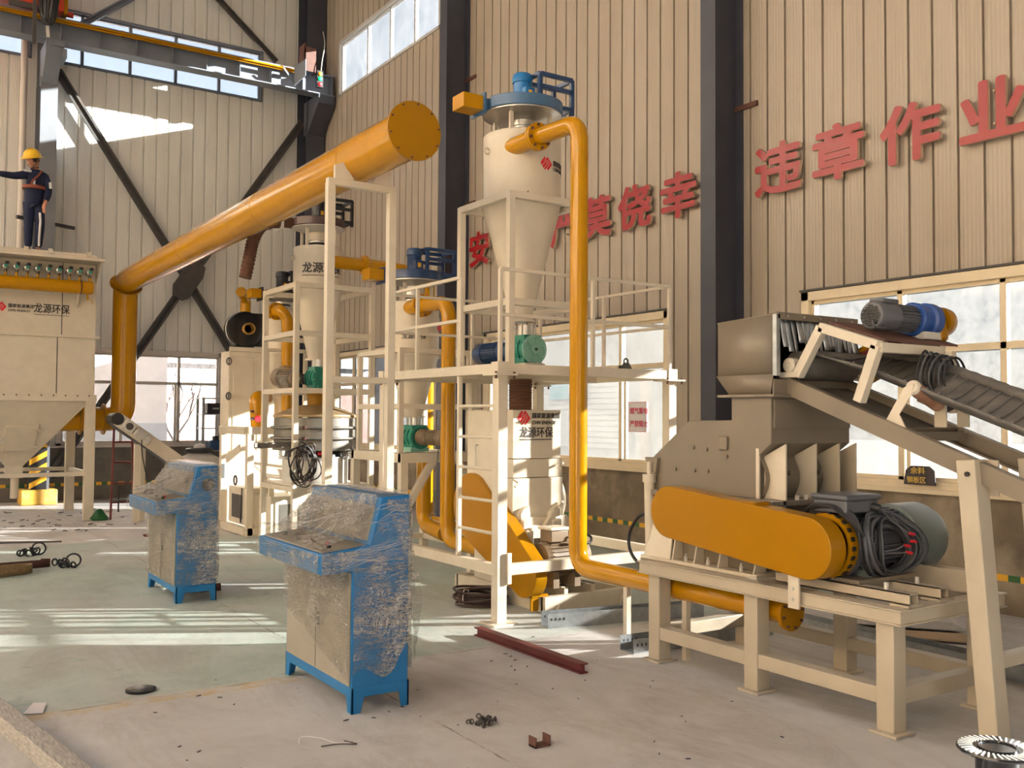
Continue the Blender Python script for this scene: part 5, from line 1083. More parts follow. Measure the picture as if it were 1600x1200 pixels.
part('pipe_run', B().pipe([(5.085, 11.03, 3.50), (6.0, 11.03, 3.46), (6.0, 11.03, 0.25), (6.0, 10.4, 0.25)], 0.085, 0.2, 24, 8), YELLOW, r); part('pipe_flange', B().cyl((5.085, 11.03, 3.5), (5.11, 11.03, 3.5), 0.12, n=24), YELLOW, r); part('flange_bolts', B().bolts((5.11, 11.03, 3.5), 0.1, 8, (1, 0, 0), 0.010, 0.014), RUST, r)
r = root('rising_pipe', (5.25, 9.75, 0.1), 'short yellow pipe with a bottom bend beside the middle table', 'pipe')
part('pipe_run', B().pipe([(5.32, 9.85, 1.12), (5.32, 9.85, 0.36), (5.32, 9.35, 0.30)], 0.085, 0.2, 24, 8), YELLOW, r); part('pipe_collar', B().cyl((5.32, 9.85, 0.5), (5.32, 9.85, 0.52), 0.09, n=24), YELLOW, r); part('pipe_cap', B().cyl((5.32, 9.85, 1.10), (5.32, 9.85, 1.125), 0.1, n=24), YELLOW, r)
r = root('rotary_valve', (4.57, 11.2, 1.925), 'green ribbed rotary valve on the frame above the round sieve', 'valve')
rotary_valve(r, (4.57, 11.2), 2.07, 0.135, 0.26, 1, GREEN, BLACK, 0.35, 0.07); part('valve_base', B().box(4.42, 4.72, 11.06, 11.34, 1.925, 1.95), GREEN, r)
r = root('wrapped_motor', (4.25, 11.4, 1.925), 'motor wrapped in creased clear film on the frame above the sieve', 'motor')
I_motor(r, (4.30, 11.25, 2.06), (-0.35, 0.85, 0.05), 0.11, 0.36, BROWNM); b = B(); rk = random.Random(2)
b.sphere((4.24, 11.42, 2.07), 0.19, 24, 0.8, 1.0, 0.78); b.v = [q+V((rk.uniform(-1, 1), rk.uniform(-1, 1), rk.uniform(-1, 1)))*0.012 for q in b.v]; part('film_wrap', b, FILM, r, angle=180)
r = root('vibrating_sieve', (4.57, 11.28, 0.785), 'round grey vibrating sieve with domed lid and clamp bands', 'sieve')
S = lambda prof, nm, m, n=56: part(nm, B().lathe((CC[0], CC[1], 0), prof, (0, 0, 1), n), m, r)
S([(0.515, 1.585), (0.52, 1.60), (0.515, 1.615), (0.40, 1.66), (0.25, 1.715), (0.17, 1.735), (0.10, 1.74)], 'lid', paint('brown_tinted_lid', (0.36, 0.26, 0.14), 0.35, metal=0.3), 56); S([(0.11, 1.735), (0.10, 1.80), (0.135, 1.93)], 'lid_spout', YELLOWM)
for z0, z1 in ((1.47, 1.58), (1.34, 1.45), (1.20, 1.32)): S([(0.495, z0), (0.505, z0+0.004), (0.505, z1-0.004), (0.495, z1)], 'deck_ring', SIEVE)
for z in (1.46, 1.33):
    o = S([(0.51, z-0.02), (0.545, z-0.012), (0.55, z), (0.545, z+0.012), (0.51, z+0.02)], 'clamp_band', SIEVE); part('band_latch', B().box(4.22, 4.32, 10.82, 10.86, z-0.015, z+0.02), RUST, o)
S([(0.50, 1.185), (0.52, 1.19), (0.52, 1.205), (0.50, 1.21)], 'bottom_flange', SIEVE); S([(0.38, 1.10), (0.36, 1.18)], 'spring_ring', BLACK); S([(0.40, 0.785), (0.40, 1.09), (0.41, 1.095), (0.41, 1.105), (0.2, 1.105)], 'pedestal', FLANGEMARK)
for k in range(10):
    a = 2*PI*k/10+0.25; px, py = CC[0]+0.42*math.cos(a), CC[1]+0.42*math.sin(a)
    part('spring', B().tube([(px+0.022*math.cos(t), py+0.022*math.sin(t), 1.07+0.12*j/40) for j in range(41) for t in (2*PI*j/8,)], 0.005, 5), STEEL, r)
part('outlet_trough', B().channel((4.15, 11.05, 1.235), (3.72, 10.95, 1.22), 0.14, 0.06, 0.006), SIEVE, r); part('motor_tag', B().box(4.42, 4.58, 10.83, 10.85, 1.135, 1.17), LOGORED, r, label='red tag')
r = root('cable_coil', (4.05, 10.7, 0.8), 'tangle of black cable hung on the sieve frame post', 'cable coil'); rk = random.Random(9)
for k in range(9):
    cx, cz, a, bb = 4.20+rk.uniform(-.08, .10), 1.04+rk.uniform(-.04, .04), rk.uniform(.08, .15), rk.uniform(.18, .24)
    part('cable_loop', B().tube(spline([(cx+a*math.cos(t)+0.04*math.sin(2*t+k), 10.68-0.006*k, cz+bb*math.sin(t)) for t in [2*PI*j/12 for j in range(12)]], 3, True), 0.008, 6, closed=True), CABLE if k % 2 else BLACK, r)

# ---------------- big duct and its support
DX, DZ, DR = 3.33, 3.745, 0.187
r = root('overhead_duct', (DX, 10.5, 1.3), 'long thick yellow overhead duct with round end cap, running back to the dust collector', 'duct')
part('duct_run', B().pipe([(DX, 6.37, DZ), (DX, 16.3, DZ), (DX, 16.3, 1.53), (2.30, 16.3, 1.53)], DR, 0.26, 40, 10), YELLOW, r)
part('end_cap', B().lathe((DX, 6.37, DZ), [(0.224, 0.0), (0.226, -0.006), (0.224, -0.016), (0.215, -0.018), (0.02, -0.018)], (0, 1, 0), 56), YELLOWM, r); part('cap_bolts', B().bolts((DX, 6.352, DZ), 0.206, 10, (0, -1, 0), 0.008, 0.010), RUST, r)
part('elbow_flange', B().lathe((DX, 16.25, DZ-.06), [(0.19, 0), (0.25, 0.0), (0.25, 0.02), (0.19, 0.02)], (0, -0.7, 0.7), 40), YELLOWM, r); part('flange_bolts', B().bolts((DX, 16.25, DZ-.06), 0.23, 10, (0, -0.7, 0.7), 0.010, 0.03), RUST, r)
for y in (12.5, 9.6, 7.4): part('weld_seam', B().ring((DX, y, DZ), DR+0.001, 0.003, axis=(0, 1, 0), n=40, k=6), YELLOW, r); 
for y in (12.45, 9.55): part('clamp_bolt', B().cyl((DX+0.02, y, DZ-DR-0.03), (DX+0.02, y+0.05, DZ-DR-0.03), 0.012, n=8), RUST, r)
part('spout_flange', B().cyl((3.05, 16.3, 1.53), (3.02, 16.3, 1.53), 0.245, n=40), YELLOWM, r); part('spout_flange', B().cyl((2.70, 16.3, 1.53), (2.675, 16.3, 1.53), 0.245, n=40), YELLOWM, r)
r = root('duct_support', (3.33, 7.28, 0), 'tall cream portal on two posts holding up the end of the overhead duct', 'support')
for x in (3.05, 3.60): sq('post', r, (x, 7.28, 0), (x, 7.28, 3.50), 0.066); part('foot_plate', B().box(x-.08, x+.08, 7.20, 7.36, 0, 0.012), CREAM, r)
sq('cross_beam', r, (3.02, 7.28, 3.51), (3.63, 7.28, 3.51), 0.06, 0.055)
for s in (-1, 1): part('saddle_plate', B().prism([(DX+s*0.25, 7.26, 3.535), (DX+s*0.25, 7.26, 3.65), (DX+s*0.175, 7.26, 3.68), (DX+s*0.08, 7.26, 3.545)], (0, 0.03, 0)), CREAM, r)
sq('tie_beam', r, (3.05, 7.28, 1.9), (3.60, 7.28, 1.9), 0.05)

# ---------------- rear left machines behind the sieve
r = root('press_frame', (4.4, 13.1, 0), 'cream post frame with control flap in front of the tall cabinet', 'frame')
for x, y in ((4.18, 12.6), (4.15, 13.65), (4.75, 12.6)): sq('post', r, (x, y, 0), (x, y, 1.36), 0.09)
sq('top_beam', r, (4.15, 12.6, 1.40), (4.15, 13.7, 1.40), 0.12, 0.10); sq('top_beam', r, (4.15, 12.6, 1.40), (4.85, 12.6, 1.40), 0.10, 0.10); sq('base_rail', r, (4.15, 12.6, 0.06), (4.15, 13.65, 0.06), 0.09, 0.10); sq('base_rail', r, (4.15, 12.6, 0.06), (4.8, 12.6, 0.06), 0.09, 0.10)
part('flap', B().bar((4.15, 13.5, 0.98), (4.16, 12.95, 1.16), 0.02, 0.10), CREAM, r); part('panel_box', B().box(4.19, 4.5, 12.75, 13.5, 0.12, 0.62), CREAM, r, 0.004); part('panel_window', B().box(4.185, 4.19, 12.9, 13.35, 0.2, 0.52), BRACE, r); part('switch_plate', B().box(4.10, 4.14, 13.58, 13.63, 0.65, 0.85), WHITE, r)
part('hand_wheel', B().ring((4.12, 13.0, 0.72), 0.06, 0.012, axis=(1, 0, 0)), BRACE, r); part('panel_cable', B().tube(spline([(4.18, 12.9, 0.62), (4.16, 12.85, 0.4), (4.17, 12.9, 0.16), (4.18, 12.95, 0.2)], 5), 0.008, 6), BLACK, r)
part('lettered_block', B().box(4.11, 4.14, 13.45, 13.62, 0.72, 0.92), paint('pale_blue_label', (0.55, 0.66, 0.75), 0.5), r)
r = root('filter_cabinet', (4.5, 14.1, 0), 'tall cream filter cabinet with door wheels beside the back window', 'cabinet')
part('cabinet_body', B().box(4.24, 5.10, 13.75, 14.15, 0.0, 2.53), CREAM, r, 0.006)
for x0, x1, z0, z1 in ((4.30, 4.60, 1.1, 1.85), (4.30, 4.60, 1.9, 2.45), (4.66, 5.05, 1.1, 2.45)): part('cabinet_door', B().box(x0, x1, 13.74, 13.755, z0, z1), CREAM, r, 0.003)
for z in (2.38, 1.88): part('door_wheel', B().ring((4.23, 13.72, z), 0.05, 0.010, axis=(1, 0.4, 0), n=20).bar((4.23, 13.72, z-0.045), (4.23, 13.72, z+0.045), 0.012), BRACE, r)
part('top_rail', B().bar((4.24, 13.74, 2.56), (5.10, 13.74, 2.56), 0.04, 0.06), CREAM, r)
r = root('black_blower', (4.5, 13.9, 2.55), 'round black blower on the tall cream cabinet', 'blower')
part('casing', B().lathe((4.48, 13.75, 2.86), [(0.20, 0.0), (0.255, 0.01), (0.26, 0.03), (0.26, 0.22), (0.1, 0.24)], (0, 1, 0), 44), BLACKG, r); part('inlet_ring', B().lathe((4.50, 13.74, 2.86), [(0.055, 0.0), (0.075, -0.10), (0.085, -0.10), (0.085, 0.0)], (0, 1, 0), 28), paint('brown_inlet_ring', (0.35, 0.20, 0.05), 0.4), r)
part('foot', B().box(4.35, 4.62, 13.8, 13.95, 2.53, 2.66), BLACK, r); part('casing_band', B().ring((4.48, 13.86, 2.86), 0.262, 0.010, axis=(0, 1, 0), n=44), STEEL, r)
part('outlet', B().pipe([(4.50, 13.85, 3.08), (4.50, 13.85, 3.30), (4.35, 13.6, 3.38)], 0.075, 0.1, 20), YELLOW, r); part('casing_extension', B().box(4.48, 4.78, 13.78, 13.96, 2.62, 3.10), BLACKG, r)
r = root('small_cyclone', (4.72, 13.0, 1.8), 'small pale cyclone left of the rear tower with a yellow bent pipe in front', 'cyclone')
cyclone(r, (4.74, 13.0), 0.20, 3.10, 2.45, 1.85, 0.08, CREAM)
part('lower_leg', B().cyl((4.74, 13.0, 1.36), (4.74, 13.0, 1.85), 0.085, n=24), CREAM, r); part('carrier_frame', B().bar((4.45, 12.75, 2.5), (5.0, 12.75, 2.5), 0.05).bar((4.45, 12.75, 0.0), (4.45, 12.75, 2.5), 0.05).bar((5.0, 12.75, 0), (5.0, 12.75, 2.5), 0.05), CREAM, r)
r = root('bent_pipe', (4.6, 12.5, 1.4), 'yellow bent pipe with flange dropping behind the film-wrapped motor', 'pipe')
part('pipe_run', B().pipe([(4.52, 12.9, 3.02), (4.52, 12.42, 3.02), (4.60, 12.40, 2.9), (4.62, 12.40, 1.40)], 0.078, 0.1, 22, 8), YELLOW, r); part('pipe_flange', B().cyl((4.52, 12.62, 3.02), (4.52, 12.58, 3.02), 0.12, n=24), YELLOW, r); part('flange_bolts', B().bolts((4.52, 12.58, 3.02), 0.1, 8, (0, -1, 0), 0.010, 0.012), RUST, r)
r = root('rear_fan', (4.74, 13.0, 3.2), 'dark fan with yellow outlet box left of the rear cyclone', 'fan')
fan_unit(r, (4.74, 13.0), 3.25, 0.24, BLACK, BLACK, BLACK, 0.17)
r = root('valve_pipe', (4.45, 13.0, 1.42), 'fat yellow pipe with red valve wheel behind the press frame', 'pipe')
part('pipe_run', B().pipe([(4.6, 13.2, 1.86), (4.38, 12.95, 1.84), (4.40, 12.9, 1.40)], 0.10, 0.1, 22), YELLOW, r); part('valve_wheel', B().cyl((4.34, 12.78, 1.56), (4.34, 12.75, 1.56), 0.045, n=16), LOGORED, r); part('valve_bolt', B().cyl((4.27, 12.8, 1.66), (4.27, 12.76, 1.66), 0.02, n=8).cyl((4.27, 12.8, 1.56), (4.27, 12.76, 1.56), 0.025, n=8), RUST, r)
r = root('machine_base', (4.6, 12.2, 0), 'low cream machine base with framed grey window under the sieve frame', 'machine')
part('base_body', B().box(4.30, 5.3, 12.1, 12.9, 0.0, 0.55), CREAM, r, 0.006); part('window_frame', B().box(4.36, 4.80, 12.085, 12.1, 0.06, 0.50), WHITE, r, 0.003); part('window_plate', B().box(4.41, 4.75, 12.08, 12.086, 0.11, 0.45), SIEVE, r)
part('hopper_tray', B().add([(4.3, 12.0, 0.72), (5.2, 12.0, 0.72), (5.2, 12.9, 0.95), (4.3, 12.9, 0.95), (4.3, 12.0, 0.74), (5.2, 12.0, 0.74), (5.2, 12.9, 0.97), (4.3, 12.9, 0.97)], [(0, 1, 2, 3), (4, 5, 6, 7), (0, 1, 5, 4), (1, 2, 6, 5), (2, 3, 7, 6), (3, 0, 4, 7)]), CREAM, r)
for k in range(4): part('tray_rib', B().bar((4.5+0.08*k, 12.05, 0.76), (4.7+0.08*k, 12.5, 0.92), 0.02, 0.03), CREAM, r)
for x in (4.35, 5.15): part('tray_leg', B().box(x-.03, x+.03, 12.2, 12.26, 0.55, 0.78), CREAM, r)
# coil on the floor by the platform leg
r = root('floor_cable_coil', (4.35, 7.0, 0), 'coil of dark brown cable on the floor behind the platform post', 'cable coil'); rk = random.Random(6)
for k in range(10):
    R = 0.20+rk.uniform(-.03, .03); part('cable_loop', B().tube([(4.37+rk.uniform(-.0, .0)+R*1.0*math.cos(t)+0.01*math.sin(3*t+k), 7.05+R*1.0*math.sin(t), 0.014+0.012*k+0.012*math.sin(2*t+k)) for t in [2*PI*j/28 for j in range(28)]], 0.011, 7, closed=True), CABLE, r)
part('coil_tie', B().tube([(4.17, 6.99, 0.0), (4.155, 6.985, 0.08), (4.17, 6.99, 0.15), (4.22, 7.0, 0.14), (4.21, 7.0, 0.0)], 0.004, 5), SIGNW, r)
# ================================================================== CONSOLES
def console(name, y0, lab, film_seed, full):
    L = 0.99; y1 = y0+L; x0, x1 = 2.17, 2.515
    r = root(name, ((x0+x1)/2, (y0+y1)/2, 0), lab, 'control console', 'control consoles wrapped in film')
    prof = [(2.17, 0.135), (2.17, 0.765), (1.99, 0.755), (1.985, 0.865), (2.27, 0.895), (2.335, 1.155), (2.51, 1.165), (2.51, 0.135)]
    part('cabinet', B().prism([(x, y0+0.004, z) for x, z in prof], (0, L-0.008, 0)), BLUE, r, 0.006)
    b = B()
    for yy in (y0, y1-0.012): b.prism([(x0, yy, 0.14), (x1, yy, 0.14), (x1, yy, 0.0), (x1-0.045, yy, 0.0), (x1-0.06, yy, 0.085), (x0+0.075, yy, 0.085), (x0+0.055, yy, 0.0), (x0, yy, 0.0)], (0, 0.012, 0))
    for xx in (x0, x1-0.012): b.prism([(xx, y0, 0.14), (xx, y1, 0.14), (xx, y1, 0.0), (xx, y1-0.055, 0.0), (xx, y1-0.075, 0.085), (xx, y0+0.075, 0.085), (xx, y0+0.055, 0.0), (xx, y0, 0.0)], (0.012, 0, 0))
    part('plinth', b, BLUE, r, 0.002)
    part('front_door', B().box(2.163, 2.171, y0+0.02, y1-0.03, 0.145, 0.75), PANELGREY, r, 0.002); part('door_gap', B().box(2.1615, 2.164, y0+L*0.5-0.002, y0+L*0.5+0.002, 0.15, 0.745), BRACE, r)
    part('door_lock', B().box(2.157, 2.163, y0+L*0.5-0.05, y0+L*0.5-0.03, 0.40, 0.47), BLACK, r)
    part('instrument_panel', B().add([(2.281, y0+0.05, 0.915), (2.281, y1-0.05, 0.915), (2.327, y1-0.05, 1.105), (2.327, y0+0.05, 1.105), (2.274, y0+0.05, 0.917), (2.274, y1-0.05, 0.917), (2.320, y1-0.05, 1.107), (2.320, y0+0.05, 1.107)], [(0, 1, 2, 3), (4, 5, 6, 7), (0, 1, 5, 4), (1, 2, 6, 5), (2, 3, 7, 6), (3, 0, 4, 7)]), PANELGREY, r)
    part('desk_panel', B().add([(2.01, y0+0.04, 0.8685), (2.01, y1-0.04, 0.8685), (2.25, y1-0.04, 0.8935), (2.25, y0+0.04, 0.8935), (2.01, y0+0.04, 0.876), (2.01, y1-0.04, 0.876), (2.25, y1-0.04, 0.901), (2.25, y0+0.04, 0.901)], [(0, 1, 2, 3), (4, 5, 6, 7), (0, 1, 5, 4), (1, 2, 6, 5), (2, 3, 7, 6), (3, 0, 4, 7)]), PANELGREY, r)
    rk = random.Random(film_seed)
    for k in range(7): yy = y0+0.12+0.11*k; part('push_button', B().cyl((2.08+0.04*(k % 2), yy, 0.87), (2.08+0.04*(k % 2), yy, 0.905), 0.012, n=12), LOGORED if k == 1 else BLACK, r)
    for k in range(4): yy = y0+0.2+0.16*k; part('meter', B().bar((2.308, yy, 1.03), (2.300, yy, 1.033), 0.06, 0.06, up=(0, 1, 0)), WHITE if k % 2 else BLACK, r)
    part('vent_grille', B().lathe((2.43, y0+0.003, 1.0), [(0.012, -0.004), (0.035, -0.006), (0.052, -0.004), (0.056, 0.0)], (0, 1, 0), 24), BRACE if full else BLUE, r)
    if full:
        b = B()
        for i in range(2):
            for j in range(10): b.box(2.27+0.10*i-0.012, 2.27+0.10*i+0.012, y0-0.001, y0+0.004, 0.42+0.022*j, 0.424+0.022*j)
        part('louvre_slots', b, paint('dark_blue_louvre', (0.01, 0.09, 0.26), 0.5), r)
    # creased stretch film, laid as crumpled sheets just off the faces
    def sheet(fn, nu, nv, amp, seed):
        vs, fs = [], []
        for i in range(nu+1):
            for j in range(nv+1):
                p, n = fn(i/nu, j/nv); p = V(p); n = V(n)
                h = noise.noise(p*7+V((seed, 0, 0)))*0.6+noise.noise(V((p.x*30, p.y*9, p.z*34))+V((seed, 3, 1)))*0.5
                vs.append(p+n*(0.010+amp*(0.55+0.6*h)))
        for i in range(nu):
            for j in range(nv): a = i*(nv+1)+j; fs.append((a, a+1, a+nv+2, a+nv+1))
        return vs, fs
    F = B(); lo = (lambda u: 0.17+0.27*u) if not full else (lambda u: 0.15)
    F.add(*sheet(lambda u, v: ((2.165, y0+u*L, lo(u)+(0.755-lo(u))*v), (-1, 0, 0)), 60, 44, 0.012, film_seed))
    lo2 = (lambda u: 0.21+0.03*math.sin(u*9)+0.14*max(0, u-0.7)/0.3) if not full else (lambda u: 0.15)
    F.add(*sheet(lambda u, v: ((2.17+u*0.345, y0, lo2(u)+(0.78-lo2(u))*v), (0, -1, 0)), 40, 44, 0.010, film_seed+5))
    F.add(*sheet(lambda u, v: ((1.985+u*(0.53), y0, 0.76+(0.115+0.27*max(0, min(1, (u-0.5)*4.5)))*v), (0, -1, 0)), 40, 26, 0.010, film_seed+9))
    F.add(*sheet(lambda u, v: ((1.985, y0+u*L, 0.755+0.11*v), (-1, 0, 0)), 60, 12, 0.010, film_seed+2))
    F.add(*sheet(lambda u, v: ((1.985+0.285*v, y0+u*L, 0.868+0.03*v+0.03*math.sin(PI*v)), (0, 0, 1)), 60, 20, 0.022, film_seed+3))
    F.add(*sheet(lambda u, v: ((2.25+0.085*v, y0+u*L, 0.90+0.265*v), (-0.9, 0, 0.25)), 60, 24, 0.020, film_seed+4))
    F.add(*sheet(lambda u, v: ((2.33+0.185*v, y0+u*L, 1.165), (0, 0, 1)), 50, 12, 0.010, film_seed+7))
    F.add(*sheet(lambda u, v: ((2.515, y0+u*L, 0.2+0.96*v), (1, 0, 0)), 40, 40, 0.010, film_seed+8))
    F.add(*sheet(lambda u, v: ((2.31-0.30*v, y0+0.0+u*L, 1.05-0.155*v-0.055*math.sin(PI*v)+0.02*math.sin(9*u)), (-0.4, 0, 0.9)), 60, 26, 0.05, film_seed+21))
    if not full: F.add(*sheet(lambda u, v: ((2.50+0.09*u, y0+0.02+0.1*v*u, 1.0-0.42*u+0.0-0.30*v*(0.3+u)), (0.4, -0.6, 0.2)), 16, 16, 0.03, film_seed+12))
    # folds: thin raised pleats pulled tight round the cabinet
    G = B(); rk = random.Random(film_seed+77)
    def pleat(a, b_, n, w, sag=0.0):
        a, b_, n = V(a), V(b_), V(n); d = (b_-a); side = d.cross(n).normalized(); m = 7; vs = []
        for i in range(m+1):
            t = i/m; q = a+d*t+n*(0.022+0.006*math.sin(9*t+a.z*40))+V((0, 0, -sag*math.sin(PI*t)))+side*(0.004*math.sin(11*t+a.y*30)); ww = 0.62*w*math.sin(PI*min(1, max(0, t*0.94+0.03)))
            vs += [q-side*ww, q+side*ww+n*ww]
        G.add(vs, [(2*i, 2*i+1, 2*i+3, 2*i+2) for i in range(m)])
    for k in range(34):                                   # front: bands and a fan gathered at the near lower corner
        y = y0+rk.uniform(0, L*0.7); z = rk.uniform(0.46, 0.74); l = rk.uniform(0.12, 0.5)
        pleat((2.163, y, z), (2.163, min(y1, y+l), z+rk.uniform(-.07, .05)), (-1, 0, 0), rk.uniform(.0012, .003))
        if k < 30 and not full: t = k/30; pleat((2.163, y0+0.03, 0.20+0.20*t*rk.random()), (2.163, y0+0.15+0.8*rk.random(), 0.30+0.42*t), (-1, 0, 0), rk.uniform(.001, .0028))
        if full: pleat((2.163, y0+0.02, rk.uniform(.16, .5)), (2.163, y1-.03, rk.uniform(.2, .6)), (-1, 0, 0), rk.uniform(.001, .002))
    for k in range(42):                                   # side
        z = rk.uniform(0.36, 1.1); x0_ = rk.uniform(2.18, 2.35); pleat((x0_, y0, z), (min(2.51, x0_+rk.uniform(.08, .3)), y0, z+rk.uniform(-.02, .10)), (0, -1, 0), rk.uniform(.0010, .0026))
        if k < 24: pleat((2.0+rk.uniform(0, .1), y0, rk.uniform(.77, .86)), (2.2+rk.uniform(0, .3), y0, rk.uniform(.78, .95)), (0, -1, 0), rk.uniform(.0010, .0022))
        if k < 30: y = y0+rk.uniform(0, .8); z = rk.uniform(.765, .86); pleat((1.984, y, z), (1.984, min(y1, y+rk.uniform(.1, .5)), z+rk.uniform(-.01, .012)), (-1, 0, 0), rk.uniform(.0010, .0022))
    for k in range(24):                                   # panel and desk
        y = y0+rk.uniform(0.02, .75); t = rk.random(); pleat((2.25+.075*t, y, .92+.22*t), (2.25+.075*min(1, t+.15), min(y1, y+rk.uniform(.08, .3)), .92+.22*min(1, t+rk.uniform(-.1, .2))), (-0.9, 0, .3), rk.uniform(.0012, .003))
        y = y0+rk.uniform(0.0, .8); pleat((2.0+.2*rk.random(), y, .90), (2.05+.2*rk.random(), min(y1, y+rk.uniform(.05, .25)), .905), (0, 0, 1), rk.uniform(.0012, .003))
        if k < 14: pleat((2.30, y0+rk.uniform(0, .9), 1.06), (2.0, y0+rk.uniform(0, .9), .90), (-.4, 0, .9), rk.uniform(.0012, .0025))
    fo = part('film_folds', G, FOLD, r, angle=180, recalc=False)
    part('stretch_film', F, FILM, r, angle=180, recalc=False, label='creased clear stretch film')
    return r
console('control_console', 4.805, 'nearer blue control console wrapped in creased clear film, front and centre', 1, False)
console('control_console', 8.405, 'farther blue control console wrapped in film, standing on the left', 40, True)

# ================================================================== DUST COLLECTOR AND WORKER
r = root('dust_collector', (1.2, 16.6, 0), 'big cream dust collector box with hopper and yellow air tank at the left edge', 'dust collector')
XA, XC, YA, YC = -0.6, 2.80, 15.75, 17.6
part('housing', B().box(XA, XC, YA, YC, 1.90, 3.90), CREAM, r, 0.006)
part('housing_flange', B().box(XA-.03, XC+.05, YA-.04, YC+.04, 2.765, 2.80), CREAM, r); part('hopper_flange', B().box(XA-.03, XC+.03, YA-.035, YC+.035, 1.80, 1.905), CREAM, r, 0.004)
part('panel_seam', B().box(2.315, 2.327, YA-.003, YA, 2.80, 3.95).box(2.26, 2.272, YA-.003, YA, 1.92, 2.76), BRACE, r)
b = B()
for k in range(13): b.cyl((2.72-0.165*k, YA-.05, 1.885), (2.72-0.165*k, YA-.02, 1.885), 0.012, n=6)
part('flange_bolts', b, RUST, r)
for xc in (1.82, 0.1):
    h = 0.115; top = [(xc-0.92 if xc > 1 else XA, YA+.02, 1.80), (XC-0.06 if xc > 1 else xc+0.8, YA+.02, 1.80), (XC-0.06 if xc > 1 else xc+0.8, YC-.02, 1.80), (xc-0.92 if xc > 1 else XA, YC-.02, 1.80)]
    bot = [(xc-h, 16.55, 0.80), (xc+h, 16.55, 0.80), (xc+h, 16.8, 0.80), (xc-h, 16.8, 0.80)]
    part('hopper', B().add(top+bot, [(0, 1, 5, 4), (1, 2, 6, 5), (2, 3, 7, 6), (3, 0, 4, 7), (0, 1, 2, 3), (4, 5, 6, 7)]), CREAM, r, 0.004)
    part('discharge_neck', B().box(xc-h, xc+h, 16.55, 16.8, 0.62, 0.81), CREAM, r); part('discharge_pipe', B().cyl((xc+0.02, 16.68, 0.30), (xc+0.02, 16.68, 0.62), 0.06), CREAM, r)
for x, y in ((2.75, 15.80), (2.75, 17.52), (-0.5, 15.8), (-0.5, 17.52)): part('leg', B().box(x-0.07, x+0.07, y-0.07, y+0.07, 0, 1.80), CREAM, r, 0.005)
for y in (15.80, 17.52): part('leg_brace', B().bar((-0.5, y, 0.70), (2.75, y, 0.70), 0.05, 0.06), CREAM, r)
part('leg_brace', B().bar((2.75, 15.8, 0.70), (2.75, 17.52, 0.70), 0.05, 0.06), CREAM, r)
# inspection door on the sloping hopper face
def slope(x, t): return V((x, 15.77+t*0.78, 1.80-t*1.0))
sn = V((0, -0.79, -0.61))
pd = [slope(x, t)+sn*0.03 for x, t in ((1.64, 0.36), (2.08, 0.36), (2.04, 0.74), (1.62, 0.74))]
d = part('inspection_door', B().prism(pd, sn*-0.03), CREAM, r, 0.004)
for t in (0.42, 0.68): part('door_hinge', B().bar(slope(1.98, t)+sn*0.04, slope(2.10, t)+sn*0.04, 0.02, 0.03, up=sn), CREAM, d)
q = slope(1.59, 0.55)+sn*0.05; part('door_wheel', B().ring(q, 0.045, 0.012, axis=sn, n=20).cyl(q+sn*0.01, q-sn*0.05, 0.014), WHITE, d)
# roof tray and header tank
part('roof_tray', B().box(XA-.1, XC+.03, 15.28, YC+.1, 3.885, 3.925), CREAM, r, 0.004); part('roof_deck', B().box(XA, XC-.06, 15.42, YC, 3.925, 3.985), CREAM, r, 0.006); part('roof_lip', B().box(XA, XC-.14, 15.45, 15.48, 3.985, 4.005), CREAM, r)
for x in (2.62, 2.10, 1.78): part('roof_clip', B().box(x-.03, x+.03, 15.40, 15.46, 3.96, 4.03), CREAM, r)
part('tray_bracket', B().prism([(XC-.02, 15.30, 3.885), (XC-.02, YA, 3.885), (XC-.02, YA, 3.60)], (0.015, 0, 0)), CREAM, r)
t = part('air_tank', B().lathe((XA, 15.5, 3.505), [(0.05, -0.03), (0.09, -0.02), (0.098, 0.0), (0.098, XC-0.10-XA-0.02), (0.09, XC-0.10-XA), (0.05, XC-0.1-XA+0.005)], (1, 0, 0), 32), YELLOW, r); part('tank_strap', B().ring((2.53, 15.5, 3.505), 0.101, 0.007, axis=(1, 0, 0), n=32), RUST, t); part('tank_bracket', B().prism([(2.50, 15.55, 3.42), (2.50, YA, 3.42), (2.50, YA, 3.22)], (0.03, 0, 0)), CREAM, r); part('drain_cock', B().cyl((2.63, 15.5, 3.41), (2.63, 15.5, 3.32), 0.012, n=8).tube([(2.63, 15.5, 3.36), (2.68, 15.5, 3.33), (2.71, 15.5, 3.27)], 0.006, 6), YELLOW, t)
for k in range(16):
    x = 2.655-0.141*k
    v = part('pulse_valve', B().sphere((x, 15.50, 3.735), 0.050, 16, 1, 0.7, 1).cyl((x, 15.50, 3.735), (x, 15.74, 3.735), 0.03, n=12), STEEL, r, label='silver pulse valve')
    part('valve_coil', B().box(x-0.004, x+0.042, 15.44, 15.50, 3.765, 3.80), BLACK, v); part('valve_stem', B().cyl((x, 15.50, 3.595), (x, 15.50, 3.655), 0.016, n=10), YELLOW, v); part('valve_nut', B().cyl((x, 15.50, 3.655), (x, 15.50, 3.69), 0.024, n=6), BRACE, v); part('valve_cap', B().cyl((x, 15.465, 3.735), (x, 15.445, 3.735), 0.026, n=14), GREEN, v)
brand_panel(r, (1.42, YA-.002, 3.10), (1, 0, 0), (0, 0, 1), (0, -1, 0), 0.145)
lettering('company_short_name', '龙源环保', 0.15, INK, (1.935, YA-.003, 3.125), (1, 0, 0), (0, 0, 1), r, bold=0.003, sx=0.82); part('lettering_underline', B().box(1.94, 2.42, YA-.004, YA-.002, 3.08, 3.088), INK, r)
# yellow inlet spout joining the hopper

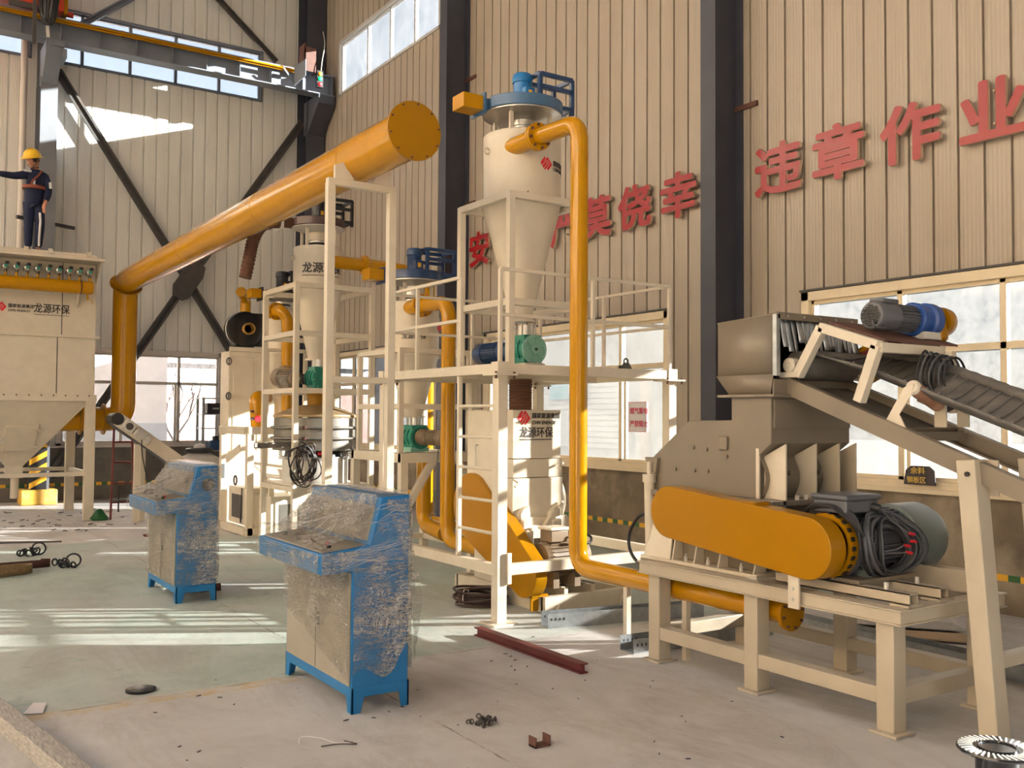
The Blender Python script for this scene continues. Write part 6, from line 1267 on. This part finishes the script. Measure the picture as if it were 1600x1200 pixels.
# ---- worker
def skin_mesh(name, verts, edges, radii, mat, parent, sub=2, root_i=0):
    me = bpy.data.meshes.new(name); org = ORG[parent.name]
    me.from_pydata([V(v)-org for v in verts], edges, []); o = bpy.data.objects.new(name, me); COL.objects.link(o)
    o.modifiers.new('skin', 'SKIN')
    sl = me.skin_vertices[0].data if me.skin_vertices else None
    if sl is None:
        bm = bmesh.new(); bm.from_mesh(me); bm.verts.layers.skin.verify(); bm.to_mesh(me); bm.free(); sl = me.skin_vertices[0].data
    for i, rr in enumerate(radii): sl[i].radius = rr if isinstance(rr, tuple) else (rr, rr); sl[i].use_root = (i == root_i)
    sd = o.modifiers.new('sub', 'SUBSURF'); sd.levels = sub; sd.render_levels = sub
    dg = bpy.context.evaluated_depsgraph_get(); dg.update(); m2 = bpy.data.meshes.new_from_object(o.evaluated_get(dg)); bpy.data.objects.remove(o); m2.name = name
    m2.polygons.foreach_set('use_smooth', [True]*len(m2.polygons)); m2.materials.clear(); m2.materials.append(mat)
    o = bpy.data.objects.new(name, m2); COL.objects.link(o); o.parent = parent; ORG[o.name] = org; return o
PX, PY, PZ = 1.90, 15.72, 3.985
S_ = 0.845
def W(x, y, z): return (PX+x*S_, PY+y*S_, PZ+z*S_)     # x right in the picture, -y towards the viewer
pr = root('person', (PX, PY, PZ), 'person in navy workwear and yellow helmet standing on the dust collector, arm held out', 'person')
bv = [W(0, 0, 0.90), W(0, -.01, 1.05), W(0.02, 0, 1.25), W(0.02, 0, 1.40), W(0.01, -.01, 1.48), W(-.02, -.03, 1.54),
      W(-.10, -.05, 1.38), W(-.32, -.10, 1.30), W(-.56, -.14, 1.30), W(-.66, -.15, 1.30),
      W(.17, -.03, 1.36), W(.22, -.06, 1.10), W(.16, -.15, 0.88), W(.145, -.165, 0.80),
      W(-.08, 0, 0.86), W(-.075, -.02, 0.48), W(-.07, .03, 0.08), W(-.10, -.10, 0.03),
      W(.08, -.02, 0.86), W(.10, -.07, 0.48), W(.08, -.03, 0.08), W(.05, -.16, 0.03)]
be = [(0, 1), (1, 2), (2, 3), (3, 4), (4, 5), (3, 6), (6, 7), (7, 8), (8, 9), (3, 10), (10, 11), (11, 12), (12, 13), (0, 14), (14, 15), (15, 16), (16, 17), (0, 18), (18, 19), (19, 20), (20, 21)]
br = [.085, .085, .10, .085, .05, .05, .06, .042, .034, .03, .06, .042, .034, .03, .05, .045, .035, .03, .05, .045, .035, .03]
body = skin_mesh('body', bv, be, [q*S_ for q in br], SKIN, pr)
# head shaped with brow, nose, chin and ears, turned to the left and down
hc = V(W(-.035, -.05, 1.63)); fd = V((-0.72, -0.62, -0.30)).normalized(); hs = V((0, 0, 1)).cross(fd).normalized(); hu = fd.cross(hs)*1.0
hb = B(); hb.sphere((0, 0, 0), 0.1, 24)
vv = []
for q in hb.v:
    x, y, z = q.x/0.1, q.y/0.1, q.z/0.1; f = 0.098*x; s = 0.076*y; u = 0.118*z
    if z < -0.2: s *= 1+0.32*(z+0.2); f += 0.014*max(0, x)*(-z)
    if x > 0.75 and abs(y) < 0.3: f += 0.024*max(0, 1-abs(z+0.18)/0.25)*(1-abs(y)/0.3)
    if x > 0.6 and 0.10 < abs(y) < 0.55 and 0.0 < z < 0.22: f -= 0.008
    vv.append(hc+fd*f+hs*s+hu*u)
hb.v = vv; hd = part('head', hb, SKIN, pr, angle=180)
for s in (-1, 1):
    q = hc+hs*(s*0.076)-fd*0.005-hu*0.005; part('ear', B().sphere(q, 0.026, 10, 0.5, 0.8, 1.2), SKIN, hd); e = hc+fd*0.086+hs*(s*0.032)+hu*0.012; part('eye', B().sphere(e, 0.006, 10), BLACK, hd)
part('mouth', B().bar(hc+fd*0.092-hu*0.052-hs*0.02, hc+fd*0.092-hu*0.052+hs*0.02, 0.006, 0.008), paint('lip', (0.30, 0.09, 0.08), 0.5), hd)
part('hair', B().lathe(hc, [(0.085, -0.03), (0.088, 0.02), (0.08, 0.07)], hu, 24), HAIR, hd)
hl = B(); prof = [(0.150, 0.015), (0.152, 0.022), (0.122, 0.03), (0.120, 0.07), (0.105, 0.115), (0.07, 0.145), (0.02, 0.155)]
hl.lathe(hc+hu*0.01, prof, hu, 32); hl.v = [q+fd*(0.035 if (q-hc).dot(hu) < 0.05 and (q-hc).dot(fd) > 0.08 else 0) for q in hl.v]
hm = part('helmet', hl, HELMET, pr); part('helmet_ridge', B().tube([hc+hu*(0.03+0.14*math.sin(t))+fd*(0.12*math.cos(t)) for t in [PI*j/10 for j in range(11)]], 0.012, 8), HELMET, hm)
for s in (-1, 1): part('chin_strap', B().tube([hc+hs*(s*0.082)+hu*0.02, hc+hs*(s*0.07)+fd*0.04-hu*0.06, hc+fd*0.07-hu*0.115], 0.005, 5), BLACK, hm)
jv = [W(0, 0, 0.74), W(0, -.01, 1.02), W(0.02, 0, 1.22), W(0.025, 0, 1.37), W(0.01, -.01, 1.47),
      W(-.11, -.05, 1.37), W(-.32, -.10, 1.30), W(-.58, -.14, 1.30), W(.17, -.03, 1.34), W(.225, -.06, 1.10), W(.165, -.14, 0.90)]
je = [(0, 1), (1, 2), (2, 3), (3, 4), (3, 5), (5, 6), (6, 7), (3, 8), (8, 9), (9, 10)]
jr = [(.17, .145), (.165, .135), (.175, .135), (.14, .11), .07, .085, .068, .052, .088, .07, .052]
skin_mesh('jacket', jv, je, [(tuple(c*S_ for c in q) if isinstance(q, tuple) else q*S_) for q in jr], SUITB, pr)
tv = [W(0, 0, 0.97), W(-.075, 0, 0.84), W(-.075, -.02, 0.48), W(-.07, .03, 0.09), W(.08, -.02, 0.84), W(.10, -.07, 0.48), W(.08, -.03, 0.09)]
skin_mesh('trousers', tv, [(0, 1), (1, 2), (2, 3), (0, 4), (4, 5), (5, 6)], [q*S_ for q in (.145, .105, .082, .066, .10, .082, .066)], SUITB, pr)
for s, pts in (('boot', [W(-.07, .05, 0.09), W(-.07, .045, 0.035), W(-.10, -.13, 0.03)]), ('boot', [W(.08, -.01, 0.09), W(.08, -.01, 0.035), W(.045, -.19, 0.03)])): skin_mesh('boot', pts, [(0, 1), (1, 2)], [.055*S_, .05*S_, .034*S_], BOOT, pr)
def hand(w, d, side, curl):
    w, d = V(w), V(d).normalized(); sd = V(side).normalized(); up = d.cross(sd).normalized(); vs = [w, w+d*0.035, w+d*0.07]; ed = [(0, 1), (1, 2)]; rr = [(.026, .018), (.034, .016), (.036, .015)]
    for k in range(4):
        o = (k-1.5)*0.019; L = (0.062, 0.072, 0.068, 0.052)[k]; b0 = len(vs); vs += [w+d*0.085+sd*o, w+d*(0.085+L*0.5)+sd*o*1.15-up*curl*0.3*L, w+d*(0.085+L*0.9)+sd*o*1.2-up*curl*0.9*L]; ed += [(2, b0), (b0, b0+1), (b0+1, b0+2)]; rr += [.0095, .0085, .007]
    b0 = len(vs); vs += [w+d*0.03-sd*0.035, w+d*0.06-sd*0.05-up*0.012, w+d*0.085-sd*0.05-up*0.02]; ed += [(1, b0), (b0, b0+1), (b0+1, b0+2)]; rr += [.012, .010, .008]
    return skin_mesh('hand', vs, ed, rr, SKIN, body, 1)
hand(W(.15, -.16, 0.87), (-0.15, -0.15, -1), (0.3, -0.9, 0), 0.5); hand(W(-.63, -.15, 1.30), (-1, -0.15, 0.02), (0, -0.5, -1), 0.35)
part('harness_strap', B().tube(spline([W(.10, -.13, 1.44), W(.04, -.16, 1.34), W(-.04, -.155, 1.25), W(-.06, -.15, 1.18)], 5), 0.016, 6), HARNESS, pr); part('harness_belt', B().lathe(W(0, -.005, 1.12), [(0.160, 0), (0.164, 0.008), (0.164, 0.04), (0.160, 0.048)], (0, 0, 1), 24), HARNESS, pr)
for q0, q1, w in ((W(.235, -.125, 1.26), W(.245, -.13, 1.15), .035), (W(-.02, -.155, 1.26), W(-.02, -.155, 1.17), .03)): part('reflective_patch', B().bar(q0, q1, w, 0.008), REFLECT, pr)
part('reflective_stripe', B().tube([W(.085, -.125, 0.70), W(.095, -.148, 0.55), W(.09, -.142, 0.45), W(.085, -.115, 0.28), W(.085, -.095, 0.12)], [0.018]*5, 6), REFLECT, pr); part('chest_badge', B().box(PX-.16, PX-.06, PY-.165, PY-.150, PZ+1.17, PZ+1.20), REFLECT, pr)

# ================================================================== BACK-LEFT CORNER
r = root('sludge_conveyor', (3.5, 15.2, 0), 'small cream inclined conveyor with geared motor behind the farther console', 'conveyor')
A, E_ = V((3.00, 15.2, 1.54)), V((4.40, 15.2, 0.52)); dv = (E_-A).normalized(); nv = V((0, -1, 0)).cross(dv).normalized(); nv = nv if nv.z > 0 else -nv
for y in (15.05, 15.38): part('side_plate', B().bar(V((A.x, y, A.z)), V((E_.x, y, E_.z)), 0.02, 0.20, up=nv), CREAM, r, 0.003)
part('chain_belt', B().bar(A+V((-.02, .015, 0))-nv*0.07, E_+V((0, .015, 0))-nv*0.07, 0.34, 0.05, up=nv), BLACK, r); part('cover', B().bar(A+nv*0.085+dv*0.2+V((0, .015, 0)), E_+nv*0.085+V((0, .015, 0)), 0.30, 0.02, up=nv), CREAM, r)
b = B()
for k in range(16): q = A+dv*(0.35+0.05*k)-nv*0.085; b.bar(V((q.x, 15.035, q.z)), V((q.x, 15.035, q.z))+nv*0.03, 0.02, 0.01)
part('belt_slats', b, CREAM, r); part('head_end', B().cyl((A.x, 15.03, A.z), (A.x, 15.42, A.z), 0.09, n=24), BLACK, r)
t = part('gear_unit', B().bar(A+dv*0.10+V((0, -.22, 0)), A+dv*0.27+V((0, -.22, 0)), 0.10, 0.16, up=nv), FLANGEMARK, r, 0.008); part('gear_bore', B().lathe(A+dv*0.185+V((0, -.27, 0)), [(0.025, -0.01), (0.05, -0.01), (0.055, 0.0)], (0, 1, 0), 20), BRACE, t)
I_motor(r, A+dv*0.29+V((0, -.22, 0)), dv, 0.072, 0.26, FLANGEMARK, FLANGEMARK)
for x in (3.29, 3.42): sq('leg', r, (x, 15.1 if x < 3.4 else 15.3, 0), (x, 15.1 if x < 3.4 else 15.3, 1.16), 0.075)
part('motor_cord', B().tube(spline([(3.32, 14.95, 1.36), (3.34, 14.95, 1.0), (3.42, 14.95, 0.6), (3.46, 14.96, 0.3)], 5), 0.008, 6), BLACK, r); part('tail_leg', B().box(4.2, 4.28, 15.1, 15.4, 0, 0.62), CREAM, r)
r = root('step_ladder', (3.17, 15.65, 0), 'thin red brown ladder leaning behind the farther console', 'ladder')
part('stile', B().bar((3.04, 15.62, 0), (3.10, 15.78, 1.42), 0.03), REDOX, r); part('stile', B().bar((3.38, 15.62, 0), (3.36, 15.78, 1.42), 0.03), REDOX, r)
for z in (0.26, 0.55, 0.87, 1.18): part('rung', B().bar((3.045+.04*z, 15.63+.11*z, z), (3.375-.01*z, 15.63+.11*z, z), 0.03), REDOX, r)
part('rest_bar', B().bar((3.045, 15.6, 0.3), (3.30, 15.45, 0.3), 0.025).bar((3.14, 15.56, 0.52), (3.14, 15.56, 0.12), 0.02), BLACK, r)
r = root('water_tank', (4.5, 16.1, 0), 'white plastic tank with black lid behind the farther console', 'tank')
part('tank_body', B().lathe((4.5, 16.1, 0), [(0.30, 0), (0.335, 0.03), (0.335, 0.80), (0.31, 0.90), (0.18, 0.97), (0.17, 0.99)], (0, 0, 1), 40), WHITE, r); part('lid', B().lathe((4.5, 16.1, 0.985), [(0.215, 0), (0.225, 0.01), (0.225, 0.06), (0.2, 0.075), (0.02, 0.08)], (0, 0, 1), 36), BLACK, r); part('lid_bag', B().sphere((4.5, 16.1, 1.08), 0.10, 14, 1, 1, 0.6), SIGNW, r)
b = B().lathe((2.90, 15.70, 0), [(0.02, 0.17), (0.05, 0.15), (0.09, 0.07), (0.13, 0.03), (0.12, 0.0)], (0, 0, 1), 14); b.v = [q+V((0.05*noise.noise(q*9), 0.04*noise.noise(q*8+V((3, 0, 0))), 0)) for q in b.v]
thing('green_sack', b, GREENBAG, 'small dark green plastic sack slumped at the foot of the collector leg', 'sack')
b = B().box(2.17, 2.76, 18.75, 19.25, 0.0, 0.27); thing('column_block', b, paint('chipped_yellow_concrete', (0.80, 0.48, 0.08), 0.7, var=0.15, dirt=(0.55, 0.42, 0.3), dirt_amt=0.9, dirt_scale=4), 'chipped yellow concrete block at the foot of the back column', 'concrete block', bevel=0.02)
r = root('striped_guard', (2.44, 18.8, 0.27), 'black and yellow striped guard panel around the back column above the yellow block', 'guard')
part('panel', B().box(2.30, 2.58, 18.80, 18.84, 0.27, 1.02), BLACK, r)
for k in range(4): z = 0.28+0.21*k; part('stripe', B().prism([(2.30, 18.798, z), (2.58, 18.798, z+0.16), (2.58, 18.798, min(1.02, z+0.26)), (2.30, 18.798, z+0.10)], (0, 0.002, 0)), YELLOWTAPE, r)
b = B().box(2.35, 2.85, 18.9, 19.5, 0.0, 0.0)
r = root('storage_rack', (5.5, 18.85, 0), 'grey glazed steel rack with dark items beside the back window', 'rack')
for x in (5.27, 5.95):
    for y in (18.65, 19.05): sq('post', r, (x, y, 0), (x, y, 1.95), 0.05, m=GALV)
for z in (0.4, 0.92, 1.35, 1.62, 1.93): part('shelf', B().box(5.25, 5.97, 18.63, 19.07, z-.012, z+.012), GALV, r)
b = root('dark_box', (5.5, 18.85, 1.632), 'dark box on the top shelf of the grey rack', 'box'); part('box_body', B().box(5.36, 5.68, 18.7, 19.0, 1.632, 1.84), BLACK, b, 0.01); part('box_handle', B().box(5.46, 5.58, 18.69, 18.70, 1.72, 1.75), GALV, b)
b = root('dark_box', (5.6, 18.85, 0.932), 'dark machine part on the middle shelf of the grey rack', 'box'); part('box_body', B().box(5.42, 5.72, 18.7, 19.0, 0.932, 1.12), NAVY, b, 0.02); part('box_cap', B().cyl((5.57, 18.85, 1.12), (5.57, 18.85, 1.2), 0.06), BLACK, b)

# ================================================================== THINGS LYING ON THE FLOOR
b = B().bar((3.73, 6.05, 0.032), (3.74, 4.79, 0.032), 0.062, 0.06); r = root('red_steel_bar', (3.735, 5.42, 0), 'dark red steel bar lying on the floor between console and crusher', 'steel bar')
part('bar', B().ibeam((3.73, 6.05, 0.033), (3.735, 4.79, 0.033), 0.062, 0.064, 0.010, 0.010), REDOX, r)
r = root('painted_timber', (0.65, 5.4, 0), 'long weathered white timber lying across the bottom left corner', 'timber')
part('timber_length', B().bar((0.53, 6.02, 0.04), (0.663, 5.18, 0.04), 0.10, 0.08), WOODW, r, 0.004); part('timber_length', B().bar((0.664, 5.175, 0.042), (0.80, 4.3, 0.042), 0.10, 0.084), WOODW, r, 0.004)
b = B().prism([(0.70, 5.74, 0.004), (0.79, 5.70, 0.004), (0.83, 5.86, 0.012), (0.77, 5.90, 0.012)], (0, 0, 0.003)); thing('paper_leaflet', b, SIGNW, 'small white leaflet with red edge beside the timber', 'paper')
b = B().cyl((1.33, 5.88, 0.0), (1.33, 5.88, 0.012), 0.085, n=32); b.lathe((1.33, 5.88, 0.012), [(0.085, 0.0), (0.07, 0.004), (0.02, 0.002)], (0, 0, 1), 32); thing('black_disc', b, BLACKG, 'flat black disc lying near the worn yellow floor line', 'disc')
b = B().box(2.70, 2.79, 3.84, 3.90, 0.0, 0.008); b.box(2.70, 2.707, 3.84, 3.90, 0.0, 0.05); b.box(2.783, 2.79, 3.84, 3.90, 0.0, 0.05); thing('metal_clip', b, RUST, 'small rusty U shaped clip alone on the floor at the bottom', 'clip')
r = root('chain_heap', (2.69, 4.29, 0), 'small heap of dark chain links on the floor right of the nearer console', 'chain'); rk = random.Random(8)
for k in range(26):
    q = (2.69+rk.gauss(0, .028), 4.29+rk.gauss(0, .03), 0.008+abs(rk.gauss(0, .012))); part('link', B().ring(q, 0.012, 0.004, axis=(rk.uniform(-1, 1), rk.uniform(-1, 1), rk.uniform(-.6, .6)), n=12, k=5), BRACE, r)
thing('wire_loop', B().tube(spline([(1.76, 4.50, .004), (1.80, 4.58, .012), (1.88, 4.53, .006), (1.92, 4.43, .004), (2.02, 4.38, .004)], 6), 0.0028, 5), SIGNW, 'thin white wire curl on the floor at the bottom', 'wire')
thing('wire_scrap', B().tube(spline([(1.84, 4.42, .004), (1.92, 4.40, .006), (2.0, 4.36, .004), (1.96, 4.42, .01)], 6), 0.003, 5), BRACE, 'dark wire scrap lying beside the white wire curl', 'wire')
# cable spool, bottom right corner
r = root('cable_spool', (3.93, 2.27, 0), 'black plastic cable spool with slotted flange at the bottom right corner', 'spool')
SPX, SPY = 3.90, 2.23
for z in (0.0, 0.235):
    part('spool_flange', B().lathe((SPX, SPY, z), [(0.075, 0), (0.155, 0), (0.158, 0.006), (0.155, 0.014), (0.075, 0.014), (0.07, 0.008)], (0, 0, 1), 48), BLACKG, r)
b = B()
for k in range(36):
    a = 2*PI*k/36; b.bar((SPX+.095*math.cos(a), SPY+.095*math.sin(a), 0.250), (SPX+.150*math.cos(a+.12), SPY+.150*math.sin(a+.12), 0.250), 0.007, 0.004)
part('flange_ribs', b, FLANGEMARK, r); part('hub', B().lathe((SPX, SPY, 0), [(0.085, 0.01), (0.085, 0.24), (0.07, 0.245), (0.065, 0.2), (0.03, 0.2), (0.028, 0.24), (0.015, 0.24), (0.015, 0.2)], (0, 0, 1), 36), BLACKG, r); part('centre_ring', B().lathe((SPX, SPY, 0.235), [(0.078, 0.014), (0.078, 0.02), (0.07, 0.02), (0.066, 0.0)], (0, 0, 1), 36), BLACKG, r)
# straps and scraps on the left
def webbing(lab, pts, h, m, th=0.006):
    pts = spline(pts, 5); b = B(); n = len(pts); vs = []
    for q in pts: vs += [(q.x, q.y, 0.002), (q.x, q.y, h)]
    b.add(vs, [(2*i, 2*i+1, 2*i+3, 2*i+2) for i in range(n-1)])
    o = thing('lifting_strap', b, m, lab, 'strap', 'straps on the floor'); md = o.modifiers.new('t', 'SOLIDIFY'); md.thickness = th; return o
webbing('tan woven lifting strap lying on edge at the left', [(0.75, 10.55, 0), (1.05, 10.62, 0), (1.30, 10.72, 0), (1.38, 10.86, 0), (1.30, 10.95, 0), (1.0, 10.9, 0)], 0.085, STRAP)
webbing('dark red brown strap behind the tan strap at the left', [(0.85, 11.05, 0), (1.2, 11.08, 0), (1.5, 11.1, 0), (1.585, 11.15, 0), (1.5, 11.2, 0)], 0.085, STRAPB)
webbing('short brown strap end peeping out left of the nearer console', [(2.55, 9.1, 0), (2.42, 8.95, 0), (2.45, 8.85, 0), (2.68, 8.82, 0)], 0.07, RUST)
def clump(lab, c, seed):
    rk = random.Random(seed); r = root('cable_tie_clump', (c[0], c[1], 0), lab, 'cable scrap', 'black cable scraps on the floor')
    for k in range(7): part('loop', B().ring((c[0]+rk.gauss(0, .04), c[1]+rk.gauss(0, .04), 0.03+rk.random()*0.03), 0.03+0.02*rk.random(), 0.010, axis=(rk.uniform(-1, 1), rk.uniform(-1, 1), rk.uniform(-.5, .5)), n=14, k=6), BLACK, r)
    part('loop', B().ring((c[0]+0.10, c[1]+.02, 0.075), 0.07, 0.010, axis=(0.2, 1, 0.2), n=20, k=6), BLACK, r)
clump('black cable scrap with an upright loop, further back of the two on the left', (1.50, 12.1), 1); clump('black cable scrap beside the end of the dark strap', (1.68, 10.95), 2)
thing('dark_rod', B().bar((1.1, 13.5, 0.01), (2.0, 13.2, 0.01), 0.02), BRACE, 'thin dark rod on the floor before the dust collector', 'rod')
thing('red_floor_pad', B().box(3.0, 3.22, 13.2, 13.32, 0, 0.03), REDOX, 'small dark red block on the floor left of the farther console', 'block', bevel=0.01)
rk = random.Random(21); b = B()
for k in range(70):
    x, y = rk.uniform(0.6, 3.6), rk.uniform(14.2, 17.6); s = rk.uniform(.02, .06); a = rk.uniform(0, 3); b.bar((x, y, 0.006), (x+s*math.cos(a)*1.6, y+s*math.sin(a), 0.012), s*0.5, 0.008)
for k in range(60):
    x, y = rk.uniform(1.2, 4.2), rk.uniform(2.6, 6.0); s = rk.uniform(.006, .018); a = rk.uniform(0, 3); b.bar((x, y, 0.002), (x+s*math.cos(a)*1.8, y+s*math.sin(a), 0.004), s*0.5, 0.003)
thing('floor_litter', b, BRACE, 'scattered dark scraps and crumbs over the concrete floor', 'litter', kind='stuff')
